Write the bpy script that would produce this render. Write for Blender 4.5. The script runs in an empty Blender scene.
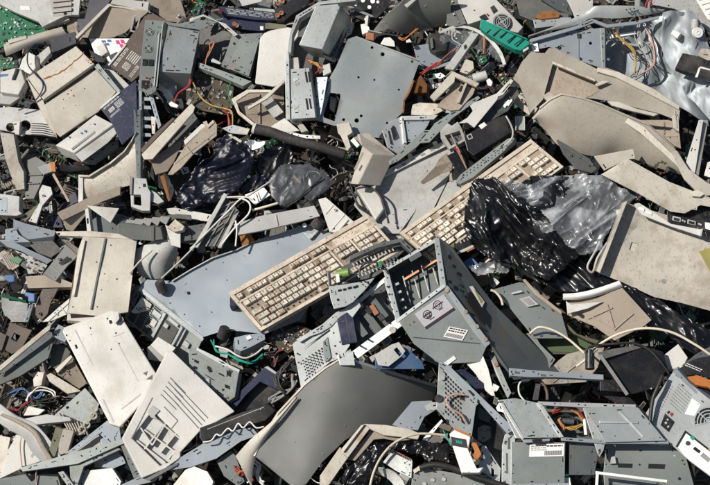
import bpy, bmesh, math, random
from mathutils import Vector, Matrix, noise
from mathutils.geometry import tessellate_polygon, delaunay_2d_cdt
random.seed(7)
SC = bpy.context.scene
COL = SC.collection
# ---------------------------------------------------------------- space
# The heap face is measured on a grid: 1 unit = 2.46 mm, x right, y down the slope, h out of the heap.
K = 0.00246
DIST = 1626.0
ANG = math.radians(35)
RIGHT = Vector((1, 0, 0)); UP = Vector((0, math.sin(ANG), math.cos(ANG))); BACK = Vector((0, -math.cos(ANG), math.sin(ANG)))
CEN = Vector((0, 0, 1.35))
SLOPE = 0.30
HO = 0.0
def P(x, y, h=0.0):
    H = h + HO + SLOPE * (y - 242.5)
    f = (DIST - H) / DIST
    return Vector(((x - 355) * f, (242.5 - y) * f, H))
def W(v):
    return CEN + K * (RIGHT * v.x + UP * v.y + BACK * v.z)
def tile(x0, y0, k):
    def f(s):
        out = []
        for t in s.split():
            a, b = t.split(',')
            out.append((x0 + float(a) * k, y0 + float(b) * k))
        return out
    return f
KT = 180 / 698.0
a0, b0, c0, d0 = (tile(x, 0, KT) for x in (0, 175, 350, 530))
a1, b1, c1, d1 = (tile(x, 120, KT) for x in (0, 175, 350, 530))
a2, b2, c2, d2 = (tile(x, 240, KT) for x in (0, 175, 350, 530))
a3, b3, c3, d3 = (tile(x, 360, KT) for x in (0, 175, 350, 530))
def z(x, y): return tile(x, y, 120 / 710.0)
px = tile(0, 0, 1.0)
# ---------------------------------------------------------------- materials
MATS = {}
def mat(key, col, rough=.5, metal=0.0, dirt=(.16, .12, .08), da=.45, bump=.12, sc=16, var=.14, coat=0.0, spec=.4, speck=.25, isl=0.0):
    m = bpy.data.materials.new(key); m.use_nodes = True
    nt = m.node_tree; N = nt.nodes; L = nt.links
    b = N['Principled BSDF']
    tc = N.new('ShaderNodeTexCoord'); oi = N.new('ShaderNodeObjectInfo')
    add = N.new('ShaderNodeVectorMath'); add.operation = 'ADD'
    mul = N.new('ShaderNodeVectorMath'); mul.operation = 'SCALE'; mul.inputs[3].default_value = 13.0
    cmb = N.new('ShaderNodeCombineXYZ')
    for i in range(3): L.new(oi.outputs['Random'], cmb.inputs[i])
    L.new(cmb.outputs[0], mul.inputs[0]); L.new(tc.outputs['Object'], add.inputs[0]); L.new(mul.outputs[0], add.inputs[1])
    n1 = N.new('ShaderNodeTexNoise'); n1.inputs['Scale'].default_value = sc; n1.inputs['Detail'].default_value = 8; n1.inputs['Roughness'].default_value = .62
    n2 = N.new('ShaderNodeTexNoise'); n2.inputs['Scale'].default_value = sc * 9; n2.inputs['Detail'].default_value = 5
    n3 = N.new('ShaderNodeTexNoise'); n3.inputs['Scale'].default_value = sc * .45; n3.inputs['Detail'].default_value = 3
    for n in (n1, n2, n3): L.new(add.outputs[0], n.inputs['Vector'])
    r1 = N.new('ShaderNodeMapRange'); r1.inputs[1].default_value = .50; r1.inputs[2].default_value = .66; r1.inputs[4].default_value = da * 1.2
    L.new(n1.outputs['Fac'], r1.inputs[0])
    r2 = N.new('ShaderNodeMapRange'); r2.inputs[1].default_value = .62; r2.inputs[2].default_value = .72; r2.inputs[4].default_value = da * 1.3 * speck / .25 * .42
    L.new(n2.outputs['Fac'], r2.inputs[0])
    n4 = N.new('ShaderNodeTexNoise'); n4.inputs['Scale'].default_value = sc * .8; n4.inputs['Detail'].default_value = 2; L.new(mul.outputs[0], add.inputs[1]); L.new(add.outputs[0], n4.inputs['Vector'])
    r4 = N.new('ShaderNodeMapRange'); r4.inputs[1].default_value = .48; r4.inputs[2].default_value = .62; L.new(n4.outputs['Fac'], r4.inputs[0])
    m4 = N.new('ShaderNodeMath'); m4.operation = 'MULTIPLY'; L.new(r2.outputs[0], m4.inputs[0]); L.new(r4.outputs[0], m4.inputs[1]); r2 = m4
    mx0 = N.new('ShaderNodeMath'); mx0.operation = 'MAXIMUM'; L.new(r1.outputs[0], mx0.inputs[0]); L.new(r2.outputs[0], mx0.inputs[1])
    # scuffs: long thin streaks in two directions
    last = mx0
    for rot_ in ((.3, .2, .9), (.1, .8, -.5)):
        mp = N.new('ShaderNodeMapping'); mp.inputs['Rotation'].default_value = rot_; mp.inputs['Scale'].default_value = (1, .07, 1)
        ns = N.new('ShaderNodeTexNoise'); ns.inputs['Scale'].default_value = sc * 11; ns.inputs['Detail'].default_value = 3
        L.new(add.outputs[0], mp.inputs['Vector']); L.new(mp.outputs[0], ns.inputs['Vector'])
        rs_ = N.new('ShaderNodeMapRange'); rs_.inputs[1].default_value = .60; rs_.inputs[2].default_value = .68; rs_.inputs[4].default_value = da * 1.0
        L.new(ns.outputs['Fac'], rs_.inputs[0])
        nx_ = N.new('ShaderNodeMath'); nx_.operation = 'MAXIMUM'; L.new(last.outputs[0], nx_.inputs[0]); L.new(rs_.outputs[0], nx_.inputs[1]); last = nx_
    fo = N.new('ShaderNodeMapRange'); fo.inputs[3].default_value = .35; fo.inputs[4].default_value = 1.25; fr_ = N.new('ShaderNodeMath'); fr_.operation = 'FRACT'; fm = N.new('ShaderNodeMath'); fm.operation = 'MULTIPLY'; fm.inputs[1].default_value = 7.31
    L.new(oi.outputs['Random'], fm.inputs[0]); L.new(fm.outputs[0], fr_.inputs[0]); L.new(fr_.outputs[0], fo.inputs[0])
    mo = N.new('ShaderNodeMath'); mo.operation = 'MULTIPLY'; mo.use_clamp = True; L.new(last.outputs[0], mo.inputs[0]); L.new(fo.outputs[0], mo.inputs[1]); mx = mo
    mix = N.new('ShaderNodeMix'); mix.data_type = 'RGBA'
    mix.inputs[6].default_value = (*col, 1); mix.inputs[7].default_value = (*dirt, 1)
    L.new(mx.outputs[0], mix.inputs[0])
    hv = N.new('ShaderNodeHueSaturation')
    vr = N.new('ShaderNodeMapRange'); vr.inputs[3].default_value = 1 - var; vr.inputs[4].default_value = 1 + var
    L.new(oi.outputs['Random'], vr.inputs[0])
    vm = N.new('ShaderNodeMath'); vm.operation = 'MULTIPLY'
    v3 = N.new('ShaderNodeMapRange'); v3.inputs[1].default_value = .3; v3.inputs[2].default_value = .7; v3.inputs[3].default_value = .80; v3.inputs[4].default_value = 1.1
    L.new(n3.outputs['Fac'], v3.inputs[0]); L.new(vr.outputs[0], vm.inputs[0]); L.new(v3.outputs[0], vm.inputs[1])
    if isl:
        ge = N.new('ShaderNodeNewGeometry'); ri = N.new('ShaderNodeMapRange'); ri.inputs[3].default_value = 1 - isl; ri.inputs[4].default_value = 1 + isl * .7
        L.new(ge.outputs['Random Per Island'], ri.inputs[0]); v2 = N.new('ShaderNodeMath'); v2.operation = 'MULTIPLY'; L.new(vm.outputs[0], v2.inputs[0]); L.new(ri.outputs[0], v2.inputs[1]); vm = v2
    L.new(vm.outputs[0], hv.inputs['Value']); L.new(mix.outputs[2], hv.inputs['Color'])
    L.new(hv.outputs[0], b.inputs['Base Color'])
    rr = N.new('ShaderNodeMapRange'); rr.inputs[3].default_value = max(.05, rough - .12); rr.inputs[4].default_value = min(1, rough + .22)
    L.new(n1.outputs['Fac'], rr.inputs[0]); L.new(rr.outputs[0], b.inputs['Roughness'])
    if metal:
        mm = N.new('ShaderNodeMapRange'); mm.inputs[3].default_value = metal; mm.inputs[4].default_value = metal * .35
        L.new(mx.outputs[0], mm.inputs[0]); L.new(mm.outputs[0], b.inputs['Metallic'])
    b.inputs['Specular IOR Level'].default_value = spec
    b.inputs['Coat Weight'].default_value = coat
    if bump:
        bp = N.new('ShaderNodeBump'); bp.inputs['Strength'].default_value = bump; bp.inputs['Distance'].default_value = .01
        ad = N.new('ShaderNodeMath'); ad.operation = 'MULTIPLY_ADD'; ad.inputs[1].default_value = .10
        L.new(n2.outputs['Fac'], ad.inputs[0]); L.new(n3.outputs['Fac'], ad.inputs[2])
        L.new(ad.outputs[0], bp.inputs['Height']); L.new(bp.outputs[0], b.inputs['Normal'])
    MATS[key] = m
    return m
BE = mat('beige_plastic', (.455, .42, .36), .5, dirt=(.22, .155, .10), da=.5)
WH = mat('off_white_plastic', (.57, .555, .515), .45, dirt=(.38, .33, .26), da=.38, var=.07)
CR = mat('cream_plastic', (.53, .49, .42), .5, dirt=(.30, .19, .10), da=.55)
KC = mat('keyboard_plastic', (.56, .485, .39), .5, dirt=(.22, .14, .085), da=.75, sc=24, var=.1)
KK = mat('keycap_plastic', (.64, .585, .49), .42, dirt=(.25, .17, .11), da=.7, sc=30, var=.1, isl=.16)
KW2 = mat('key_well', (.27, .215, .16), .7, dirt=(.07, .05, .035), da=.7, sc=40)  # brown shadow of the gaps between keys is put into this colour
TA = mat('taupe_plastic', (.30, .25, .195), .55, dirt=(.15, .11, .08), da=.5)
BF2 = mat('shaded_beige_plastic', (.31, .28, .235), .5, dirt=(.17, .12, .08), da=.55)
BR = mat('brown_plastic', (.085, .062, .05), .5, dirt=(.24, .19, .15), da=.4)
GY = mat('grey_plastic', (.27, .27, .26), .5, dirt=(.18, .14, .1), da=.4)
LG = mat('light_grey_plastic', (.44, .44, .42), .5, dirt=(.22, .18, .13), da=.45)
DG = mat('dark_grey_plastic', (.085, .09, .085), .48, dirt=(.2, .17, .13), da=.35)
SL = mat('slate_plastic', (.065, .067, .075), .5, dirt=(.2, .17, .13), da=.35)
BK = mat('black_plastic', (.014, .014, .016), .35, dirt=(.14, .12, .10), da=.3)
IN = mat('dark_recess', (.008, .008, .009), .8, da=.1, bump=0)
NV = mat('navy_plastic', (.02, .024, .055), .4, dirt=(.14, .12, .12), da=.3)
ST = mat('galvanised_steel', (.52, .54, .53), .42, .55, dirt=(.2, .17, .13), da=.4, bump=.1)
SB = mat('blue_grey_steel', (.305, .345, .378), .42, .35, dirt=(.25, .22, .18), da=.3, bump=.07, var=.05)
SG = mat('green_grey_steel', (.31, .335, .32), .4, .45, dirt=(.14, .12, .08), da=.4, bump=.08)
SD = mat('dark_steel', (.13, .145, .145), .4, .5, dirt=(.12, .1, .07), da=.4, bump=.08)
OL = mat('olive_metal', (.14, .135, .09), .5, .3, dirt=(.09, .07, .04), da=.5)
SH = mat('bright_sheet_steel', (.33, .36, .38), .5, .4, dirt=(.2, .18, .15), da=.35, bump=.1, sc=10)
KG = mat('glossy_black_plastic', (.010, .010, .011), .2, dirt=(.12, .11, .09), da=.16, bump=.05, sc=30)
SP = mat('pale_case_steel', (.41, .44, .437), .32, .4, dirt=(.17, .15, .11), da=.5, bump=.06)
SM = mat('smooth_dark_plastic', (.155, .158, .148), .33, dirt=(.2, .17, .13), da=.3, bump=.05)
RU = mat('rust', (.24, .10, .03), .8, dirt=(.10, .04, .015), da=.8, sc=50)
CO = mat('copper', (.42, .19, .10), .4, .5, dirt=(.2, .1, .06), da=.4)
GN = mat('green_board', (.012, .12, .055), .35, dirt=(.10, .13, .07), da=.35, sc=60, coat=.3)
GD = mat('brown_board', (.055, .045, .025), .45, dirt=(.13, .1, .06), da=.5, sc=50)
TL = mat('teal_plastic', (.012, .30, .215), .42, dirt=(.03, .16, .11), da=.4)
OR = mat('orange_plastic', (.46, .16, .04), .45, dirt=(.25, .1, .04), da=.4)
RB = mat('rubber', (.035, .034, .033), .65, dirt=(.16, .13, .1), da=.4)
FO = mat('crumpled_foil', (.7, .7, .68), .25, .9, bump=.6, sc=40, da=.2)
PA = mat('paper', (.80, .79, .75), .75, dirt=(.5, .44, .36), da=.35, bump=.04, var=.03)
PR = mat('print_ink', (.72, .72, .68), .6, da=.3, bump=0)
BI = mat('black_ink', (.03, .025, .03), .6, da=.1, bump=0)
PI = mat('purple_ink', (.045, .022, .03), .6, da=.1, bump=0)
MG = mat('magenta_ink', (.6, .05, .2), .6, da=.1, bump=0)
BL = mat('blue_plastic', (.07, .15, .32), .4, da=.25)
RW = mat('red_wire', (.26, .025, .028), .4, da=.25, bump=0)
YW = mat('yellow_wire', (.42, .26, .06), .4, da=.25, bump=0)
PW = mat('pink_wire', (.42, .25, .20), .45, da=.3, bump=0)
GW = mat('green_wire', (.02, .17, .06), .4, da=.25, bump=0)
CW = mat('cream_cable', (.62, .55, .43), .42, dirt=(.3, .22, .14), da=.4, bump=0)
WW = mat('white_cable', (.68, .66, .62), .4, dirt=(.35, .3, .24), da=.35, bump=0)
KW = mat('black_cable', (.02, .02, .021), .42, dirt=(.12, .1, .08), da=.3, bump=0)
LIM = mat('lime_plastic', (.17, .30, .06), .4, da=.3)
YE = mat('olive_yellow_film', (.34, .31, .10), .5, da=.3)
SO = mat('dark_soil', (.04, .034, .028), .95, dirt=(.09, .075, .055), da=.6, sc=6, bump=.5)
def film_mat(key, col, rough, alpha, tint=(1, 1, 1)):
    m = bpy.data.materials.new(key); m.use_nodes = True
    nt = m.node_tree; N = nt.nodes; L = nt.links
    b = N['Principled BSDF']
    b.inputs['Base Color'].default_value = (*col, 1); b.inputs['Roughness'].default_value = rough
    b.inputs['Specular IOR Level'].default_value = .6; b.inputs['Coat Weight'].default_value = .0
    tc = N.new('ShaderNodeTexCoord')
    n = N.new('ShaderNodeTexNoise'); n.inputs['Scale'].default_value = 90; n.inputs['Detail'].default_value = 5; n.inputs['Distortion'].default_value = 1.2
    L.new(tc.outputs['Object'], n.inputs['Vector'])
    n.inputs['Scale'].default_value = 55
    bp = N.new('ShaderNodeBump'); bp.inputs['Strength'].default_value = .22; bp.inputs['Distance'].default_value = .003
    nd = N.new('ShaderNodeTexNoise'); nd.inputs['Scale'].default_value = 14; nd.inputs['Detail'].default_value = 8; L.new(tc.outputs['Object'], nd.inputs['Vector'])
    rd = N.new('ShaderNodeMapRange'); rd.inputs[1].default_value = .5; rd.inputs[2].default_value = .75; rd.inputs[4].default_value = .14; L.new(nd.outputs['Fac'], rd.inputs[0])
    md = N.new('ShaderNodeMix'); md.data_type = 'RGBA'; md.inputs[6].default_value = (*col, 1); md.inputs[7].default_value = (.11, .10, .085, 1); L.new(rd.outputs[0], md.inputs[0]); L.new(md.outputs[2], b.inputs['Base Color'])
    rr = N.new('ShaderNodeMapRange'); rr.inputs[3].default_value = rough; rr.inputs[4].default_value = rough + .3; L.new(nd.outputs['Fac'], rr.inputs[0]); L.new(rr.outputs[0], b.inputs['Roughness'])
    L.new(n.outputs['Fac'], bp.inputs['Height']); L.new(bp.outputs[0], b.inputs['Normal'])
    if alpha < 1:
        n2 = N.new('ShaderNodeTexNoise'); n2.inputs['Scale'].default_value = 30; n2.inputs['Detail'].default_value = 6
        L.new(tc.outputs['Object'], n2.inputs['Vector'])
        r = N.new('ShaderNodeMapRange'); r.inputs[1].default_value = .42; r.inputs[2].default_value = .66; r.inputs[3].default_value = alpha * .45; r.inputs[4].default_value = min(1, alpha * 1.9)
        L.new(n2.outputs['Fac'], r.inputs[0]); L.new(r.outputs[0], b.inputs['Alpha'])
    MATS[key] = m
    return m
BF = film_mat('black_film', (.006, .006, .007), .15, 1)
NF = film_mat('navy_film', (.003, .0035, .012), .24, 1)  # extra dark: the shadow over the navy bag is put into the colour
def clear_mat(key, lo, hi, col=(.8, .82, .85), line=.035):
    m = bpy.data.materials.new(key); m.use_nodes = True
    nt = m.node_tree; N = nt.nodes; L = nt.links
    b = N['Principled BSDF']; out = N['Material Output']
    b.inputs['Base Color'].default_value = (*col, 1); b.inputs['Roughness'].default_value = .35
    tc = N.new('ShaderNodeTexCoord'); mp = N.new('ShaderNodeMapping'); mp.inputs['Rotation'].default_value = (0, .5, .6); mp.inputs['Scale'].default_value = (1, 1, .45)
    L.new(tc.outputs['Object'], mp.inputs['Vector'])
    ge = N.new('ShaderNodeNewGeometry'); r = N.new('ShaderNodeMapRange'); r.inputs[1].default_value = .505; r.inputs[2].default_value = .505 + line * 2; r.inputs[3].default_value = lo; r.inputs[4].default_value = hi
    L.new(ge.outputs['Pointiness'], r.inputs[0])
    n = N.new('ShaderNodeTexNoise'); n.inputs['Scale'].default_value = 22; n.inputs['Detail'].default_value = 6; L.new(mp.outputs[0], n.inputs['Vector'])
    r2 = N.new('ShaderNodeMapRange'); r2.inputs[1].default_value = .46; r2.inputs[2].default_value = .68; r2.inputs[3].default_value = lo; r2.inputs[4].default_value = hi * .62
    L.new(n.outputs['Fac'], r2.inputs[0])
    mx = N.new('ShaderNodeMath'); mx.operation = 'MAXIMUM'; L.new(r.outputs[0], mx.inputs[0]); L.new(r2.outputs[0], mx.inputs[1])
    tr = N.new('ShaderNodeBsdfTransparent'); tr.inputs[0].default_value = (.93, .94, .95, 1)
    mix = N.new('ShaderNodeMixShader'); L.new(mx.outputs[0], mix.inputs[0]); L.new(tr.outputs[0], mix.inputs[1]); L.new(b.outputs[0], mix.inputs[2])
    gl = N.new('ShaderNodeBsdfGlossy'); gl.inputs['Color'].default_value = (.035, .036, .038, 1); gl.inputs['Roughness'].default_value = .13
    ad = N.new('ShaderNodeAddShader'); L.new(mix.outputs[0], ad.inputs[0]); L.new(gl.outputs[0], ad.inputs[1])
    L.new(ad.outputs[0], out.inputs['Surface'])
    MATS[key] = m
    return m
CF = clear_mat('clear_film', .10, .85, line=.05)
TF = film_mat('smoky_film', (.085, .09, .10), .22, .75)
VI = clear_mat('clear_hard_plastic', .12, .3, (.5, .55, .55), .02)
# ---------------------------------------------------------------- mesh builder
def newell(pts):
    n = Vector((0, 0, 0))
    for i, a in enumerate(pts):
        b = pts[(i + 1) % len(pts)]
        n += Vector(((a.y - b.y) * (a.z + b.z), (a.z - b.z) * (a.x + b.x), (a.x - b.x) * (a.y + b.y)))
    return n.normalized() if n.length > 1e-9 else Vector((0, 0, 1))
SPLIT = {'slot', 'clip', 'screw_hole', 'rivet', 'grommet', 'latch', 'jack', 'copper_strip', 'screw', 'socket', 'hole', 'knob', 'port', 'dark_clip', 'slat', 'pale_patch', 'bay_rail', 'moulded_part', 'frame_bar', 'wall_slot', 'vent_pair', 'pressed_rib', 'rail_slot', 'port_core'}
class MB:
    def __init__(s): s.v = []; s.f = []
    def add(s, vs, fs, m=0, sm=False):
        o = len(s.v); s.v += vs
        for f in fs: s.f.append(([i + o for i in f], m, sm))
    def prism(s, pts, ext, holes=(), m=0):
        n = len(pts)
        nr = newell(pts)
        e = ext
        if nr.dot(e) > 0: pts = pts[::-1]   # front face looks away from the extrusion
        loops = [pts] + [list(hh) for hh in holes]
        if not holes:
            vs = list(pts) + [p + e for p in pts]
            fs = [list(range(n)), list(range(2 * n - 1, n - 1, -1))]
            fs += [[i, i + n, (i + 1) % n + n, (i + 1) % n] for i in range(n)]
            s.add(vs, fs, m)
        else:
            flat = [p for l in loops for p in l]; T = len(flat)
            d = newell(pts)
            ax = (pts[1] - pts[0]).normalized(); ay = d.cross(ax)
            l2 = [[Vector((p.dot(ax), p.dot(ay))) for p in l] for l in loops]
            tr = tessellate_polygon(l2)
            vs = flat + [p + e for p in flat]; fs = []
            for t in tr:
                a, b, c = (flat[i] for i in t)
                t = list(t)
                if (b - a).cross(c - a).dot(d) < 0: t = t[::-1]
                fs.append(t); fs.append([i + T for i in t[::-1]])
            o = 0
            for l in loops:
                k = len(l)
                fs += [[o + i, o + i + T, o + (i + 1) % k + T, o + (i + 1) % k] for i in range(k)]
                o += k
            s.add(vs, fs, m)
    def box(s, F, u0, u1, v0, v1, w0, w1, m=0, taper=0.0):
        t = taper
        du, dv = (u1 - u0) * t, (v1 - v0) * t
        lo = [F(u0, v0, w0), F(u1, v0, w0), F(u1, v1, w0), F(u0, v1, w0)]
        hi = [F(u0 + du, v0 + dv, w1), F(u1 - du, v0 + dv, w1), F(u1 - du, v1 - dv, w1), F(u0 + du, v1 - dv, w1)]
        s.add(lo + hi, [[0, 1, 2, 3], [7, 6, 5, 4], [0, 4, 5, 1], [1, 5, 6, 2], [2, 6, 7, 3], [3, 7, 4, 0]], m)
    def cyl(s, a, b, r, n=16, m=0, r2=None):
        ax = (b - a).normalized()
        t = Vector((0, 0, 1)) if abs(ax.z) < .9 else Vector((1, 0, 0))
        x = ax.cross(t).normalized(); y = ax.cross(x)
        r2 = r if r2 is None else r2
        A = [a + x * math.cos(2 * math.pi * i / n) * r + y * math.sin(2 * math.pi * i / n) * r for i in range(n)]
        B = [b + x * math.cos(2 * math.pi * i / n) * r2 + y * math.sin(2 * math.pi * i / n) * r2 for i in range(n)]
        s.add(A + B, [[i, (i + 1) % n, (i + 1) % n + n, i + n] for i in range(n)], m, True)
        s.add(A + B, [list(range(n - 1, -1, -1)), list(range(n, 2 * n))], m)
    def ring(s, c, nr, r0, r1, w, n=24, m=0, ex=None):
        t = ex or (Vector((1, 0, 0)) if abs(nr.x) < .9 else Vector((0, 1, 0)))
        x = (t - nr * t.dot(nr)).normalized(); y = nr.cross(x)
        vs = []
        for (r, h) in ((r0, 0), (r1, 0), (r1, w), (r0, w)):
            vs += [c + x * math.cos(2 * math.pi * i / n) * r + y * math.sin(2 * math.pi * i / n) * r + nr * h for i in range(n)]
        fs = []
        for k in range(4):
            k2 = (k + 1) % 4
            fs += [[k * n + i, k * n + (i + 1) % n, k2 * n + (i + 1) % n, k2 * n + i] for i in range(n)]
        s.add(vs, fs, m)
    def tube(s, path, r, n=7, m=0):
        vs = []; up = Vector((0.13, 0.2, 1)).normalized()
        for i, p in enumerate(path):
            d = (path[min(i + 1, len(path) - 1)] - path[max(i - 1, 0)])
            d = d.normalized() if d.length > 1e-6 else Vector((1, 0, 0))
            x = d.cross(up); x = x.normalized() if x.length > 1e-4 else Vector((1, 0, 0)); y = d.cross(x)
            vs += [p + x * math.cos(2 * math.pi * k / n) * r + y * math.sin(2 * math.pi * k / n) * r for k in range(n)]
        fs = []
        for i in range(len(path) - 1):
            fs += [[i * n + k, i * n + (k + 1) % n, (i + 1) * n + (k + 1) % n, (i + 1) * n + k] for k in range(n)]
        s.add(vs, fs, m, True)
        s.add([], [], m)
        o = len(s.v) - len(vs)
        s.f.append(([o + k for k in range(n)], m, False)); s.f.append(([o + (len(path) - 1) * n + k for k in range(n - 1, -1, -1)], m, False))
    def pieces(s):
        key = {}; rep = list(range(len(s.v)))
        def find(i):
            while rep[i] != i: rep[i] = rep[rep[i]]; i = rep[i]
            return i
        for i, v in enumerate(s.v):
            k = (round(v.x, 2), round(v.y, 2), round(v.z, 2))
            if k in key: rep[find(i)] = find(key[k])
            else: key[k] = i
        for f in s.f:
            for i in f[0][1:]: rep[find(i)] = find(f[0][0])
        g = {}
        for f in s.f: g.setdefault(find(f[0][0]), []).append(f)
        return list(g.values())
    def build(s, name, mats, parent=None, bevel=0.0):
        if name == 'printing': name = 'print'
        if name in SPLIT and parent is not None:
            ps = s.pieces()
            if 1 < len(ps) <= 14:
                o = None
                for fs in ps:
                    ids = sorted({i for f in fs for i in f[0]}); mp = {i: k for k, i in enumerate(ids)}
                    m2 = MB(); m2.v = [s.v[i] for i in ids]; m2.f = [([mp[i] for i in f[0]], f[1], f[2]) for f in fs]
                    o = m2._build(name, mats, parent, bevel)
                return o
        return s._build(name, mats, parent, bevel)
    def _build(s, name, mats, parent=None, bevel=0.0):
        if not isinstance(mats, (list, tuple)): mats = [mats]
        c = Vector((0, 0, 0))
        for v in s.v: c += v
        c /= max(1, len(s.v))
        wc = W(c)
        me = bpy.data.meshes.new(name)
        me.from_pydata([W(v) - wc for v in s.v], [], [f[0] for f in s.f])
        for m in mats: me.materials.append(m)
        me.polygons.foreach_set('material_index', [f[1] for f in s.f])
        me.polygons.foreach_set('use_smooth', [f[2] for f in s.f])
        me.update()
        bm = bmesh.new(); bm.from_mesh(me); bmesh.ops.recalc_face_normals(bm, faces=bm.faces); bm.to_mesh(me); bm.free()
        o = bpy.data.objects.new(name, me); COL.objects.link(o)
        place(o, wc, parent)
        if bevel:
            b = o.modifiers.new('edge', 'BEVEL'); b.width = bevel * K; b.segments = 2; b.limit_method = 'ANGLE'; b.angle_limit = math.radians(38)
            b.harden_normals = False
        return o
WLOC = {}
def place(o, wc, parent):
    WLOC[o.name] = wc
    if parent is not None:
        o.parent = parent; o.location = wc - WLOC[parent.name]
    else:
        o.location = wc
def tag(o, label, cat, group=None, kind=None):
    o['label'] = label; o['category'] = cat
    if group: o['group'] = group
    if kind: o['kind'] = kind
    return o
def rt(name, label, cat, xy, h=0, group=None):
    o = bpy.data.objects.new(name, None); COL.objects.link(o)
    o.empty_display_size = .03
    place(o, W(P(xy[0], xy[1], h)), None)
    return tag(o, label, cat, group)
# ---------------------------------------------------------------- shape makers
def cen(pts): return (sum(p[0] for p in pts) / len(pts), sum(p[1] for p in pts) / len(pts))
def lift(pts, h, g=(0, 0), c=None):
    if isinstance(h, (list, tuple)): return [P(p[0], p[1], hh) for p, hh in zip(pts, h)]
    c = c or cen(pts)
    return [P(x, y, h + g[0] * (x - c[0]) + g[1] * (y - c[1])) for x, y in pts]
def circ(x, y, r, n=14): return [(x + r * math.cos(2 * math.pi * i / n), y + r * math.sin(2 * math.pi * i / n)) for i in range(n)]
def warp(mb, amp, seed=0, f=.018):
    o = Vector((seed * 7.3, seed * 3.1, 0))
    for i, v in enumerate(mb.v):
        v = v.copy(); q = Vector((v.x, v.y, 0)) * f + o
        v.z += amp * noise.noise(q); mb.v[i] = v
def gridplate(pts, hf, ext, holes=(), cell=4.0):
    loops = [pts] + [list(x) for x in holes]
    vs = [Vector(p) for l in loops for p in l]; es = []; o = 0
    for l in loops:
        es += [(o + i, o + (i + 1) % len(l)) for i in range(len(l))]; o += len(l)
    xs = [p[0] for p in pts]; ys = [p[1] for p in pts]
    ok = lambda x, y: inside(x, y, pts) and not any(inside(x, y, l) for l in loops[1:])
    y = min(ys) + cell / 2; k = 0
    while y < max(ys):
        x = min(xs) + cell * (.25 + .5 * (k % 2))
        while x < max(xs):
            if ok(x, y) and all((x - v.x) ** 2 + (y - v.y) ** 2 > .1 * cell * cell for v in vs[:o]): vs.append(Vector((x, y)))
            x += cell
        y += cell * .87; k += 1
    V, E, F_, _a, _b, _c = delaunay_2d_cdt(vs, es, [], 0, 1e-4)
    tris = []
    for f in F_:
        c = sum((V[i] for i in f), Vector((0, 0))) / len(f)
        if ok(c.x, c.y): tris.append(list(f))
    mb = MB(); top = [P(v.x, v.y, hf(v.x, v.y)) for v in V]; T = len(top)
    mb.add(top + [p + ext for p in top], tris + [[i + T for i in t[::-1]] for t in tris], 0, True)
    cnt = {}
    for t in tris:
        for i in range(len(t)):
            a, b = t[i], t[(i + 1) % len(t)]; cnt.setdefault((min(a, b), max(a, b)), []).append((a, b))
    wv = []; wf = []
    for k_, l in cnt.items():
        if len(l) == 1:
            a, b = l[0]; o = len(wv); wv += [top[a], top[b], top[b] + ext, top[a] + ext]; wf.append([o, o + 3, o + 2, o + 1])
    mb.add(wv, wf)
    return mb
def crease(mb, amp, seed=0, f=.02):
    o = Vector((seed * 7.3, seed * 3.1, 2))
    for i, v in enumerate(mb.v):
        q = Vector((v.x, v.y, 0)) * f + o; q = q + noise.noise_vector(q) * .5
        d = amp * (1 - 2.2 * abs(noise.noise(q))) + amp * .45 * (1 - 2.2 * abs(noise.noise(q * 2.3))); v = v.copy(); v.z += d - amp * .8; mb.v[i] = v
def plate(pts, h, th=1.2, g=(0, 0), ext=None, holes=(), rims=(), rim=None, rth=1.0, wp=None):
    """a sheet with its outline, holes and raised rims: rims = [(edge index, height)], rim = height on every edge"""
    if wp:      # wp = (dent height, seed, frequency): a sheet with shallow dents
        c = cen(pts); sd = Vector((wp[1] * 7.3, wp[1] * 3.1, 1.7))
        hf = lambda x, y: h + g[0] * (x - c[0]) + g[1] * (y - c[1]) + wp[0] * noise.noise(Vector((x, y, 0)) * wp[2] + sd)
        return gridplate(pts, hf, Vector((ext[0], -ext[1], ext[2])) if ext else Vector((0, 0, -th)), holes, 4.5 if len(pts) else 4)
    mb = MB(); c = cen(pts)
    q = lift(pts, h, g, c); n = newell(q)
    if n.z < 0: n = -n
    e = Vector((ext[0], -ext[1], ext[2])) if ext else -n * th
    hq = [lift(hh, h, g, c) for hh in holes]
    mb.prism(q, e, hq)
    if rim: rims = [(i, rim) for i in range(len(pts))]
    ctr = sum(q, Vector()) / len(q)
    for i, hh in rims:
        a, b = q[i], q[(i + 1) % len(q)]
        d = (b - a).normalized(); inn = n.cross(d)
        if inn.dot(ctr - a) < 0: inn = -inn
        inn = inn * rth
        s = n * .02
        mb.prism([a + s, b + s, b + inn + s, a + inn + s], n * hh)
    return mb
STEELS = lambda m: m in (ST, SB, SG, SD, SP)
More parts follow.
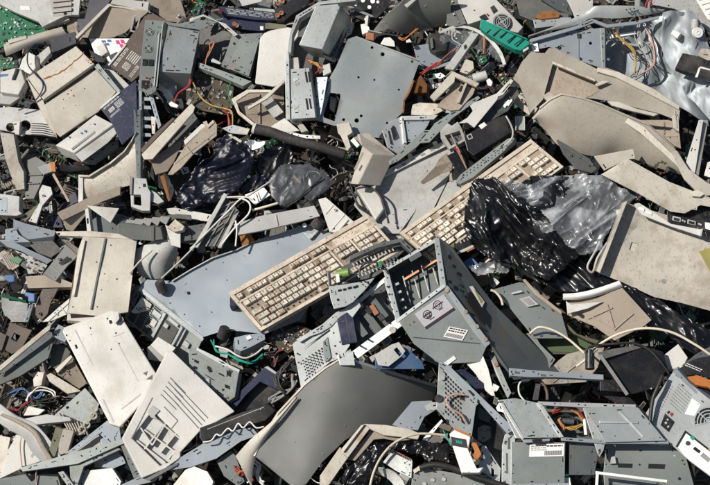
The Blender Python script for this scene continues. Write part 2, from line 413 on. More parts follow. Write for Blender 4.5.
def punch(mb, pts, h, g, m, R, n):
    """screw holes and slots along the edges of a pressed sheet"""
    c = cen(pts); k = 0
    for _ in range(n * 6):
        if k >= n: break
        i = R.randrange(len(pts)); a, b = pts[i], pts[(i + 1) % len(pts)]; L = math.hypot(b[0] - a[0], b[1] - a[1])
        if L < 6: continue
        t = R.uniform(.12, .88); ux, uy = (b[0] - a[0]) / L, (b[1] - a[1]) / L; d = R.choice((1.8, 2.2, 3.5, 6))
        s = 1 if inside(a[0] + ux * L * t - uy * d, a[1] + uy * L * t + ux * d, pts) else -1
        x, y = a[0] + ux * L * t - uy * d * s, a[1] + uy * L * t + ux * d * s
        if not all(inside(x + q[0], y + q[1], pts) for q in ((1.6, 0), (-1.6, 0), (0, 1.6), (0, -1.6))): continue
        k += 1
        if R.random() < .6: q = circ(x, y, R.uniform(.45, .95), 8)
        else:
            l, w = R.uniform(1, 2.6), R.uniform(.4, .7); q = [(x + ux * e * l - uy * f * w, y + uy * e * l + ux * f * w) for e, f in ((-1, -1), (1, -1), (1, 1), (-1, 1))]
        mb.prism([P(X, Y, h + .14 + g[0] * (X - c[0]) + g[1] * (Y - c[1])) for X, Y in q], Vector((0, 0, -.4)), m=m)
def ribs_on(mb, pts, h, g, R, m=0):
    c = cen(pts); A = abs(sum(pts[i][0] * pts[(i + 1) % len(pts)][1] - pts[(i + 1) % len(pts)][0] * pts[i][1] for i in range(len(pts)))) / 2
    H = lambda x, y: h + g[0] * (x - c[0]) + g[1] * (y - c[1])
    i = max(range(len(pts)), key=lambda k: math.dist(pts[k], pts[(k + 1) % len(pts)])); a, b = pts[i], pts[(i + 1) % len(pts)]
    L = math.dist(a, b); ux, uy = (b[0] - a[0]) / L, (b[1] - a[1]) / L
    if A < 120: return
    for j in range(R.choice((1, 2, 3)) if A < 500 else R.choice((2, 3, 4))):   # walls parallel or square to the longest edge
        o = (c[0] + R.uniform(-.3, .3) * L, c[1] + R.uniform(-.3, .3) * L); dx, dy = (ux, uy) if R.random() < .5 else (-uy, ux)
        if not inside(o[0], o[1], pts): continue
        e = []
        for sg in (1, -1):
            t = 0
            while t < 60 and inside(o[0] + dx * (t + 2) * sg, o[1] + dy * (t + 2) * sg, pts): t += 1
            e.append((o[0] + dx * t * sg * .97, o[1] + dy * t * sg * .97))
        (x, y), (X, Y) = e; w = R.uniform(.4, .7); nx, ny = -dy * w, dx * w; hh = R.uniform(.5, 2.2)
        if math.dist(*e) < 5: continue
        mb.prism([P(x + nx, y + ny, H(x, y) + hh), P(X + nx, Y + ny, H(X, Y) + hh), P(X - nx, Y - ny, H(X, Y) + hh), P(x - nx, y - ny, H(x, y) + hh)], Vector((0, 0, -hh)), m=m)
    for j in range(R.choice((0, 1, 2))):   # screw posts
        x, y = c[0] + R.uniform(-.35, .35) * L, c[1] + R.uniform(-.35, .35) * L
        if all(inside(x + q[0], y + q[1], pts) for q in ((2.4, 0), (-2.4, 0), (0, 2.4), (0, -2.4))): mb.ring(P(x, y, H(x, y)), Vector((0, 0, 1)), .7, 1.5, R.uniform(1.2, 3), 12, m)
def pl(name, label, cat, pts, h, m, group=None, bevel=.45, parent=None, **kw):
    if 'g' not in kw:
        R = random.Random(label); kw['g'] = (R.uniform(-.28, .28), R.uniform(-.28, .28))     # every loose piece lies at its own angle
    R = random.Random(label); mb = plate(pts, h, **kw); ms = [m]
    if not kw.get('wp') and not isinstance(h, (list, tuple)) and name not in PLAIN:
        if STEELS(m): ms = [m, IN]; punch(mb, pts, h, kw['g'], 1, R, 6)
        elif 'ext' not in kw: ms = [m, IN]; ribs_on(mb, pts, h, kw['g'], R); punch(mb, pts, h, kw['g'], 1, R, 2)
        else: ms = [m, IN]; punch(mb, pts, h, kw['g'], 1, R, 1)
    o = mb.build(name, ms, parent, bevel)
    return tag(o, label, cat, group)
PLAIN = {'leaflet', 'yellow_film', 'white_sheet', 'dark_liner', 'green_wire_bundle', 'copper_lump', 'rubble_block', 'white_disc', 'white_chip', 'plastic_flap', 'white_triangle', 'black_rod', 'bent_wire_tab', 'blue_sheet', 'rust_block', 'metal_rod', 'grey_pipe', 'blue_cap', 'plastic_cap'}
def pp(parent, name, pts, h, m, bevel=.35, **kw):
    mb = plate(pts, h, **kw); ms = m
    if STEELS(m) and not kw.get('wp') and not isinstance(h, (list, tuple)):
        A = abs(sum(pts[i][0] * pts[(i + 1) % len(pts)][1] - pts[(i + 1) % len(pts)][0] * pts[i][1] for i in range(len(pts)))) / 2
        R = random.Random(name + str(pts[0]))
        if A > 60: ms = [m, IN]; punch(mb, pts, h, kw.get('g', (0, 0)), 1, R, int(min(14, 2 + A / 60)))
    elif name in ('face', 'inner_face', 'inner_panel', 'shell', 'dark_face') and 'ext' not in kw and not kw.get('wp') and not isinstance(h, (list, tuple)):
        R = random.Random(name + str(pts[0])); ms = [m, IN]; ribs_on(mb, pts, h, kw.get('g', (0, 0)), R); punch(mb, pts, h, kw.get('g', (0, 0)), 1, R, 3)
    return mb.build(name, ms, parent, bevel)
def frame(p0, p1, p2, h0, h1=None, h2=None):
    h1 = h0 if h1 is None else h1; h2 = h0 if h2 is None else h2
    o = P(*p0, h0); ex = P(*p1, h1) - o; ey = P(*p2, h2) - o
    n = ex.cross(ey).normalized()
    if n.z < 0: n = -n
    def F(u, v, w=0.0): return o + ex * u + ey * v + n * w
    F.n = n; F.lx = ex.length; F.ly = ey.length; F.ex = ex.normalized(); F.ey = ey.normalized()
    return F
def quadframe(q, h, g=(0, 0), c=None):
    """frame on the plane of a plate: q = TL, TR, BL"""
    c = c or cen(q)
    hs = [h + g[0] * (x - c[0]) + g[1] * (y - c[1]) for x, y in q]
    return frame(q[0], q[1], q[2], *hs)
def slots(F, nu, nv, u0=0, u1=1, v0=0, v1=1, fu=.5, fv=.6, w=.25, mb=None, m=0, keep=1.0):
    mb = mb or MB()
    du, dv = (u1 - u0) / nu, (v1 - v0) / nv
    for i in range(nu):
        for j in range(nv):
            if random.random() > keep: continue
            a = u0 + (i + .5 - fu / 2) * du; b = v0 + (j + .5 - fv / 2) * dv
            mb.box(F, a, a + du * fu, b, b + dv * fv, -.3, w, m)
    return mb
def fan(parent, F, u, v, r, rings=3, name='fan_grille', m=ST):
    c = F(u, v, .05)
    d = MB(); d.ring(c, F.n, .01, r, .12, 28); d.build('fan_opening', IN, parent)
    g = MB()
    for k in range(rings):
        rr = r * (k + 1) / (rings + .3)
        g.ring(c + F.n * .15, F.n, rr - r * .075, rr, .5, 28)
    g.ring(c + F.n * .15, F.n, .01, r * .2, .6, 16)
    for k in range(4):
        a = k * math.pi / 2 + .6
        x = (F.ex * math.cos(a) + (F.n.cross(F.ex)) * math.sin(a)).normalized(); y = F.n.cross(x)
        w_ = r * .05
        q = c + F.n * .75
        g.prism([q + y * w_ + x * r * .1, q + y * w_ + x * r, q - y * w_ + x * r, q - y * w_ + x * r * .1], -F.n * .5)
    return g.build(name, m, parent)
def spline(pts, k=8):
    out = []
    n = len(pts)
    for i in range(n - 1):
        p0 = pts[max(i - 1, 0)]; p1 = pts[i]; p2 = pts[i + 1]; p3 = pts[min(i + 2, n - 1)]
        for j in range(k):
            t = j / k
            out.append(.5 * ((2 * p1) + (p2 - p0) * t + (2 * p0 - 5 * p1 + 4 * p2 - p3) * t * t + (3 * p1 - p0 - 3 * p2 + p3) * t ** 3))
    out.append(pts[-1])
    return out
def path(pts, h):
    hs = h if isinstance(h, (list, tuple)) else [h] * len(pts)
    return spline([P(x, y, hh) for (x, y), hh in zip(pts, hs)])
def cable(label, pts, h, r, m, name='cable', cat='cable', group=None, parent=None):
    mb = MB(); mb.tube(path(pts, h), r)
    o = mb.build(name, m, parent)
    if parent is None: tag(o, label, cat, group)
    return o
def wires(parent, name, pts, h, m, r=.55, k=1, spread=1.6):
    mb = MB()
    for i in range(k):
        q = [(x + random.uniform(-spread, spread) * (k > 1), y + random.uniform(-spread, spread) * (k > 1)) for x, y in pts]
        hh = h if isinstance(h, (list, tuple)) else [h + random.uniform(-1, 1) for _ in pts]
        mb.tube(path(q, hh), r, 5)
    return mb.build(name, m, parent)
def ruled(A, hA, B, hB, bulge=0, th=1.3, n=18, k=10, edge=0):
    """curved shell between two long edges"""
    def res(pts, h):
        p = path(pts, h); L = [0]
        for i in range(1, len(p)): L.append(L[-1] + (p[i] - p[i - 1]).length)
        out = []
        for j in range(n + 1):
            t = L[-1] * j / n; i = 1
            while i < len(L) - 1 and L[i] < t: i += 1
            s = (t - L[i - 1]) / max(1e-6, L[i] - L[i - 1]); out.append(p[i - 1].lerp(p[i], min(1, max(0, s))))
        return out
    a, b = res(A, hA), res(B, hB)
    g = []
    for i in range(n + 1):
        row = []
        for j in range(k + 1):
            v = j / k; p = a[i].lerp(b[i], v); p = p + Vector((0, 0, bulge * math.sin(math.pi * v) * (.6 + .4 * math.sin(math.pi * i / n)))); row.append(p)
        g.append(row)
    mb = MB(); vs = [p for r in g for p in r]; back = []
    for i in range(n + 1):
        for j in range(k + 1):
            du = g[min(i + 1, n)][j] - g[max(i - 1, 0)][j]; dv = g[i][min(j + 1, k)] - g[i][max(j - 1, 0)]
            nn = du.cross(dv); nn = nn.normalized() if nn.length > 1e-6 else Vector((0, 0, 1))
            if nn.z < 0: nn = -nn
            back.append(g[i][j] - nn * th)
    m_ = k + 1; T = len(vs)
    id_ = lambda i, j: i * m_ + j
    fs = []
    for i in range(n):
        for j in range(k):
            f = [id_(i, j), id_(i + 1, j), id_(i + 1, j + 1), id_(i, j + 1)]
            fs.append(f); fs.append([x + T for x in f[::-1]])
    allv = vs + back
    mb.add(allv, fs, 0, True)
    rim = [id_(i, 0) for i in range(n + 1)] + [id_(n, j) for j in range(1, k + 1)] + [id_(i, k) for i in range(n - 1, -1, -1)] + [id_(0, j) for j in range(k - 1, 0, -1)]
    R_ = len(rim); rv = [allv[i] for i in rim] + [allv[i + T] for i in rim]
    mb.add(rv, [[i, (i + 1) % R_, (i + 1) % R_ + R_, i + R_] for i in range(R_)], 0, False)
    return mb
def inside(x, y, poly):
    r = False; j = len(poly) - 1
    for i in range(len(poly)):
        xi, yi = poly[i]; xj, yj = poly[j]
        if (yi > y) != (yj > y) and x < (xj - xi) * (y - yi) / (yj - yi) + xi: r = not r
        j = i
    return r
def film(poly, h, amp, seed, cell=1.2, freq=.045, g=(0, 0), dome=0, stretch=(1, .42), rot=.6, fine=.35, octv=4, gain=.5):
    xs = [p[0] for p in poly]; ys = [p[1] for p in poly]
    x0, x1, y0, y1 = min(xs), max(xs), min(ys), max(ys)
    nx, ny = int((x1 - x0) / cell) + 1, int((y1 - y0) / cell) + 1
    cx, cy = cen(poly); rx, ry = (x1 - x0) / 2, (y1 - y0) / 2
    mb = MB(); idx = {}; vs = []; fs = []
    ca, sa = math.cos(rot), math.sin(rot)
    def vert(i, j):
        if (i, j) in idx: return idx[i, j]
        x, y = x0 + i * cell, y0 + j * cell
        X, Y = (x * ca + y * sa) * stretch[0], (-x * sa + y * ca) * stretch[1]
        q = Vector((X * freq + seed * 11.3, Y * freq - seed * 5.7, seed))
        q = q + noise.noise_vector(q * 1.3) * .35
        r = 0; a = 1; f = 1
        for o_ in range(octv):
            r += a * (1 - 2 * abs(noise.noise(q * f))); a *= gain; f *= 2.1
        d = max(0, 1 - ((x - cx) / max(rx, 1)) ** 2) * max(0, 1 - ((y - cy) / max(ry, 1)) ** 2)
        nv = noise.noise_vector(q * 2.3) * cell * 1.4
        hh = h + g[0] * (x - cx) + g[1] * (y - cy) + amp * (r - .6) + dome * math.sqrt(d)
        idx[i, j] = len(vs); vs.append(P(x + nv.x, y + nv.y, hh)); return idx[i, j]
    for i in range(nx):
        for j in range(ny):
            x, y = x0 + (i + .5) * cell, y0 + (j + .5) * cell
            q = Vector((x * .09, y * .09, seed)); w = noise.noise_vector(q) * 3.0
            if inside(x + w.x, y + w.y, poly):
                fs.append([vert(i, j), vert(i + 1, j), vert(i + 1, j + 1), vert(i, j + 1)])
    mb.add(vs, fs, 0, True)
    return mb
def fl(name, label, cat, poly, h, amp, seed, m, **kw):
    o = film(poly, h, amp, seed, **kw).build(name, m)
    if m is not CF: s = o.modifiers.new('thick', 'SOLIDIFY'); s.thickness = .0006
    return tag(o, label, cat)
def components(parent, poly, h, g, n, smin=.8, smax=3.2, mats=(BK, LG, ST, BE), hmax=3.0, name='components'):
    xs = [p[0] for p in poly]; ys = [p[1] for p in poly]; c = cen(poly); mb = MB(); k = 0; t = 0
    while k < n and t < n * 8:
        t += 1
        x, y = random.uniform(min(xs), max(xs)), random.uniform(min(ys), max(ys))
        if not inside(x, y, poly): continue
        k += 1
        s = random.uniform(smin, smax); s2 = s * random.choice((.35, .6, 1, 1.8)); a = random.choice((.5, .5, 2.07, random.uniform(0, 3)))
        hh = h + g[0] * (x - c[0]) + g[1] * (y - c[1])
        dx, dy = math.cos(a), math.sin(a)
        q = lambda u, v: (x + dx * u - dy * v, y + dy * u + dx * v)
        F = frame(q(-s / 2, -s2 / 2), q(s / 2, -s2 / 2), q(-s / 2, s2 / 2), hh)
        m = random.randrange(len(mats))
        if random.random() < .2:
            mb.cyl(F(.5, .5, 0), F(.5, .5, random.uniform(1, hmax)), min(s, s2) * .5, 8, m)
        else: mb.box(F, 0, 1, 0, 1, -.2, random.uniform(.3, hmax * .6), m)
    return mb.build(name, list(mats), parent)
def pcb(name, label, poly, h, m=GN, g=(0, 0), n=60, cat='circuit board', parent=None, **kw):
    o = plate(poly, h, th=.7, g=g).build(name, m, parent)
    if parent is None: tag(o, label, cat)
    components(o, poly, h, g, n, **kw)
    return o
def lines(F, rows, u0, u1, v0, v1, m_list=None, mb=None, m=0, w=.12, gap=.5, full=False):
    """printed text as short strips"""
    mb = mb or MB(); dv = (v1 - v0) / rows
    for r in range(rows):
        u = u0
        while u < u1 - .01:
            L = (u1 - u0) if full else random.uniform(.08, .25) * (u1 - u0)
            mb.box(F, u, min(u1, u + L), v0 + r * dv, v0 + r * dv + dv * gap, -.1, w, m); u += L + .04 * (u1 - u0)
    return mb
def sticker(parent, q, h, rows=3, barcode=True, m=PA, g=(0, 0), c=None, ink=BI):
    """q = TL, TR, BL"""
    F = quadframe(q, h, g, c)
    s = MB(); s.box(F, 0, 1, 0, 1, 0, .12); o = s.build('sticker', m, parent)
    t = MB()
    F2 = lambda u, v, w=0: F(u, v, w + .14)
    lines(F2, rows, .07, .8, .1, .55 if barcode else .9, mb=t, gap=.4)
    if barcode:
        u = .1
        while u < .85:
            L = random.uniform(.01, .04); t.box(F2, u, u + L, .62, .9, -.1, .1); u += L + random.uniform(.012, .03)
    t.build('printing', ink, o)
    return o
def keyboard(label, p0, p1, p2, h0, h1, h2, skip=(), seed=1, broken=.05):
    rnd = random.Random(seed)
    r = rt('keyboard', label, 'keyboard', cen([p0, p1, p2]), h0)
    F = frame(p0, p1, p2, h0, h1, h2)
    b = MB(); b.box(F, 0, 1, 0, 1, -7, 0)
    b.build('body', KC, r, .9)
    t = MB()   # raised border round the key wells
    for (u0, u1, v0, v1) in ((0.004, .996, .008, .10), (.004, .996, .262, .30), (.004, .996, .925, .992), (.004, .022, .10, .925), (.655, .668, .30, .925), (.978, .996, .10, .925), (.80, .812, .3, .925)):
        t.box(F, u0, u1, v0, v1, .02, 1.7)
    t.build('bezel', KC, r, .3)
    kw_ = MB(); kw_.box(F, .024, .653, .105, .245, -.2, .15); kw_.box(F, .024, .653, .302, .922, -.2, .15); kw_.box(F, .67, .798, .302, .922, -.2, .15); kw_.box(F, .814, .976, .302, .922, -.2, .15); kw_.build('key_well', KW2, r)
    k = MB(); lg = MB()
    def key(u, v, du, dv, ww=1.0):
        if any(a <= u <= b_ and c <= v <= d for a, b_, c, d in skip): return
        if rnd.random() < broken: return
        tz = rnd.uniform(-.3, .3)
        G = lambda uu, vv, w: F(uu, vv, w + tz + (uu - u) / du * rnd_t + (vv - v) / dv * rnd_s)
        rnd_t, rnd_s = rnd.uniform(-.3, .3), rnd.uniform(-.3, .3)
        g = .0004
        k.box(G, u + g, u + du - g, v + .003, v + dv - .003, .1, 4.4, 0, .10)
        if rnd.random() < .85:
            lu = u + du * rnd.uniform(.25, .35); lv = v + dv * .26; lg.box(G, lu, lu + .0065, lv, lv + .026, 4.3, 4.47)
    # function row
    dv0 = .105
    for st, n in ((.03, 1), (.10, 4), (.25, 4), (.40, 4), (.555, 3)):
        for i in range(n): key(st + i * .0335, .125, .0325, dv0)
    rows = [(.31, [1] * 13 + [2]), (.435, [1.5] + [1] * 12 + [1.5]), (.56, [1.8] + [1] * 11 + [2.2]), (.685, [2.3] + [1] * 10 + [2.7]), (.81, [1.5, 1.2, 1.5, 5.8, 1.5, 1.2, 2.3])]
    un = .62 / 15.0
    for v, ks in rows:
        u = .03
        for q in ks: key(u, v, un * q, .118); u += un * q
    for v in (.31, .435): [key(.678 + i * .0385, v, .0375, .118) for i in range(3)]
    key(.678 + .0385, .685, .0375, .118); [key(.678 + i * .0385, .81, .0375, .118) for i in range(3)]
    for v in (.31, .435, .56, .685, .81): [key(.82 + i * .0385, v, .0375, .118) for i in range(4)]
    k.build('keys', KK, r, .25); lg.build('printing', mat('legend_ink', (.12, .10, .085), .6, da=.2, bump=0) if 'legend_ink' not in MATS else MATS['legend_ink'], r)
    s = MB()
    for v, ks in rows:
        for i in range(14): s.cyl(F(.03 + un * (i + .6), v + .06, 0), F(.03 + un * (i + .6), v + .06, 1.4), .9, 8)
    s.build('key_stems', BK, r)
    return r, F
# ================================================================ setting
def ground():
    me = bpy.data.meshes.new('ground'); s = 60
    me.from_pydata([(-s, -s, 0), (s, -s, 0), (s, s, 0), (-s, s, 0)], [], [(0, 1, 2, 3)]); me.materials.append(SO)
    o = bpy.data.objects.new('ground', me); COL.objects.link(o); o['kind'] = 'structure'; return o
ground()
def mound():
    mb = MB(); nx, ny = 90, 70; vs = []
    for j in range(ny + 1):
        for i in range(nx + 1):
            x = -420 + 1550 * i / nx; y = -420 + 1330 * j / ny
            e = max(0, -160 - x, x - 870) * .8 + max(0, y - 640) * .1 + max(0, -140 - y) * .5
            q = Vector((x * .012, y * .012, 3.3))
            vs.append(P(x, y, -88 - e + 16 * noise.noise(q) + 6 * noise.noise(q * 3.1)))
    mb.add(vs, [[j * (nx + 1) + i, j * (nx + 1) + i + 1, (j + 1) * (nx + 1) + i + 1, (j + 1) * (nx + 1) + i] for j in range(ny) for i in range(nx)], 0, True)
    o = mb.build('terrain', SO); o['kind'] = 'structure'
mound()
def debris():
    R = random.Random(11); mb = MB()
    base = [(BK, 18), (DG, 16), (SL, 8), (GY, 9), (BE, 8), (TA, 11), (ST, 4), (SG, 8), (GD, 10), (WH, 4), (GN, 3), (CR, 4), (LG, 6), (BR, 9), (SB, 3), (SD, 8)]
    mats = []
    for m, _ in base:
        c = m.copy(); c.name = 'scrap_' + m.name; mats.append(c)
        nt = c.node_tree; hv = next(n for n in nt.nodes if n.type == 'HUE_SAT'); old = hv.inputs['Value'].links[0].from_socket
        ge = nt.nodes.new('ShaderNodeNewGeometry'); ri = nt.nodes.new('ShaderNodeMapRange'); ri.inputs[3].default_value = .55; ri.inputs[4].default_value = 1.15
        nt.links.new(ge.outputs['Random Per Island'], ri.inputs[0]); v2 = nt.nodes.new('ShaderNodeMath'); v2.operation = 'MULTIPLY'
        nt.links.new(old, v2.inputs[0]); nt.links.new(ri.outputs[0], v2.inputs[1]); nt.links.new(v2.outputs[0], hv.inputs['Value'])
    wts = [w for _, w in base]; nm = len(mats); ALL = range(nm)
    pick = lambda: R.choices(ALL, wts)[0]
    idx = {m.name: i for i, (m, _) in enumerate(base)}
    def piece(x, y, h, s):
        c = P(x, y, h)
        n = Vector((R.gauss(0, .55), R.gauss(0, .55), 1)).normalized()
        a = R.uniform(0, 6.28); t = Vector((math.cos(a), math.sin(a), 0)); ex = (t - n * t.dot(n)).normalized(); ey = n.cross(ex)
        asp = R.choice((.2, .35, .5, .7)); m = pick(); k = R.random()
        F = lambda u, v, w=0: c + ex * (u - .5) * 2 * s + ey * (v - .5) * 2 * s * asp + n * w
        bx = lambda u0, u1, v0, v1, w0, w1, mm=None: mb.box(F, u0, u1, v0, v1, w0, w1, m if mm is None else mm)
        if s < 3.2:
            if k < .5: mb.prism([c + ex * math.cos(q) * s * R.uniform(.7, 1.1) + ey * math.sin(q) * s * asp for q in (.4, 1.9, 3.4, 4.9)], -n * R.uniform(.4, 1.2), m=m)
            elif k < .75: bx(0, 1, 0, 1, -s * .5, 0)
            else: mb.cyl(c, c + (ex + n * .4) * s * 1.4, s * R.uniform(.15, .4), 8, m)
        elif k < .16:      # circuit board with chips
            mm = R.choice((idx['green_board'], idx['brown_board'], idx['brown_board'])); bx(0, 1, 0, 1, -.5, 0, mm)
            for _ in range(int(s * 1.3)):
                u, v = R.uniform(.05, .8), R.uniform(.05, .75); bx(u, u + R.uniform(.04, .16), v, v + R.uniform(.08, .22), .02, R.uniform(.4, 2), R.choice((0, 0, 1, idx['light_grey_plastic'], idx['galvanised_steel'], idx['beige_plastic'])))
        elif k < .32:      # frame
            w = R.uniform(.1, .2); d = R.uniform(.8, 3); bx(0, 1, 0, w, -d, 0); bx(0, 1, 1 - w, 1, -d, 0); bx(0, w * .6, w, 1 - w, -d, 0); bx(1 - w * .6, 1, w, 1 - w, -d, 0)
            if R.random() < .5: bx(.05, .95, .05, .95, -d - .5, -d + .1, R.choice((0, 1, m)))
            for _ in range(R.choice((0, 1, 2))): u = R.uniform(.2, .8); bx(u, u + .05, w, 1 - w, -d * .8, -.1)
        elif k < .46:      # angle bracket with holes
            bx(0, 1, 0, 1, -.6, 0); bx(0, 1, 0, .08, .02, s * R.uniform(.2, .6))
            for _ in range(R.choice((1, 2, 3, 4))): u, v = R.uniform(.08, .85), R.uniform(.2, .8); bx(u, u + R.uniform(.03, .12), v, v + .1, .02, .12, 0)
        elif k < .58:      # ribbed plate
            bx(0, 1, 0, 1, -.8, 0); nr = R.randrange(3, 8)
            for q in range(nr): u = (q + .5) / nr; bx(u - .02, u + .02, .05, .95, .02, R.uniform(.8, 1.6))
        elif k < .70:      # channel
            hh = s * R.uniform(.2, .5); bx(0, 1, 0, 1, -.7, 0); bx(0, 1, 0, .1, .02, hh); bx(0, 1, .9, 1, .02, hh)
        elif k < .80:      # box with a lip and a slot
            bx(0, 1, 0, 1, -s * R.uniform(.3, .8), 0); bx(.08, .92, .1, .9, .02, .5, R.choice((m, m, pick()))); bx(.3, .7, .4, .5, .52, .7, 0)
        elif k < .88:      # vented plate
            bx(0, 1, 0, 1, -.8, 0)
            for q in range(5): bx(.12, .88, .12 + q * .16, .19 + q * .16, .02, .14, 0)
        else:              # torn sheet
            kk = R.choice((5, 6, 7)); mb.prism([c + ex * math.cos(q) * s * R.uniform(.6, 1.1) + ey * math.sin(q) * s * asp * R.uniform(.6, 1.1) for q in ((w + R.uniform(-.3, .3)) * 6.283 / kk for w in range(kk))], -n * R.uniform(.4, 1), m=m)
    for i in range(4200):
        piece(R.uniform(-150, 860), R.uniform(-130, 625), R.uniform(-84, -34), min(20, R.lognormvariate(1.75, .55)))
    for i in range(1500):
        piece(R.uniform(-60, 770), R.uniform(-60, 545), R.uniform(-40, -14), min(17, R.lognormvariate(1.75, .5)))
    for i in range(5200):
        piece(R.uniform(-60, 770), R.uniform(-60, 545), R.uniform(-60, -16), R.uniform(.7, 3.1))
    for (x0, y0, x1, y1, n, hh) in ((0, 140, 78, 240, 190, -2), (0, 238, 68, 330, 150, 0), (0, 375, 62, 450, 110, 0), (418, 38, 525, 135, 170, 4), (165, 0, 300, 28, 80, 4), (325, 0, 382, 34, 50, 6), (222, 335, 298, 402, 110, 6), (470, 240, 525, 280, 40, 14), (555, 325, 612, 372, 60, 8), (295, 130, 352, 205, 80, 4), (130, 60, 185, 160, 60, 0), (40, 140, 120, 215, 80, 2), (590, 20, 700, 110, 40, 0), (0, 55, 45, 140, 60, 0), (500, 90, 540, 140, 40, 10)):
        for i in range(int(n * .75)):
            piece(R.uniform(x0, x1), R.uniform(y0, y1), hh - R.uniform(0, 18), R.choice((R.uniform(1.5, 3.1), R.uniform(3.5, 8), R.uniform(6, 13))))
        for i in range(n // 5):
            x, y = R.uniform(x0, x1), R.uniform(y0, y1); h = hh - R.uniform(0, 10); a = R.uniform(0, 6.28); pts = []; hs = []
            for k in range(6): pts.append((x, y)); hs.append(h); a += R.uniform(-1, 1); st = R.uniform(2, 7); x += st * math.cos(a); y += st * math.sin(a); h += R.uniform(-3, 3)
            mb.tube(path(pts, hs), R.uniform(.25, .5), 5, R.choice((nm, nm + 1, nm + 2, nm + 4, 0, 0, 0, 1)))
    for i in range(420):
        piece(R.uniform(-40, 750), R.uniform(-40, 525), R.uniform(-24, -6), R.uniform(7, 17))
    for i in range(900):
        x, y = R.uniform(-100, 810), R.uniform(-100, 590); h = R.uniform(-55, -10); a = R.uniform(0, 6.28); pts = []; hs = []
        for k in range(6):
            pts.append((x, y)); hs.append(h); a += R.uniform(-.9, .9); st = R.uniform(4, 13); x += st * math.cos(a); y += st * math.sin(a); h += R.uniform(-5, 5)
        mb.tube(path(pts, hs), R.uniform(.3, .7), 5, R.choice((nm, nm + 1, nm + 2, nm + 3, nm + 4, nm + 4, 0, 0, 0, 0, 1, 1)))
    o = mb.build('scrap_debris', mats + [RW, YW, PW, GW, WW])
    tag(o, 'small broken bits of plastic, steel, boards and wire filling the gaps of the heap', 'debris', kind='stuff')
debris()
# ================================================================ top left
pcb('circuit_board', 'large bright green circuit board dotted with chips in the upper left corner', a0("-60,0 60,30 150,70 270,100 262,125 190,150 15,180 -60,210"), -4, n=110, g=(0, 0), mats=(BK, LG, PA, ST), smin=.7, smax=2.4)
r = rt('printer_chassis', 'beige printer chassis with slotted recess lying over the green circuit board', 'printer part', (40, 8), 12)
q = a0("-30,-40 315,-40 305,58 260,58 165,105 150,85 60,48 -5,15")
pp(r, 'frame', q, 14, LG, th=5)
pp(r, 'recess', a0("185,-20 280,-20 277,60 205,64"), 14.4, GY, th=.6)
m = MB()
for i, y in enumerate((2, 22, 42)): m.prism(lift(a0("200,%d 278,%d 277,%d 203,%d" % (y - 4, y - 12, y, y + 8)), 16.5), Vector((0, 0, -2)))
m.build('slats', BE, r, .3)
pp(r, 'sticker', a0("78,22 115,25 118,42 80,40"), 14.6, PA, th=.3)
pp(r, 'lip', a0("158,92 262,60 270,76 172,110"), 9, BE, th=6)
m = MB(); m.cyl(P(65, 13.5, 14), P(65, 13.5, 15.5), 1.6); m.build('knob', BK, r)
r = rt('plastic_beam', 'long beige plastic beam with rounded top below the green circuit board', 'beam', (33, 43), 8)
m = ruled(a0("14,172 120,138 240,104"), 8, a0("24,218 130,176 262,138"), 6, 4, th=2, n=8); m.build('shell', BE, r)
pp(r, 'ridge', a0("30,155 100,138 104,150 34,170"), 11, BE, th=2)
pl('black_box', 'small black plastic box wedged beside the beige plastic beam', 'box', a0("190,152 292,122 296,168 205,205"), 9, SL, ext=(1, 6, -10))
pl('plastic_flap', 'tan plastic flap standing behind the hexagonal olive cover', 'flap', a0("258,62 330,50 335,130 300,170 262,150"), 3, TA, th=3)
pl('plastic_wedge', 'slate blue plastic wedge behind the olive cover near the top edge', 'wedge', a0("345,-20 448,-20 420,12 322,126 296,112 300,75 335,50"), 6, SL, ext=(3, 8, -8))
r = rt('monitor_cover', 'olive brown hollow cover with thin pale rim, upper left of the heap', 'cover', (110, 25), 16)
q = z(0, 0)("452,222 640,32 690,40") + z(100, 0)("290,68 215,130 150,195 70,225 0,228")
pp(r, 'panel', q, 14, TA, th=1.5, g=(.15, -.35))
m = MB(); A = z(0, 0)("446,216 640,22 692,30") + z(100, 0)("292,64")
B = [(x + 1.6, y + 2.6) for x, y in A]
for i in range(3): m.prism([P(*A[i], 22), P(*A[i + 1], 22), P(*B[i + 1], 22), P(*B[i], 22)], Vector((0, 0, -9)))
m.build('rim', BE, r, .3)
pp(r, 'clip_frame', z(100, 0)("175,185 200,85 245,92 215,195"), 20, GY, th=1, holes=[z(100, 0)("188,178 207,100 232,104 208,184")])
pl('plastic_block', 'off white plastic block lying on the rim of the olive cover', 'block', a0("440,-8 578,8 573,42 428,14"), 22, WH, ext=(1, 3, -14))
pl('monitor_back', 'smooth taupe monitor back leaning behind the brown printed panel', 'monitor back', z(100, 0)("270,-20 470,-20 512,108 495,135 400,128 330,75 290,60"), 4, TA, g=(-.2, -.2), ext=(2, 5, -10))
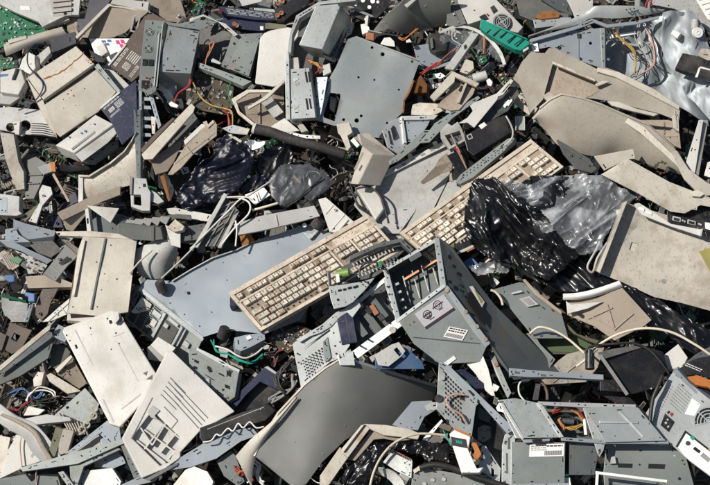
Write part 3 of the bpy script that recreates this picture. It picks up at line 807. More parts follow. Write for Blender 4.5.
# rust stained case cover
r = rt('computer_case', 'beige desktop computer case with rusty streak and dark groove', 'computer case', (72, 90), 20)
pp(r, 'upper_panel', [(27.5, 77.5), (76, 46), (94.5, 64), (43.5, 100)], 25, BE, th=9, bevel=.8)
pp(r, 'lower_panel', [(44.5, 105), (95.5, 70), (116, 92), (98, 112), (60, 137), (54, 131)], 24, BE, th=9, wp=(1.2, 3, .03))
pp(r, 'groove', [(30, 80), (76, 50), (114, 93), (58, 134)], 19, SL, th=7)
pp(r, 'side_strip', a0("362,255 382,246 468,352 452,360"), 22, SG, th=5)
pp(r, 'flank', [(26.5, 78), (43.5, 101), (57, 136), (50, 128), (38, 104)], 22, CR, ext=(-2, 2, -12))
m = MB()
rs = random.Random(3)
for (xa, ya, xb, yb) in ((44, 79, 84, 52),):
    pts = []; n = 16
    for i in range(n + 1): t = i / n; pts.append((xa + (xb - xa) * t + rs.uniform(-.8, .8), ya + (yb - ya) * t + 4.5 * math.sin(t * 3.1) + rs.uniform(-.6, .6)))
    for i in range(n):
        w = rs.uniform(.5, 1.1); x, y = pts[i]; x2, y2 = pts[i + 1]
        m.prism([P(x, y - w, 25.15), P(x2, y2 - w, 25.15), P(x2, y2 + w, 25.15), P(x, y + w, 25.15)], Vector((0, 0, -.3)))
m.build('rust_streak', RU, r); m = MB()
for i in range(26):
    x, y = rs.choice(((rs.uniform(86, 93), rs.uniform(56, 64)), (rs.uniform(62, 100), rs.uniform(84, 118)))); s = rs.uniform(.3, .9)
    hz = 25.15 if y < 66 else 24.15
    m.prism(lift(circ(x, y, s, 6), hz), Vector((0, 0, -.3)))
m.build('rust_stain', RU, r)
pl('plastic_cap', 'small off white plastic cap beside the rusty beige case', 'cap', a0("372,182 400,164 418,202 392,220"), 27, WH, ext=(2, 2, -7))
pl('hinge', 'small black hinge between the rusty case and a white cap', 'hinge', a0("345,192 380,212 412,222 402,242 362,238"), 22, BK, ext=(1, 3, -5))
r = rt('leaflet', 'white sheet with pink and blue print under the olive cover', 'leaflet', (107, 44), 8)
F = frame(*a0("345,150 505,150 380,240"), 8); m = MB(); m.box(F, 0, 1, 0, 1, -.5, 0); m.build('sheet', PA, r)
m = MB(); [m.box(F, u, u + .09, v, v + .16, 0, .2) for u, v in ((.62, .08), (.74, .05), (.8, .2), (.68, .24))]; m.build('pink_print', MG, r)
m = MB(); [m.box(F, u, u + .1, v, v + .1, 0, .2) for u, v in ((.28, .08), (.42, .05), (.34, .2))]; m.build('blue_print', BL, r)
pl('metal_plate', 'plain grey plate between the rusty case and the printed brown panel', 'plate', a0("385,238 445,228 428,262 500,330 470,372 452,345"), 9, LG, th=2)
def printed(label, q3, poly, h, m_, seed, g=(0, 0), edge=None, part=(0, 1, 0, 1)):
    r = rt('printed_panel', label, 'panel', cen(poly), h)
    pp(r, 'board', poly, h, m_, th=3, g=g)
    F = quadframe(q3, h, g, cen(poly)); random.seed(seed)
    t = MB(); u0, u1, v0, v1 = part
    F2 = lambda u, v, w: F(u0 + (u1 - u0) * u, v0 + (v1 - v0) * v, w)
    lines(F2, 3, .05, .95, .05, .2, mb=t, gap=.35)
    for k in (.28, .38, .48):   # square diagram
        s = (k - .2) / 2.2
        for (a, b, c, d) in ((.3 - s, .3 + s, .5 - s, .5 - s + .02), (.3 - s, .3 + s, .5 + s, .5 + s + .02), (.3 - s, .3 - s + .02, .5 - s, .5 + s), (.3 + s, .3 + s + .02, .5 - s, .5 + s)): t.box(F2, a, b, c, d, -.1, .15)
    lines(F2, 6, .55, .95, .3, .8, mb=t, gap=.35); lines(F2, 3, .05, .6, .82, .97, mb=t, gap=.35)
    t.build('printing', PR, r)
    if edge:
        e = MB(); e.prism(lift(edge, h + 1.2), Vector((0, 0, -5))); e.build('edge_strip', WH, r, .3)
    random.seed(seed + 50)
    return r
printed('brown panel with white printed diagram, standing left of the upright power supply', z(100, 0)("55,388 155,258 190,482"), z(100, 0)("50,385 150,262 288,62 400,128 290,340 240,440 190,485"), 20, BR, 5, edge=z(100, 0)("46,382 150,258 158,266 54,392"), part=(.05, .95, .05, .95))
printed('navy panel with white printed diagram wedged below the brown printed panel', z(100, 80)("5,170 112,78 62,238"), z(100, 80)("0,165 115,70 215,0 222,300 130,382 60,240"), 29, NV, 6, edge=z(100, 80)("-2,162 112,66 120,76 6,172"), part=(.03, .97, .05, .95))
# upright power supply tower
r = rt('power_supply', 'upright grey power supply with two fan grilles and sockets', 'power supply', (158, 60), 30)
q = z(100, 0)("268,118 388,124 372,250 330,540 300,560 226,530")
pp(r, 'front_plate', q, 34, SG, th=1, g=(-.1, .1))
F = quadframe(z(100, 0)("270,120 388,125 228,530"), 34, (-.1, .1), cen(q))
for v in (.17, .415): fan(r, F, .26 if v < .3 else .29, v, 4.6, 3)
m = MB(); [m.box(F, u, u + .24, .57, .66, -1, 1.2) for u in (.06, .36)]; m.build('socket', BK, r, .3)
m = MB(); m.box(F, .72, .78, .18, .95, -.5, 1.2); m.box(F, .86, .9, .05, .95, -.5, .6); m.build('rail', ST, r, .2)
m = MB(); [m.cyl(F(u, v, 0), F(u, v, 2), .9, 8) for u, v in ((.3, .83), (.45, .84), (.6, .82), (.35, .93), (.55, .93))]; m.build('jack', CO, r)
m = MB(); m.box(F, .12, .5, .87, .98, 0, .7); m.build('port', BK, r)
q = z(100, 0)("402,150 590,182 538,435 350,425")
o = pp(r, 'housing', q, 28, SP, g=(-.15, 0), ext=(-3, 16, -22), bevel=.8)
m = MB(); [m.prism(lift(circ(x, y, .9, 8), 28 + .1 - .15 * (x - cen(q)[0])), Vector((0, 0, -.5))) for x, y in z(100, 0)("420,202 562,230 376,386 438,394 508,408")]; m.build('screw_hole', IN, o)
pp(r, 'bracket', z(100, 0)("380,130 400,140 372,300 350,420 335,418"), 31, BK, th=2)
pp(r, 'top_flap', z(100, 0)("386,130 470,142 566,118 700,130 592,178 405,150"), 32, SG, g=(0, -.5), th=.8)
# slotted shelf below it
r = rt('slotted_shelf', 'pale blue steel bracket with a ladder of slots under the power supply', 'bracket', (149, 108), 22)
pp(r, 'side_rail', z(100, 80)("228,0 248,0 245,370 214,370"), 26, SB, th=3)
pp(r, 'side_rail', z(100, 80)("285,78 310,78 362,268 345,290"), 26, SB, th=2)
for y in (100, 150, 215, 262, 312, 365): pp(r, 'rung', z(100, 80)("245,%d 300,%d 305,%d 243,%d" % (y, y + 4, y + 24, y + 22)), 23, SB, th=2)
pl('plastic_tab', 'cream plastic tab poking up beside the ladder bracket', 'tab', z(100, 80)("302,215 330,220 325,318 308,318"), 24, CR, th=2)
# left edge, connector and device
r = rt('plug_housing', 'white plug housing with a grey clip beside the rusty case', 'plug', (30, 60), 20)
pp(r, 'shell', z(0, 0)("165,305 215,330 222,390 180,440 110,410 130,350"), 20, WH, ext=(2, 3, -8), bevel=1)
pp(r, 'clip', z(0, 0)("230,320 290,270 300,310 240,380"), 19, LG, ext=(1, 3, -4))
cable('dark red and blue cable looping over the white plug housing', z(0, 0)("300,272 215,262 170,300 165,380 210,440 250,485") + z(0, 80)("250,60 200,130 110,180 85,190"), [18, 26, 28, 30, 29, 27, 28, 24, 20], .75, NV)
r = rt('desk_telephone', 'small white and grey device with dark slot at the left edge', 'device', (10, 90), 22)
pp(r, 'top', z(0, 0)("0,425 75,405 120,400 150,485 110,560 0,545"), 24, WH, ext=(2, 5, -8), bevel=1)
pp(r, 'front', z(0, 80)("30,95 150,40 140,90 60,145 0,140 0,75"), 18, LG, ext=(0, 2, -6))
pp(r, 'slot', z(0, 0)("92,405 110,405 85,470 68,470"), 26, BK, th=2)
m = MB(); m.prism(lift(z(0, 0)("0,440 50,438 45,450 0,455"), 24.3), Vector((0, 0, -.4))); m.build('stripe', BL, r)
pcb('circuit_board', 'small yellow green circuit board under the white plug housing', z(0, 0)("0,345 60,340 85,365 80,400 20,410 0,405"), 10, m=GN, n=14)
r = rt('monitor_back', 'grey vented plastic back with two round holes left of the beige case', 'monitor back', (30, 125), 12)
q = z(0, 80)("-20,165 60,160 265,180 310,270 335,335 110,318 -20,290")
pp(r, 'panel', q, 13, LG, th=2, holes=[circ(*z(0, 80)("62,280")[0], 4.5), circ(*z(0, 80)("150,270")[0], 5.5)])
m = MB()
for i in range(6): m.prism(lift(z(0, 80)("185,%d 255,%d 330,%d 330,%d 255,%d 185,%d" % tuple(a + i * 13 for a in (255, 258, 275, 280, 264, 260))), 13.15 + .0), Vector((0, 0, -.3)))
m.build('vent', IN, r)
pl('connector', 'white plug hanging on the cable in front of the vented grey back', 'connector', z(0, 80)("78,250 118,245 112,325 88,320"), 20, WH, ext=(1, 1, -4))
# battered white box
r = rt('plastic_box', 'battered white plastic box with torn stickers below the beige case', 'box', (86, 137), 26)
pp(r, 'lid', z(0, 80)("328,386 400,335 565,205 672,262 440,432"), [27, 28, 30, 29, 28], WH, ext=(4, 9, -12), bevel=.7)
pp(r, 'front_panel', z(0, 80)("442,436 672,268 696,308 640,370 485,485"), 26, LG, th=1)
pp(r, 'label_strip', z(0, 80)("420,405 560,300 566,312 428,415"), 28.9, GY, th=.5)
for x, y, s, hh in ((69, 137, 1.2, 28.9), (81, 133, 1.0, 29.4), (85, 131, 1.3, 29.6), (94, 124, .9, 30.2)): m = MB(); m.prism(lift([(x - s, y), (x, y - s * .8), (x + s * 1.3, y - .4), (x + .4, y + s)], hh), Vector((0, 0, -.6))); m.build('torn_sticker', BL, r)
pl('metal_strip', 'dark pipe-like strip under the battered white box', 'strip', z(0, 80)("480,470 640,380 700,350 700,385 560,485"), 12, SG, ext=(0, 3, -4))
# ---------------------------------------------------------------- left middle
pl('plastic_panel', 'long beige plastic panel standing upright at the left edge', 'panel', z(0, 80)("0,310 80,320 110,485") + z(0, 160)("140,70 145,170 100,180 60,80 30,-10"), 20, BE, ext=(2, 1, -8))
r = rt('terminal', 'small grey monitor with blue screen at the left edge', 'monitor', (8, 205), 18)
pp(r, 'case', z(0, 160)("-30,195 115,215 112,300 130,318 100,330 -30,325"), 18, LG, ext=(2, 2, -8))
pp(r, 'screen', z(0, 160)("-20,222 42,222 42,312 -20,312"), 18.3, SB, th=.6)
pl('slate_plate', 'dark grey triangular plate standing left of the broken bracket scrap', 'plate', z(0, 160)("140,10 210,-20 275,20 255,110 200,230 150,230"), 12, DG, th=2, g=(.2, 0))
r = rt('metal_bracket', 'bent grey bracket with orange tip right of the dark triangular plate', 'bracket', (46, 168), 22)
pp(r, 'arm', z(0, 160)("225,40 300,15 330,60 260,85"), 23, LG, th=2, g=(-.3, .3))
pp(r, 'tip', z(0, 160)("292,12 325,10 330,70 305,68"), 25, OR, th=2)
pl('metal_rod', 'thin brown rod slanting below the orange tipped bracket', 'rod', z(0, 160)("300,75 320,75 415,245 400,250"), 20, TA, ext=(0, 0, -3))
pl('plastic_lever', 'dark plastic lever lying below the battered white box', 'lever', z(0, 160)("330,25 520,35 535,55 420,70 340,60"), 18, BK, ext=(0, 3, -4))
pl('broken_casing', 'broken grey casing strip hanging below the bent bracket', 'casing', z(0, 160)("225,140 300,160 310,200 250,270 215,375 170,360 235,250"), 14, LG, th=2, g=(.5, .2))
pl('taupe_scrap', 'short torn taupe strip beside the small monitor', 'strip', z(0, 160)("115,340 215,270 230,290 150,365"), 12, OL, th=3)
pl('navy_panel', 'dark navy panel leaning behind the cream angled shell', 'panel', z(0, 160)("270,395 440,175 470,190 470,240 345,305 375,400"), -2, NV, th=2, g=(.2, .2))
pl('blue_tray', 'bent pale blue steel tray below the small monitor', 'tray', z(0, 160)("80,350 150,375 330,420 320,450 170,470 100,430"), 10, SB, ext=(-2, 7, -7), g=(0, -.4))
pl('blue_tray', 'crumpled pale blue steel piece with white top at the left edge', 'tray', z(0, 160)("30,410 90,400 110,440 180,485 30,490"), 12, SB, ext=(1, 5, -6))
# cream shell
r = rt('monitor_shell', 'large cream shell with curved top edge under the printed panels', 'shell', (110, 170), 22)
A = a1("305,212 345,214 425,165 480,120 508,80 527,45"); B = a1("306,322 370,300 420,280 470,262 512,250 540,228")
ruled(A, [24, 24, 24, 25, 27, 30], B, [20, 20, 20, 20, 20, 20], 3, th=2, n=16).build('side_panel', CR, r)
A2 = [(x, y + 1.2) for x, y in A]; m = MB()
for i in range(len(A) - 1): m.prism([P(*A[i], 28 + i), P(*A[i + 1], 29 + i), P(A2[i + 1][0], A2[i + 1][1] + 1, 28 + i), P(A2[i][0], A2[i][1] + 1, 28 + i)], Vector((0, 0, -6)))
m.build('top_lip', CR, r, .3)
pp(r, 'edge_post', a1("304,212 322,212 322,322 304,326"), 26, WH, th=3)
pl('metal_post', 'narrow grey steel post beside the cream curved shell', 'post', a1("518,-40 545,-40 545,245 530,250"), 30, SG, ext=(2, 0, -4), g=(-.3, .05))
r = rt('angle_strip', 'taupe plastic angle strip folded lengthwise under the cream shell', 'strip', (90, 205), 26)
pp(r, 'upper_face', z(0, 160)("338,310 500,232 712,152 712,205 595,250 370,358"), 27, TA, th=2, g=(0, .3))
pp(r, 'lower_face', z(0, 160)("372,362 595,255 530,300 430,425 392,412"), 24, TA, th=2, g=(-.2, -.5))
r = rt('drive_case', 'dark open drive case with a white corner flap and white post', 'case', (105, 222), 24)
pp(r, 'inner_panel', z(0, 160)("525,290 712,320 780,345 712,440 540,440"), 16, SD, th=2)
pp(r, 'corner_flap', z(0, 160)("512,268 705,285 655,370"), 30, WH, th=2, g=(0, .3))
pp(r, 'post', z(0, 160)("502,290 522,285 540,425 515,432"), 30, WH, ext=(2, 0, -5))
m = MB(); m.prism(lift(z(0, 160)("512,345 522,343 525,375 515,378"), 30.2), Vector((0, 0, -.5))); m.build('slot', IN, r)
r = rt('socket_block', 'grey plastic bracket block with square window under a steel post', 'bracket', (138, 185), 30)
q = z(110, 160)("125,105 215,110 225,165 240,190 235,300 190,300 125,275 120,180")
pp(r, 'block', q, 32, LG, th=8, holes=[z(110, 160)("140,205 182,205 186,270 140,262")], bevel=.6)
pp(r, 'ear', z(110, 160)("240,175 275,195 320,245 285,260 240,240"), 28, LG, th=6)
m = MB(); m.prism(lift(z(110, 160)("195,140 212,140 212,160 195,160"), 32.2), Vector((0, 0, -.5))); m.build('hole', IN, r)
pp(r, 'hook', z(110, 160)("115,95 135,100 130,205 118,205"), 34, GY, th=3)
r = rt('ribbed_duct', 'dark grey plastic duct with a row of ribs along its top', 'duct', (150, 225), 34)
q = z(110, 160)("42,382 75,372 300,400 315,470 240,478 130,472 46,436")
pp(r, 'body', q, 35, DG, ext=(3, -4, -12), bevel=.6)
m = MB()
for x, y in z(110, 160)("85,375 135,370 185,365 235,360 285,355"): m.prism([P(x, y, 34), P(x + 8, y + 5, 34), P(x + 12, y - 3, 32), P(x + 3, y - 4, 32)], Vector((0, 0, -8)))
m.build('ribs', GY, r, .3)
pp(r, 'rail', z(110, 160)("250,345 395,318 480,325 480,355 400,345 300,375"), 30, DG, th=5)
pp(r, 'strap', z(110, 160)("238,390 262,392 262,478 240,478"), 36.5, DG, th=3)
pl('plastic_wedge', 'small beige plastic wedge on the end of the ribbed dark duct', 'wedge', z(110, 160)("338,400 385,350 440,392 430,415 380,425"), 40, BE, ext=(1, 2, -6))
pl('steel_flap', 'grey steel flap with pale line beside the ribbed duct', 'flap', z(110, 160)("320,425 440,395 560,375 575,390 520,470 420,480 320,470"), 28, DG, th=2, g=(0, .2))
pl('plastic_panel', 'off white panel sliver under the navy bag', 'panel', z(110, 160)("335,288 380,282 610,325 590,365 500,355 350,320"), 20, WH, th=2)
# ================================================================ upright beige case and lower left
r = rt('computer_case', 'upright beige computer case with a long dark seam and slotted foot', 'computer case', (100, 275), 28)
q = [(67, 313), (78, 250), (84, 234), (137, 238), (133, 270), (128, 312), (100, 316)]
pp(r, 'side_panel', q, 32, BE, ext=(-2, 2, -16), wp=(1.4, 5, .03))
m = MB(); m.prism(lift(z(0, 240)("618,-10 628,-10 542,410 532,410"), 33.4), Vector((0, 0, -2.5))); m.build('seam', SD, r)
pp(r, 'foot', z(0, 240)("400,430 660,425 640,460 520,485 395,475"), 31, CR, ext=(0, 3, -6))
m = MB(); m.prism(lift(z(0, 240)("415,438 560,440 560,455 420,462"), 31.2), Vector((0, 0, -.5))); m.build('foot_slot', IN, r)
m = MB(); [m.prism(lift(circ(x, y, .7, 7), 32.2), Vector((0, 0, -.5))) for x, y in z(0, 240)("485,50 482,90 460,230 455,260 570,130 600,295 575,395 430,395 620,200 655,30 690,230")]; m.build('screw_hole', IN, r)
pp(r, 'edge_flange', z(0, 240)("485,-5 505,0 460,235 440,330 428,330"), 34.5, CR, th=2)
pp(r, 'top_ledge', a1("215,432 352,430 512,446 512,462 340,452 230,448"), 33, CR, ext=(0, 2, -5))
m = MB(); m.prism(lift(a1("222,438 232,437 232,446 224,446"), 33.2), Vector((0, 0, -.4))); m.build('slot', IN, r)
pl('plastic_beam', 'tan plastic beam pointing at the upright beige case', 'beam', z(0, 240)("150,215 300,205 430,255 430,278 165,285"), 20, TA, ext=(0, 3, -8))
pl('brown_panel', 'brown grey panel with moulded slots left of the upright case', 'panel', z(0, 240)("255,200 390,30 470,85 400,150 330,240"), 22, GY, th=2, g=(-.2, .3))
m = MB(); [m.prism(lift(z(0, 240)(s), 22.6), Vector((0, 0, -1.0))) for s in ("340,140 400,95 410,110 355,165", "330,195 350,180 352,205 335,220")]
m.build('moulded_part', BK, bpy.data.objects[[o.name for o in COL.objects if o.name.startswith('brown_panel')][-1]])
pl('brown_rail', 'brown plastic rail above the moulded brown panel', 'rail', z(0, 240)("360,-5 400,0 470,55 465,90 410,40"), 26, BR, ext=(0, 2, -5))
pl('brown_plate', 'brown plastic plate with folded lower end beside the long board', 'plate', z(0, 240)("250,290 345,285 300,370 280,440 245,475 195,430"), 16, BR, th=3, g=(.3, -.3))
r = rt('brown_casing', 'brown plastic casing with square hole at the left edge', 'casing', (12, 320), 16)
q = z(0, 320)("60,10 130,40 190,60 120,180 70,200 0,160 40,70")
pp(r, 'panel', q, 14, BR, th=3, holes=[z(0, 320)("85,75 122,92 98,128 65,112")])
pp(r, 'edge', z(0, 320)("-20,60 40,90 10,180 -20,180"), 17, BR, th=4)
pl('black_box', 'black box with green rim at the left edge', 'box', z(0, 240)("8,330 140,370 165,375 160,485 40,485 10,400"), 4, BK, ext=(0, 2, -10))
pl('green_strip', 'green edged circuit strip across the black box', 'circuit board', z(0, 240)("5,318 150,355 165,375 10,338"), 9, GN, th=1.5)
for s, lab in (("30,205 85,205 85,245 60,250 30,235", 'blue plastic cap at the left edge beside the grey pipe'), ("145,305 205,315 205,365 165,365 165,335 145,330", 'bent blue plastic elbow above the black box')):
    pl('blue_cap', lab, 'cap', z(0, 240)(s), 22, BL, ext=(1, 2, -6), bevel=.9)
pl('grey_pipe', 'short grey pipe ending at the blue cap', 'pipe', z(0, 240)("-20,212 32,212 32,240 -20,242"), 19, GY, ext=(0, 2, -4), bevel=1)
pcb('circuit_board', 'torn pale board with small dark slots above the tan beam', z(0, 240)("85,60 190,100 280,150 250,195 165,200 150,120"), 15, m=LG, n=26, mats=(BK, BK, GD))
pl('blue_sheet', 'blue grey bent sheet with dark liner at the left edge', 'sheet', z(0, 240)("-10,0 60,0 180,60 310,120 270,150 130,70 40,40"), 12, SB, th=1, g=(0, -.4))
pl('dark_liner', 'black liner sheet on the blue grey bent sheet', 'sheet', z(0, 240)("150,10 310,0 370,60 300,105 220,75"), 9, BK, th=1)
pl('green_wire_bundle', 'small green wire knot on the rubble at the left', 'wire', z(0, 240)("50,115 95,95 135,115 110,145"), 20, GW, ext=(1, 1, -2))
pl('steel_strip', 'thin steel strip standing beside the brown plate', 'strip', z(0, 240)("175,385 200,375 165,485 140,485"), 15, SB, ext=(0, 1, -3))
r = rt('long_board', 'long board with pale edge leaning across the dark gap on the left', 'board', (30, 350), 20)
pp(r, 'pale_edge', z(0, 320)("-20,285 270,42 302,25 295,55 20,285 -20,315"), 26, CR, th=3)
pp(r, 'dark_face', z(0, 320)("-20,318 22,288 290,60 315,130 285,225 120,330 -20,390"), 15, SD, th=2, g=(.1, .25))
pl('white_flap', 'white plastic flap with blue mark beside the upright case foot', 'flap', z(0, 240)("435,325 430,400 395,440 300,480 250,485 350,395"), 24, WH, th=2)
pl('steel_box', 'small blue grey steel box tucked under the white cover corner', 'box', z(0, 320)("305,90 345,25 420,60 385,130"), 16, SB, ext=(1, 4, -8))
pl('rubble_block', 'rough grey block under the white cover corner', 'block', z(0, 320)("300,140 385,145 420,190 400,240 330,290 295,270"), 2, DG, ext=(0, 3, -10), bevel=1)
r = rt('drawer_shell', 'taupe inner shell with cream edge left of the white cover', 'shell', (70, 375), 18)
pp(r, 'inner_face', z(0, 320)("340,320 430,215 520,370 470,405 370,335"), 12, TA, th=2, g=(-.2, .2))
pp(r, 'edge', z(0, 320)("325,290 420,205 430,220 340,315"), 18, CR, th=3)
pp(r, 'lower_edge', z(0, 320)("275,325 300,312 480,420 400,435 290,360"), 20, CR, ext=(0, 2, -6))
pl('cream_block', 'small cream block in front of the long leaning board', 'block', z(0, 320)("195,350 225,305 260,310 245,385 200,395"), 18, CR, ext=(2, 2, -7))
r = rt('wire_tangle', 'tangle of red, blue and white wires in the dark gap on the left', 'wires', (30, 395), 14)
wires(r, 'red_wire', z(0, 403)("20,70 70,30 110,45 130,10 180,-20"), 16, RW, .6, 3, 2.5)
wires(r, 'white_wire', z(0, 320)("160,485 180,430 240,405 310,415 330,460"), 18, WW, .8, 2, 2)
wires(r, 'blue_wire', z(0, 320)("60,440 140,410 210,455 250,420"), 15, BL, .6, 3, 3)
wires(r, 'dark_wire', z(0, 320)("0,470 60,430 150,440 240,480 330,470"), 13, KW, .7, 4, 3)
# white covers
r = rt('printer_cover', 'long white plastic cover with latch and two seams in the lower left', 'cover', (105, 370), 34)
q = [(62.2, 331), (64.5, 327), (106, 312.5), (110, 310.5), (119.5, 313), (156, 373), (140, 405), (120, 427), (110, 424)]
pp(r, 'panel', q, 36, WH, ext=(-1, 2, -9), bevel=1.2, g=(.05, .05)); C_ = cen(q)
hz = lambda pts, d: [36 + d + .05 * (x - C_[0]) + .05 * (y - C_[1]) for x, y in pts]
m = MB()
for s in ("85,175 92,173 250,485 242,485", "338,250 343,247 470,485 464,485", "315,215 383,188 385,194 318,221"):
    t = z(60, 300)(s); m.prism(lift(t, hz(t, .12)), Vector((0, 0, -.4)))
t = a3("355,60 362,58 445,240 438,242"); m.prism(lift(t, hz(t, .12)), Vector((0, 0, -.4)))
t = a3("470,188 545,130 548,135 473,193"); m.prism(lift(t, hz(t, .12)), Vector((0, 0, -.4)))
m.build('seam', LG, r)
m = MB()
for s in ("85,265 98,262 107,285 95,290", "33,205 42,203 45,213 37,215", "128,372 140,372 142,382 131,384", "52,238 62,236 64,242 55,245", "275,105 285,105 286,115 277,115", "288,120 305,118 312,138 295,142", "325,192 335,190 336,200 327,200", "345,254 355,254 355,262 346,262", "300,287 307,287 307,296 300,296"):
    t = z(60, 300)(s); m.prism(lift(t, hz(t, .14)), Vector((0, 0, -.4)))
m.build('slot', IN, r)
t = z(60, 300)("300,62 345,70 352,110 330,135 315,95"); pp(r, 'latch', t, 41, WH, ext=(-1, 2, -4))
m = MB(); m.prism(lift(z(60, 300)("325,120 370,100 378,118 335,140"), 37.4), Vector((0, 0, -1.4))); m.build('latch_recess', GY, r)
m = MB()
for s in ("490,432 520,420 512,448", "508,470 550,438 545,470"):
    t = z(60, 300)(s); m.prism(lift(t, hz(t, .15)), Vector((0, 0, -.4)))
m.build('vent', DG, r)
m = MB()
F = frame(*a3("418,100 440,92 450,160"), 36.3); lines(F, 9, 0, 1, 0, 1, mb=m, full=True, gap=.6)
F = frame(*a3("452,130 474,122 478,175"), 36.5); lines(F, 7, 0, 1, 0, 1, mb=m, full=True, gap=.6)
m.build('printing', LG, r)
r = rt('printer_cover', 'white vented plastic cover with a recessed lattice in the lower left', 'cover', (180, 415), 36)
q = [(167, 351.5), (172, 350.5), (235, 411.5), (200, 431), (166, 468), (142, 478), (122, 438)]
rec = a3("512,302 592,195 700,300 700,378 622,410")
pp(r, 'panel', q, 42, WH, ext=(-2, 2, -9), bevel=1.0, holes=[rec])
pp(r, 'recess_floor', a3("505,300 592,188 705,295 705,385 620,418"), 36, LG, th=1)
m = MB()
def rib(a, b, w=1.6, h0=41.5, d=4.6):
    (x, y), (X, Y) = a, b; L = math.hypot(X - x, Y - y); nx, ny = -(Y - y) / L * w / 2, (X - x) / L * w / 2
    m.prism([P(x + nx, y + ny, h0), P(X + nx, Y + ny, h0), P(X - nx, Y - ny, h0), P(x - nx, y - ny, h0)], Vector((0, 0, -d)))
for s in ("530,312 640,398", "560,270 690,365", "590,215 698,305", "545,262 590,330", "590,330 655,225", "620,360 698,265", "650,385 698,330", "560,345 625,262"): a, b = a3(s); rib(a, b)
m.build('lattice', WH, r, .2)
m = MB()
def slit(a, b, w, h0):
    (x, y), (X, Y) = a, b; L = math.hypot(X - x, Y - y); nx, ny = -(Y - y) / L * w / 2, (X - x) / L * w / 2
    m.prism([P(x + nx, y + ny, h0), P(X + nx, Y + ny, h0), P(X - nx, Y - ny, h0), P(x - nx, y - ny, h0)], Vector((0, 0, -.5)))
for i in range(5):
    a, b = a3("%d,%d %d,%d" % (660 - i * 9, 68 + i * 16, 700 - i * 9 + 20, 108 + i * 16 + 20)); slit(a, b, 1.0, 42.15)
for i in range(4):
    a, b = b3("%d,%d %d,%d" % (-2, 88 + i * 24, 128 - i * 12, 225 + i * 13)); slit(a, b, 1.0, 42.15)
a, b = a3("510,305 592,145"); slit(a, b, 1.2, 42.15)
a, b = a3("636,180 690,235"); slit(a, b, 1, 42.15); a, b = a3("690,235 665,265"); slit(a, b, 1, 42.15)
m.build('vent', SD, r)
pp(r, 'clip', a3("570,200 590,175 620,195 600,215 612,230 585,222"), 43.5, LG, th=3)
# ---------------------------------------------------------------- bottom left corner
pl('steel_plate', 'bent grey green steel plate with a hole left of the white cover', 'plate', a3("195,228 330,108 385,170 372,205 335,255 262,240"), 18, SG, th=1, g=(.1, -.2), holes=[circ(67.5, 407.5, 1.5)])
r = rt('heat_sink', 'small finned tan heat sink beside the white cover', 'heat sink', (73, 420), 24)
pp(r, 'base', a3("220,205 255,218 345,255 330,285 300,292"), 20, CR, th=3)
m = MB()
for i in range(8):
    a, b = a3("%d,%d %d,%d" % (228 + i * 14, 208 + i * 6, 262 + i * 11, 266 + i * 3.5)); rib(a, b, .9, 26, 7)
m.build('fins', CR, r)
for i, s in enumerate(("365,185", "362,215", "335,250", "318,268")):
    x, y = a3(s)[0]; g = MB(); g.ring(P(x, y, 27), Vector((.3, -.2, 1)).normalized(), 2.3, 3.6, 1.6, 16)
    tag(g.build('plastic_ring', CR), ['cream ring nearest the white cover edge, uppermost of four', 'second cream ring from the top beside the white cover', 'third cream ring from the top, beside the finned heat sink', 'lowest cream ring, on the corner of the finned heat sink'][i], 'ring', 'cream rings beside the heat sink')
pl('steel_post', 'olive steel post standing right of the curved taupe rail', 'post', a3("180,385 216,258 247,268 214,372"), 26, OL, ext=(1, 0, -6), g=(0, 0))
m = MB(); m.prism(lift(circ(*a3("212,312")[0], 1.1, 8), 26.2), Vector((0, 0, -.4))); m.build('hole', IN, bpy.data.objects['steel_post'])
pl('plastic_post', 'cream plastic post paired with the olive steel post', 'post', a3("214,374 246,266 286,276 262,358"), 25, CR, ext=(1, 0, -6))
ruled(a3("0,170 60,215 130,245 185,300 235,372"), [22, 24, 26, 26, 24], a3("-20,230 30,265 90,300 120,350 165,398"), [20, 22, 24, 24, 22], -2, th=2).build('curved_rail', LG)
ruled(a3("10,205 80,235 140,275 170,330 205,385"), [26, 28, 30, 30, 28], a3("0,215 70,248 128,288 156,338 190,392"), [25, 27, 29, 29, 27], 1, th=3).build('ridge', TA, bpy.data.objects['curved_rail'])
tag(bpy.data.objects['curved_rail'], 'curved taupe rail arching down in the lower left corner', 'rail')
pl('plastic_rail', 'thin dirty rail across the top of the curved taupe rail', 'rail', a3("55,235 180,210 270,222 275,235 180,245 70,258"), 27, LG, ext=(0, 2, -4))
pl('white_triangle', 'white triangular plastic panel with dark slot in the lower left corner', 'panel', a3("-5,462 62,288 105,295 158,392 100,412"), 16, WH, th=2, g=(0, 0))
m = MB(); m.prism(lift(a3("118,372 132,350 140,356 124,380"), 16.2), Vector((0, 0, -.4))); m.build('slot', GY, bpy.data.objects['white_triangle'])
pl('beige_scrap', 'flat beige scrap at the left edge beside the white triangle', 'scrap', a3("-10,290 40,300 30,350 60,300 20,440 -10,450"), 10, BE, th=2)
cable('thin pink wire hanging over the white triangle', a3("82,300 78,340 85,410") + a3("92,420"), [20, 20, 20, 18], .6, PW)
cable('thin pink wire over the black tray in the lower left corner', a3("150,415 140,440 142,490"), 30, .6, PW)
pl('white_chip', 'small white plate below the wire tangle at the left', 'plate', a3("90,215 110,178 175,192 150,212"), 16, WH, th=2)
r = rt('steel_box', 'pale blue steel box with notched edge in the lower left', 'box', (100, 445), 26)
pp(r, 'upper_flange', a3("250,365 415,235 462,255 470,310 430,330 385,285 300,350"), 30, SB, th=1.2, g=(0, -.1))
pp(r, 'front', a3("388,290 430,320 480,380 488,400 440,420 400,415 395,340"), 24, SB, ext=(-10, 2, -12))
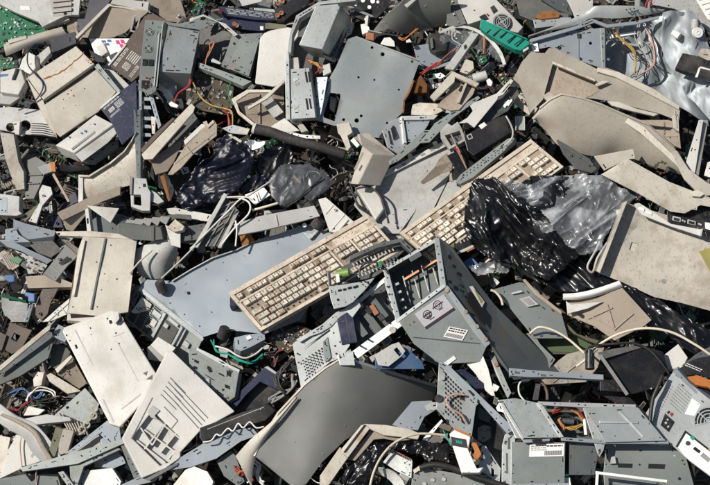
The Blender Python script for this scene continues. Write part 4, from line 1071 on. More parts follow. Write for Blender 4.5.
pp(r, 'side', a3("255,368 385,288 395,345 330,385 250,395"), 22, BE, th=1)
m = MB(); [m.prism(lift(a3(s), 30.3), Vector((0, 0, -.5))) for s in ("320,305 345,287 348,292 323,310", "408,262 425,252 428,258 411,268")]; m.build('slot', SD, r)
r = rt('frame_bar', 'grey steel frame bar with short legs crossing the lower left corner', 'frame', (80, 450), 34)
pp(r, 'bar', a3("75,418 470,305 482,322 300,402 88,432"), 36, SG, th=4)
pp(r, 'lower_bar', a3("270,412 440,335 470,345 325,412 300,485 275,485"), 33, SG, th=4)
pp(r, 'leg', a3("460,312 480,308 545,450 520,460"), 34, SD, th=4)
pl('black_tray', 'black plastic tray under the grey frame bar', 'tray', a3("85,412 235,380 262,395 275,440 120,470 100,445"), 24, BK, ext=(1, 3, -8))
pl('silver_case', 'silver plastic case lying along the bottom left edge', 'case', a3("-20,470 100,445 225,452 240,500 -20,510"), 30, SG, ext=(0, 0, -12), bevel=1.2)
pl('silver_case', 'smaller silver case right of the black tray on the bottom edge', 'case', a3("292,432 435,418 470,470 455,510 310,510"), 30, ST, ext=(1, 2, -12), bevel=1.2)
pl('steel_clip', 'narrow steel clip between the two silver cases', 'clip', a3("225,435 245,430 290,490 270,500"), 36, ST, ext=(1, 1, -4))
r = rt('steel_rail', 'long blue grey steel rail below the white lattice cover', 'rail', (190, 455), 40)
pp(r, 'top_face', a3("455,490 610,420 698,378") + b3("130,310 235,268 300,262 325,290 255,315 160,382 60,415 -40,430 -80,470") + a3("470,500"), 41, SB, th=4, g=(0, -.15))
m = MB(); m.prism(lift(a3("565,460 660,408 690,398 690,405 620,445 575,468"), 41.6), Vector((0, 0, -1))); m.build('slot', SD, r)
m = MB(); [m.prism(lift(circ(x, y, .9, 8), 41.2 - .15 * (y - 452)), Vector((0, 0, -.5))) for x, y in b3("135,370 205,335 245,318 100,395")]; m.build('hole', IN, r)
pl('white_dome', 'white rounded plastic end at the bottom edge under the steel rail', 'dome', b3("-20,500 40,425 75,412 125,432 148,470 140,500"), 46, WH, ext=(1, 2, -8), bevel=1.5)
pl('dark_bracket', 'dark grey bracket with spots right of the steel rail end', 'bracket', b3("160,390 215,350 235,370 270,470 245,490 190,450"), 34, SD, ext=(1, 1, -8))
r = rt('wire_tangle', 'red and yellow wires under the folded grey shell edge', 'wires', (245, 468), 36)
wires(r, 'red_wire', b3("235,415 255,440 285,445 300,470"), 38, RW, 1.0, 3, 2)
wires(r, 'yellow_wire', b3("245,440 270,430 290,455"), 40, YW, .8, 2, 2)
wires(r, 'white_wire', b3("300,380 330,405 325,445 345,480"), 36, WW, .9, 3, 3)
# ================================================================ top middle (b0, c0)
r = rt('drive_chassis', 'open grey steel drive chassis right of the upright power supply', 'chassis', (225, 55), 10)
pp(r, 'floor_plate', z(200, 0)("192,205 372,195 340,300 300,465 125,395"), 12, SD, g=(.1, -.2))
pp(r, 'embossed_panel', z(200, 0)("238,228 348,248 290,452 168,408"), 14, SD, th=2.2, g=(.1, -.2), bevel=.8)
pp(r, 'back_wall', z(200, 0)("-20,160 110,150 195,210 130,390 0,360"), -6, DG, g=(.2, .1))
pp(r, 'upper_lip', z(200, 0)("-60,128 20,98 110,132 205,215 225,205 150,140 105,125 20,85 -60,110"), 20, ST, th=1.5)
pp(r, 'front_lip', z(200, 0)("-10,368 130,418 305,482 255,510 120,450 -10,398"), 18, SG, ext=(0, 3, -5))
pp(r, 'clip', z(200, 0)("62,350 78,345 125,370 120,382 70,368"), 8, ST, th=2)
m = MB(); [m.prism(lift(circ(x, y, 1.2, 9), 13.2 + .1 * (x - 245) - .2 * (y - 50)), Vector((0, 0, -.5))) for x, y in z(200, 0)("202,258 148,392 285,425 335,280")]; m.build('hole', IN, r)
# navy drives at the top
r = rt('card_drive', 'navy drive with printed top lying above the steel chassis', 'drive', (225, 15), 22)
q = z(200, 0)("105,40 130,38 445,75 452,120 330,118 135,90")
pp(r, 'printed_top', q, 24, NV, g=(0, -.3), ext=(1, 3, -9))
m = MB(); F = quadframe(z(200, 0)("110,42 440,76 135,90"), 24, (0, -.3), cen(q)); lines(F, 4, .12, .95, .1, .85, mb=m, gap=.35); m.build('printing', LG, r)
m = MB(); m.cyl(P(219.5, 11.5, 27), P(220, 12, 30), 2, 10); m.build('red_knob', RW, r)
r = rt('navy_box', 'navy box with a copper coil and white sticker, under the printed drive', 'box', (222, 25), 16)
pp(r, 'front_panel', z(200, 0)("150,95 385,130 385,185 345,185 240,172 130,140 135,100"), 17, NV, ext=(1, 2, -12))
pp(r, 'sticker', z(200, 0)("355,155 375,156 375,178 357,178"), 17.4, PA, th=.4)
def coil(parent, x, y, h, r_=1.9):
    m = MB()
    c = P(x, y, h); m.cyl(c - Vector((0, 0, 3)), c, r_, 14); m.ring(c, Vector((0, 0, 1)), r_ * .55, r_ * 1.05, .7, 16); m.build('coil', CO, parent)
coil(r, *z(200, 0)("202,142")[0], 20); coil(r, *z(200, 0)("220,152")[0], 20)
pl('olive_strip', 'pale olive strip end to end with the navy box', 'strip', z(200, 0)("385,132 512,148 512,180 455,172 385,172"), 18, OL, ext=(0, 2, -5))
r = rt('black_drive', 'black drive with four copper coils above the white flap', 'drive', (285, 12), 26)
pp(r, 'body', z(200, 0)("440,60 560,-20 640,-20 640,30 540,90 500,125 450,120"), 26, BK, ext=(1, 3, -10))
for s in ("458,92", "482,78", "462,20", "488,8"): coil(r, *z(200, 0)(s)[0], 28.5, 2.2)
pl('silver_bar', 'grey bar behind the printed navy drive', 'bar', z(200, 0)("320,45 440,55 445,75 320,62"), 18, SG, ext=(0, 2, -6))
pl('white_sheet', 'white crumpled sheet at the top edge above the navy drive', 'sheet', z(200, 0)("215,-20 380,-20 365,10 250,38"), 18, LG, th=1)
pl('slate_frame', 'slate plastic frame at the top edge left of the white sheet', 'frame', z(200, 0)("160,-20 210,-20 250,38 225,42"), 20, SL, th=3)
pl('plastic_flap', 'white rounded plastic flap standing between steel chassis and drive cage', 'flap', z(200, 0)("325,490 355,225 378,195 420,178 520,160 585,175 580,215 540,270 520,335 505,490") + b0("415,330 380,335 318,325"), 26, WH, th=2.5, g=(.1, .1), bevel=1)
# drive cage
r = rt('drive_cage', 'tall open steel cage holding a grey box and slotted bracket', 'drive cage', (310, 60), 40)
pp(r, 'left_rail', b0("426,215 442,210 446,462 430,465"), 40, ST, ext=(2, 0, -8))
pp(r, 'upper_rail', b0("435,200 445,130 470,60 555,8 700,-14 700,4 565,18 482,72 455,135 450,205"), 42, ST, ext=(2, 3, -6))
pp(r, 'back_panel', b0("455,140 482,75 560,20 690,0 640,220 600,260 545,300 450,300"), 6, DG, th=1)
q = b0("480,175 545,22 632,15 640,30 572,192")
o = pp(r, 'grey_box', q, [50, 52, 52, 51, 49], ST, ext=(12, 8, -26), bevel=.8)
pp(r, 'box_side', z(320, 0)("-5,290 55,190 132,25 150,150 90,370 40,350"), 32, SD, th=1, g=(-.4, 0))  # right side in darker steel, its shade painted in
pp(r, 'box_tab', b0("560,40 595,25 608,30 572,48"), 51.5, ST, th=2)
q = b0("448,268 520,264 545,456 440,462")
o = pp(r, 'slotted_bracket', q, 38, ST, ext=(3, 2, -10), bevel=.6)
m = MB(); [m.prism(lift(b0(s), 38.2), Vector((0, 0, -.5))) for s in ("502,278 510,278 517,320 509,320", "514,278 522,278 527,318 520,318", "505,382 513,382 520,425 512,425", "518,382 525,382 532,422 525,422")]; m.build('slot', IN, o)
m = MB(); [m.prism(lift(b0(s), 38.6), Vector((0, 0, -.8))) for s in ("458,305 475,300 478,308 462,318", "460,325 480,318 480,330 465,330", "460,412 478,408 480,415 462,425")]; m.build('clip', LG, o)
pp(r, 'cream_clip', b0("446,225 478,222 482,268 448,272"), 34, CR, ext=(1, 1, -5))
pp(r, 'side_strip', b0("545,300 592,298 575,400 560,470 540,460"), 30, SB, th=1, g=(.3, 0))
wires(r, 'red_wire', b0("510,232 535,240 560,255 552,280"), 30, RW, .8, 4, 2); wires(r, 'orange_wire', b0("520,240 550,250 565,265"), 32, YW, .7, 3, 2)
pp(r, 'white_plug', b0("572,255 600,245 605,280 575,295"), 30, WH, ext=(1, 1, -5))
# big grey folded panel
r = rt('case_panel', 'large grey dented steel panel with a rectangular cut-out and small holes', 'panel', (365, 90), 22)
out = z(320, 0)("165,232 215,218 290,248 440,300 592,358") + z(300, 80)("668,0 640,70 612,120 605,195 555,240 485,310 470,340 400,330 320,315 240,265 205,272 95,238 110,170 160,60") + z(320, 0)("60,455 95,395")
hole = z(300, 80)("178,76 236,82 240,95 205,245 140,222 140,205")
hs = [circ(*z(300, 80)(s)[0], rr, 10) for s, rr in (("335,240", 2.3), ("258,235", 1.5), ("362,213", 1.5), ("515,255", 1.2), ("585,58", 1.1), ("440,0", 1.1))] + [circ(*z(320, 0)(s)[0], rr, 10) for s, rr in (("370,322", 2.1), ("308,282", 1.5), ("228,458", 1.2), ("545,365", 1.3))]
m = plate(out, 24, th=1, holes=[hole] + hs, g=(-.08, -.05), wp=(5, 2, .022)); m.build('sheet', SP, r)
pp(r, 'rim', z(300, 80)("640,70 668,0 678,4 652,72 622,122 616,196 605,195 612,120"), 23, RU, th=2)
pp(r, 'top_hem', z(320, 0)("165,228 218,214 592,352 592,362 290,252 215,224"), 25, SG, th=2)
m = ruled(z(320, 0)("58,458 20,485") + z(300, 80)("160,40 110,165 92,240"), 24, z(300, 80)("178,76 150,110 135,160 120,215 115,235") , 20, -3, th=1, n=8); m.build('fold', SB, r)
# inside the cutout
pl('white_latch', 'white plastic latch seen through the cut-out of the dented panel', 'latch', z(300, 80)("180,95 215,110 200,190 175,170"), 12, WH, ext=(1, 1, -5))
# dark grey housing at the top
r = rt('monitor_back', 'large dark grey monitor back with round bosses at the top edge', 'monitor back', (405, 15), 40)
q = c0("92,125 125,75 195,18 235,-20 385,-20 392,95 345,100 225,130 150,122")
m = ruled(c0("88,122 130,70 195,15 240,-30 390,-30"), [38, 46, 56, 62, 62], c0("150,124 190,126 225,131 300,112 390,98"), [36, 30, 22, 18, 18], 3, th=2, n=20); m.build('shell', SM, r)
for s, rr in (("132,98", 4.2), ("290,18", 2), ("182,12", 2.2)):
    m = MB(); x, y = c0(s)[0]; m.ring(P(x, y, 47), Vector((0, -.6, .8)).normalized(), rr * .3, rr, 1.6, 18); m.build('boss', GY, r)
pp(r, 'ridge', c0("210,20 268,-22 282,-22 222,30"), 56, LG, ext=(1, 1, -6))  # highlight along the ridge painted as lighter grey
pl('side_panel', 'dark slate panel between the dark monitor back and the white power supply', 'panel', z(430, 0)("108,-20 150,-20 215,140 150,160 95,150"), 36, DG, th=2, g=(.2, 0))
m = MB(); [m.prism(lift(circ(*z(430, 0)(s)[0], .9, 8), 38.5), Vector((0, 0, -2))) for s in ("140,85", "95,148", "132,10")]; m.build('screw', WH, bpy.data.objects['side_panel'])
# dark stuff with white bits
r = rt('dark_grille', 'black grille plate with pale blotches above the dented steel panel', 'grille', (362, 8), 26)
pp(r, 'plate', c0("-40,-20 140,-20 165,10 105,70 75,90 10,60 -30,30"), 18, BK, th=2)
m = MB(); [m.prism(lift(circ(*c0(s)[0], rr, 7), 18.4), Vector((0, 0, -.8))) for s, rr in (("50,2", 2.2), ("75,28", 2), ("88,5", 2.4), ("15,38", 1.6), ("62,75", 1.8), ("108,8", 1.6), ("22,20", 1.2))]; m.build('pale_patch', PA, r)
pp(r, 'arm', z(320, 0)("160,40 180,35 310,90 320,102 295,100"), 24, GY, th=2)
r = rt('white_connector', 'white connector and orange capacitor on the upper hem of the dented panel', 'connector', (368, 30), 24)
pp(r, 'connector', z(320, 0)("240,145 260,140 290,160 295,185 250,205"), 27, PA, ext=(1, 2, -5))
pp(r, 'lead', z(320, 0)("270,95 288,90 280,160 262,165"), 26, WH, ext=(1, 0, -3))
pp(r, 'capacitor', z(320, 0)("275,190 320,195 318,240 270,232"), 28, CO, ext=(1, 1, -5))
pl('white_disc', 'white half disc behind the hem of the dented panel', 'disc', z(320, 0)("358,262 380,225 415,220 440,245 445,278 400,272"), 27, PA, th=2)
r = rt('wire_tangle', 'orange and red wires beside the white half disc', 'wires', (410, 38), 26)
wires(r, 'orange_wire', z(320, 0)("460,215 490,235 530,205 575,175"), 29, OR, .6, 3, 1.5)
wires(r, 'bare_strip', z(320, 0)("280,180 360,195 470,215"), 29, LG, .7)
wires(r, 'red_wire', z(320, 0)("600,440 640,410 690,380 715,365"), 22, RW, .7, 3, 1.6)
pl('white_chip', 'small white chip beside the orange wires', 'chip', z(320, 0)("510,240 530,228 545,250 515,252"), 28, PA, th=2)
pl('white_case_tab', 'white tab standing left of the dented panel top corner', 'tab', z(320, 0)("170,140 205,135 185,200 150,225"), 20, LG, th=2)
# white PSU
r = rt('power_supply', 'off white power supply with round fan grille behind the teal comb', 'power supply', (500, 12), 34)
q = z(430, 0)("145,-40 365,-40 395,0 550,160 520,195 420,170 300,120 225,145 200,90")
pp(r, 'housing', q, 34, WH, ext=(2, 6, -16), g=(-.1, -.05)); C_ = cen(q)
F = quadframe(z(430, 0)("145,-40 395,-40 300,120"), 34, (-.1, -.05), C_)
F = frame((490, 0), (500, 0), (490, 10), 34.3 - .1 * (490 - C_[0]))
fan(r, F, (502 - 490) / 10, 2.2, 9.0, 4)
x0, y0 = z(430, 0)("372,58")[0]
m = MB(); m.prism(lift(z(430, 0)("355,45 378,30 400,62 375,82"), 34.5), Vector((0, 0, -2))); m.build('socket', BK, r, .3)
m = MB(); m.prism(lift(z(430, 0)("290,100 325,82 345,110 310,125"), 35.5), Vector((0, 0, -2))); m.build('switch', BK, r, .3)
m = MB(); m.prism(lift(z(430, 0)("338,78 350,90 342,95 332,85"), 35.2), Vector((0, 0, -1))); m.build('voltage_switch', RW, r)
pp(r, 'sticker', z(430, 0)("180,0 215,20 195,40 165,18"), 36.5, PA, th=.5)
m = MB(); [m.prism(lift(circ(x, y, .8, 8), 36), Vector((0, 0, -1.5))) for x, y in z(430, 0)("218,105 262,62 240,30")]; m.build('screw', SD, r)
# teal comb
r = rt('teal_comb', 'bright teal green plastic comb strip with five slits near the top', 'strip', (503, 35), 44)
q = z(430, 0)("292,162 302,118 360,135 470,180 575,232 592,258 540,298 500,292 395,235 325,190")
pp(r, 'body', q, 48, TL, ext=(2, 4, -7), bevel=.6, g=(0, -.2))
m = MB()
for s in ("335,195 390,150", "372,212 425,168", "412,222 465,182", "455,248 512,205", "498,268 552,228"): a, b = z(430, 0)(s); slit(a, b, 1.1, 49.2)
m.build('slit', IN, r)
pp(r, 'edge', z(430, 0)("302,112 575,228 580,236 300,124"), 51, TL, th=3)
pp(r, 'tab', z(430, 0)("545,292 580,272 586,288 555,308"), 44, WH, th=3)
# visor
r = rt('visor', 'clear curved plastic visor under the teal comb', 'visor', (475, 45), 26)
ruled(z(430, 0)("50,190 150,150 260,165 350,220 420,300 450,380"), 36, z(430, 0)("60,200 160,165 255,182 335,232 400,310 432,385"), 35, 0, th=3, n=14).build('edge', LG, r)
fl_ = film(z(430, 0)("60,195 150,160 260,175 340,230 410,310 440,385 330,330 250,280 60,235"), 30, 2, 5, cell=2.2).build('pane', VI, r)
r = rt('grey_post', 'light grey post with a square hole beside the small green board', 'post', (462, 52), 34)
pp(r, 'post', z(430, 0)("85,405 245,195 290,200 138,415"), 36, LG, ext=(2, 1, -6), bevel=.5, holes=[z(430, 0)("200,272 214,262 222,282 205,295")])
pcb('circuit_board', 'tiny green circuit board with white plug below the clear visor', z(430, 0)("285,335 330,325 338,365 295,380"), 30, n=10, smin=.5, smax=1.4)
r = rt('ribbon_wires', 'violet and orange wires hanging from the teal comb', 'wires', (485, 43), 30)
wires(r, 'violet_wire', z(430, 0)("325,215 330,260 322,310 330,330"), 34, PI, .7, 3, 1.4); wires(r, 'orange_wire', z(430, 0)("318,215 322,265 316,320"), 34, OR, .6, 2, 1)
pl('cream_knob', 'cream moulded knob left of the tiny green board', 'knob', z(430, 0)("180,390 215,350 255,365 260,405 220,440 175,425"), 30, CR, ext=(1, 2, -7), bevel=1.2)
m = MB(); m.cyl(P(*z(430, 0)("255,470")[0], 24), P(*z(430, 0)("335,445")[0], 26), 5, 16); tag(m.build('grey_roller', LG, None, .5), 'short grey roller above the taupe tray', 'roller')
pl('blue_base', 'pale blue steel base plate under the clear visor', 'plate', c0("245,180 385,155 430,175 400,225 300,262 262,240"), 12, SB, th=1)
pl('blue_base', 'pale blue steel shelf at the foot of the blue base plate', 'plate', c0("262,245 370,225 395,250 300,275 268,268"), 6, SB, th=1)
r = rt('black_connector', 'black box with square front between the dented panel and the visor', 'connector', (435, 40), 24)
pp(r, 'body', c0("300,135 345,122 382,150 372,195 330,205 305,190"), 24, BK, ext=(2, 3, -9))
pp(r, 'clip', c0("310,150 320,145 325,185 315,190"), 27, DG, th=2)
r = rt('wire_tangle', 'red and brown wires lying on the blue base plate', 'wires', (440, 60), 20)
wires(r, 'brown_wire', c0("340,255 370,220 410,190"), 22, CO, .7, 3, 1.5); wires(r, 'red_wire', c0("285,275 305,262 330,255 360,240"), 22, RW, .7, 2, 1.2)
pl('rust_block', 'rusty orange block beside the right edge of the dented panel', 'block', c0("255,310 275,290 300,330 298,360 245,362"), 12, RU, ext=(2, 2, -8))
r = rt('printer_tray', 'beige plastic tray with raised rim lying in the upper middle', 'tray', (452, 92), 30)
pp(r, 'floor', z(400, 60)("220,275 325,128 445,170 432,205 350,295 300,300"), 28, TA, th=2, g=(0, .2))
pp(r, 'left_wall', z(400, 60)("178,215 312,66 330,78 322,130 205,242"), 34, BE, th=4)
pp(r, 'top_wall', z(400, 60)("312,66 330,75 470,138 450,160 325,100"), 34, BE, th=4)
pp(r, 'divider', z(400, 60)("338,250 385,135 398,140 352,255"), 33, BE, th=5)
m = MB(); m.prism(lift(z(400, 60)("345,180 362,150 376,158 358,188"), 29.5), Vector((0, 0, -1.5))); m.build('notch', IN, r)
pl('white_scrap', 'small torn white plate left of the beige tray', 'scrap', z(400, 60)("205,85 240,75 270,95 240,112 215,105"), 24, PA, th=1.5)
pl('beige_flap', 'beige flap lying under the beige tray', 'flap', z(400, 60)("60,325 75,265 115,252 215,258 255,300 200,328"), 16, BE, th=2)
r = rt('steel_case', 'pale blue grey case with silver socket panel right of the dented panel', 'case', (410, 130), 18)
pp(r, 'top_face', z(400, 60)("30,352 185,345 160,395 90,485 30,485"), 20, SB, th=1)
pp(r, 'front_rim', z(400, 60)("5,332 225,326 200,352 22,356 40,490 22,490"), 23, ST, th=3)
pp(r, 'socket_plate', z(300, 80)("488,300 545,240 602,215 645,425 600,450 520,400"), 22, ST, th=2, g=(-.3, 0))
m = MB(); m.prism(lift(z(300, 80)("535,290 552,268 572,330 550,352"), 25.5), Vector((0, 0, -4))); m.build('socket', BK, r, .3)
m = MB(); m.prism(lift(z(300, 80)("450,350 490,310 495,340 495,385"), 24), Vector((0, 0, -1))); m.build('dark_corner', BK, r)
m = MB(); m.prism(lift(z(300, 80)("520,300 528,300 545,380 535,378"), 25), Vector((0, 0, -2))); m.build('slot', IN, r)
r = rt('steel_lid', 'long olive grey steel lid slanting from the blue grey case to the beige tray', 'lid', (435, 110), 28)
pp(r, 'face', z(400, 60)("120,490 205,375 340,285 462,212 475,225 310,345 175,485"), 29, SG, th=2, g=(0, .1))
pp(r, 'tongue', z(350, 130)("230,185 345,85 440,0 490,0 395,100 290,180 240,205"), 28, SG, th=2)
m = MB(); [m.prism(lift(circ(*z(350, 130)(s)[0], .7, 7), 28.3), Vector((0, 0, -.5))) for s in ("255,185", "275,178", "248,195")]; m.build('hole', IN, r)
r = rt('white_bracket', 'sharp white plastic bracket with a loop end above the black parts', 'bracket', (475, 100), 36)
pp(r, 'plate', z(400, 60)("345,375 400,340 432,300 415,270 440,250 470,240 590,190 575,235 440,400 410,395 395,372"), 38, WH, th=2)
pp(r, 'loop', z(400, 60)("575,195 655,112 672,122 610,205 585,215"), 38, WH, th=2, holes=[z(400, 60)("600,195 648,138 655,142 612,190")])
pl('dark_panel', 'dark grey panel behind the white loop bracket', 'panel', z(400, 60)("445,400 570,230 690,150 705,200 640,300 500,380"), 28, DG, th=2, g=(0, 0))
m = MB(); [m.prism(lift(z(400, 60)(s), 29.5), Vector((0, 0, -1))) for s in ("610,270 640,235 655,240 620,285", "632,262 660,228 668,235 640,275")]; m.build('pale_slot', PA, bpy.data.objects['dark_panel.001' if 'dark_panel.001' in bpy.data.objects else 'dark_panel'])
r = rt('white_plug_cluster', 'white plug with violet leads beside the black drive box', 'plug', (490, 82), 30)
pp(r, 'plug', z(400, 60)("510,120 530,108 548,130 540,155 520,150"), 33, PA, ext=(1, 2, -5))
wires(r, 'violet_lead', z(400, 60)("470,160 500,170 535,150 560,190"), 31, PI, .8, 4, 2)
r = rt('connector_block', 'grey block of connectors with pink wires in the middle of the heap', 'connector', (448, 135), 36)
pp(r, 'shell', c1("350,42 378,12 395,22 418,6 432,30 452,78 386,114 352,72"), 36, LG, ext=(2, 3, -9), holes=[c1("368,60 425,42 438,75 392,100")])
pp(r, 'recess', c1("366,60 426,40 440,76 392,102"), 30, SD, th=2)
wires(r, 'pink_wire', c1("395,60 412,95 425,125 455,190"), [36, 40, 42, 36], PW, .7, 2, 1.2); wires(r, 'red_wire', c1("400,110 415,118 430,135"), 42, RW, .8, 2, 1)
r = rt('black_drive', 'black drive box with white sticker above the perforated strip', 'drive', (478, 132), 40)
pp(r, 'body', c1("440,62 560,-5 600,-20 622,50 480,138 455,120"), 40, BK, ext=(4, 5, -14), bevel=.7)
pp(r, 'sticker', c1("498,22 520,8 532,20 510,36"), 40.4, PA, th=.5)
pp(r, 'symbol', c1("452,60 470,52 478,70 460,78"), 40.3, LG, th=.5, holes=[c1("457,62 468,57 473,68 462,73")])
m = MB(); m.cyl(P(466, 126, 40), P(467, 127, 43), 3.6, 18); m.ring(P(467, 127, 43), Vector((0, 0, 1)), 1.2, 2.2, .6); m.build('knob', BK, r)
pl('black_box', 'black open box hanging below the connector block', 'box', c1("376,138 440,108 455,130 460,200 428,216"), 34, BK, ext=(2, 3, -10))
pl('yellow_film', 'scrap of olive yellow film beside the black drive box', 'film', c1("528,82 568,64 590,95 560,112 540,108"), 32, YE, th=.6)
r = rt('perforated_strip', 'grey perforated steel strip lying along the broken keyboard', 'strip', (485, 162), 40)
q = c1("408,238 428,212 612,72 640,68 640,84 478,222 428,248")
pp(r, 'strip', q, 40, SG, ext=(2, 2, -6))
m = MB()
for i in range(13):
    t = i / 12
    for dv in (0, 9): x, y = c1("%f,%f" % (440 + t * 165, 212 + dv * 1.2 - t * 112))[0]; m.prism(lift(circ(x, y, .65, 7), 40.2), Vector((0, 0, -.5)))
m.build('hole', IN, r)
cable('braided pale cable running above the perforated strip', c1("605,-15 622,15 632,45 626,75 600,100"), 44, 1.0, LG)
# white flat panel in the centre
r = rt('case_cover', 'large white metal cover with slotted top flange in the centre', 'cover', (400, 190), 12)
out = c1("45,248 375,80 400,120 520,190 480,260 200,470 130,470 15,330")
m = plate(out, 14, th=2, g=(0, 0), wp=(1.5, 9, .025)); m.build('sheet', LG, r)
pp(r, 'flange', c1("48,240 372,78 380,98 62,256"), 18, WH, th=3)
m = MB()
for i in range(8):
    t = .12 + i * .115; x, y = 48 + 324 * t, 246 - 160 * t
    q = c1("%f,%f %f,%f %f,%f %f,%f" % (x, y, x + 16, y - 8, x + 20, y - 1, x + 4, y + 7)); m.prism(lift(q, 18.15), Vector((0, 0, -.4)))
m.build('slot', SG, r)
m = MB(); a, b = c1("402,190 325,345"); slit(a, b, .9, 14.3); m.build('seam', IN, r)
pp(r, 'bent_tab', c1("375,128 398,160 395,195 350,212 322,228 285,250 272,242 330,180 345,152"), [34, 33, 30, 28, 26, 28, 30, 33, 34], TA, th=1)
pl('bent_wire_tab', 'narrow rusty brown tab below the connector block', 'tab', c1("388,165 398,170 395,215 400,240 385,235"), 26, TA, th=2)
r = rt('rounded_cover', 'rounded white cover with black cable at the lower left of the white cover', 'cover', (368, 202), 24)
pp(r, 'cover', c1("18,262 50,250 92,262 118,300 132,345 100,388 40,290"), 24, WH, ext=(0, 3, -8), bevel=1.2)
wires(r, 'black_cable', c1("0,255 40,250 85,265 120,300 140,360 150,400"), 30, KW, 1.1)
wires(r, 'cable_bundle', c1("0,260 20,300 40,330 65,355"), 24, KW, 1.0, 3, 2)
pl('white_flap', 'white curved flap between the white cover and the left keyboard', 'flap', c1("120,385 205,335 252,332 255,350 190,440 140,440"), 15.5, LG, th=2, g=(0, .2))
r = rt('disc_drive', 'tan disc drive with slotted cream front standing left of the white cover', 'disc drive', (370, 165), 40)
q = z(350, 130)("2,318 72,95 136,142 48,322")
pp(r, 'front_panel', q, 42, CR, ext=(22, 1, -16), bevel=.7)
m = MB(); m.prism(lift(z(350, 130)("22,232 72,130 82,136 34,240"), 42.2), Vector((0, 0, -.5))); m.build('tray_slot', TA, r)
m = MB(); m.prism(lift(z(350, 130)("50,235 68,205 74,212 58,245"), 42.3), Vector((0, 0, -.5))); m.build('button', SD, r)
pp(r, 'top_panel', z(350, 130)("0,30 55,25 110,18 272,150 138,152 72,92 30,50"), [30, 33, 32, 26, 34, 40, 38], BE, th=1)
pp(r, 'sticker', z(350, 130)("2,62 22,45 58,88 42,105"), 43, PA, th=1)
pl('plastic_hook', 'beige moulded hook standing in front of the dented panel', 'hook', z(300, 80)("215,262 290,250 310,310 280,330 300,395 280,420 240,330 225,315"), 40, BE, ext=(2, 2, -6), bevel=.6)
# ================================================================ centre left (b1, b2)
cable('fat dark grey rubber hose crossing above the navy bag', z(200, 80)("318,288 420,310 500,340 600,370 720,400") + [(345, 155)], [34, 34, 33, 32, 30, 26], 5.2, RB, name='rubber_hose', cat='hose')
m = MB(); m.cyl(P(253, 128, 34), P(255.5, 128.8, 34), 5.6, 18); m.build('collar', WH, bpy.data.objects['rubber_hose'])
r = rt('monitor_shell', 'broken cream housing with brown inside above the rubber hose', 'shell', (255, 105), 22)
pp(r, 'inner_panel', z(200, 80)("215,115 285,75 420,70 495,10 500,230 430,280 330,262 260,200"), 12, TA, th=2, g=(-.2, .25))  # inside is browner than the cream rim
m = MB(); A = z(200, 80)("188,112 280,58 420,62 492,-5 470,60 385,100 290,165"); 
pp(r, 'left_rim', z(200, 80)("186,112 280,56 420,58 425,72 290,75 215,125 235,185 325,258 310,268 225,200"), 26, CR, th=3)
pp(r, 'ridge', z(200, 80)("282,160 385,95 492,-2 500,12 400,110 290,172"), 30, CR, th=3)
pp(r, 'lower_flap', z(200, 80)("420,275 500,225 590,300 520,310 440,295"), 26, WH, th=2)
pp(r, 'inner_rib', z(200, 80)("360,130 420,95 495,190 440,225"), 18, LG, th=3)
pl('steel_strip', 'pale steel strip right of the rubber hose', 'strip', z(200, 80)("470,290 600,322 712,330 712,350 600,345 500,318"), 26, ST, th=2)
pl('steel_bracket', 'beige clip bracket under the slotted drive cage bracket', 'bracket', z(200, 80)("530,238 590,235 640,300 600,310 570,260"), 28, BE, ext=(1, 2, -5))
r = rt('plug_strip', 'silver ribbon connector and foil at the end of the rubber hose', 'connector', (240, 130), 28)
pp(r, 'connector', z(200, 80)("130,285 195,265 295,290 280,325 180,315"), 28, ST, th=2)
pp(r, 'cream_end', z(200, 80)("235,282 295,288 280,322 230,312"), 28.6, CR, th=1)
pp(r, 'lever', z(200, 80)("165,325 180,318 250,360 240,372"), 29, BE, th=2)
fl('foil', 'crinkled silver foil scrap beside the rubber hose', 'foil', z(200, 80)("255,375 330,345 415,365 360,400 310,425"), 24, 3, 4, FO, cell=1.0)
pcb('circuit_board', 'large brown motherboard in shadow below the steel chassis', z(160, 60)("110,70 240,60 440,120 420,330 250,300 120,220"), 2, m=GD, n=110, mats=(BK, BK, DG, GY, TA), smax=3.5)
r = rt('wire_tangle', 'red, green and orange wires over the brown motherboard', 'wires', (205, 90), 14)
wires(r, 'orange_wire', z(200, 80)("-60,-30 0,95 70,150 150,170 190,195 192,290"), [10, 14, 16, 18, 20, 22], YW, .8)
wires(r, 'red_wire', z(200, 80)("140,180 165,200 172,250 170,290"), 20, RW, 1.0, 2, 1); wires(r, 'green_wire', z(200, 80)("185,10 168,60 172,100 200,150"), 16, GW, .8)
wires(r, 'brown_wire', z(200, 0)("0,300 40,270 70,240 60,330 20,390 60,430"), 12, CO, .7, 3, 3)
r2 = wires(r, 'thick_red_wire', z(100, 80)("540,0 520,40 470,80 440,130"), 22, RW, 1.1, 2, 1)
r = rt('white_plug', 'white plug with red leads left of the brown motherboard', 'plug', (172, 100), 16)
pp(r, 'plug', z(100, 80)("400,130 420,125 465,150 455,165 415,155"), 18, PA, ext=(1, 1, -4)); wires(r, 'white_lead', z(100, 80)("355,40 390,90 400,130"), 18, WW, .7, 3, 2)
fl('clear_wrap', 'scrap of shiny clear wrap beside the steel ladder bracket', 'wrap', z(100, 80)("370,30 430,0 460,50 440,100 390,80"), 12, 3, 9, CF, cell=1.4)
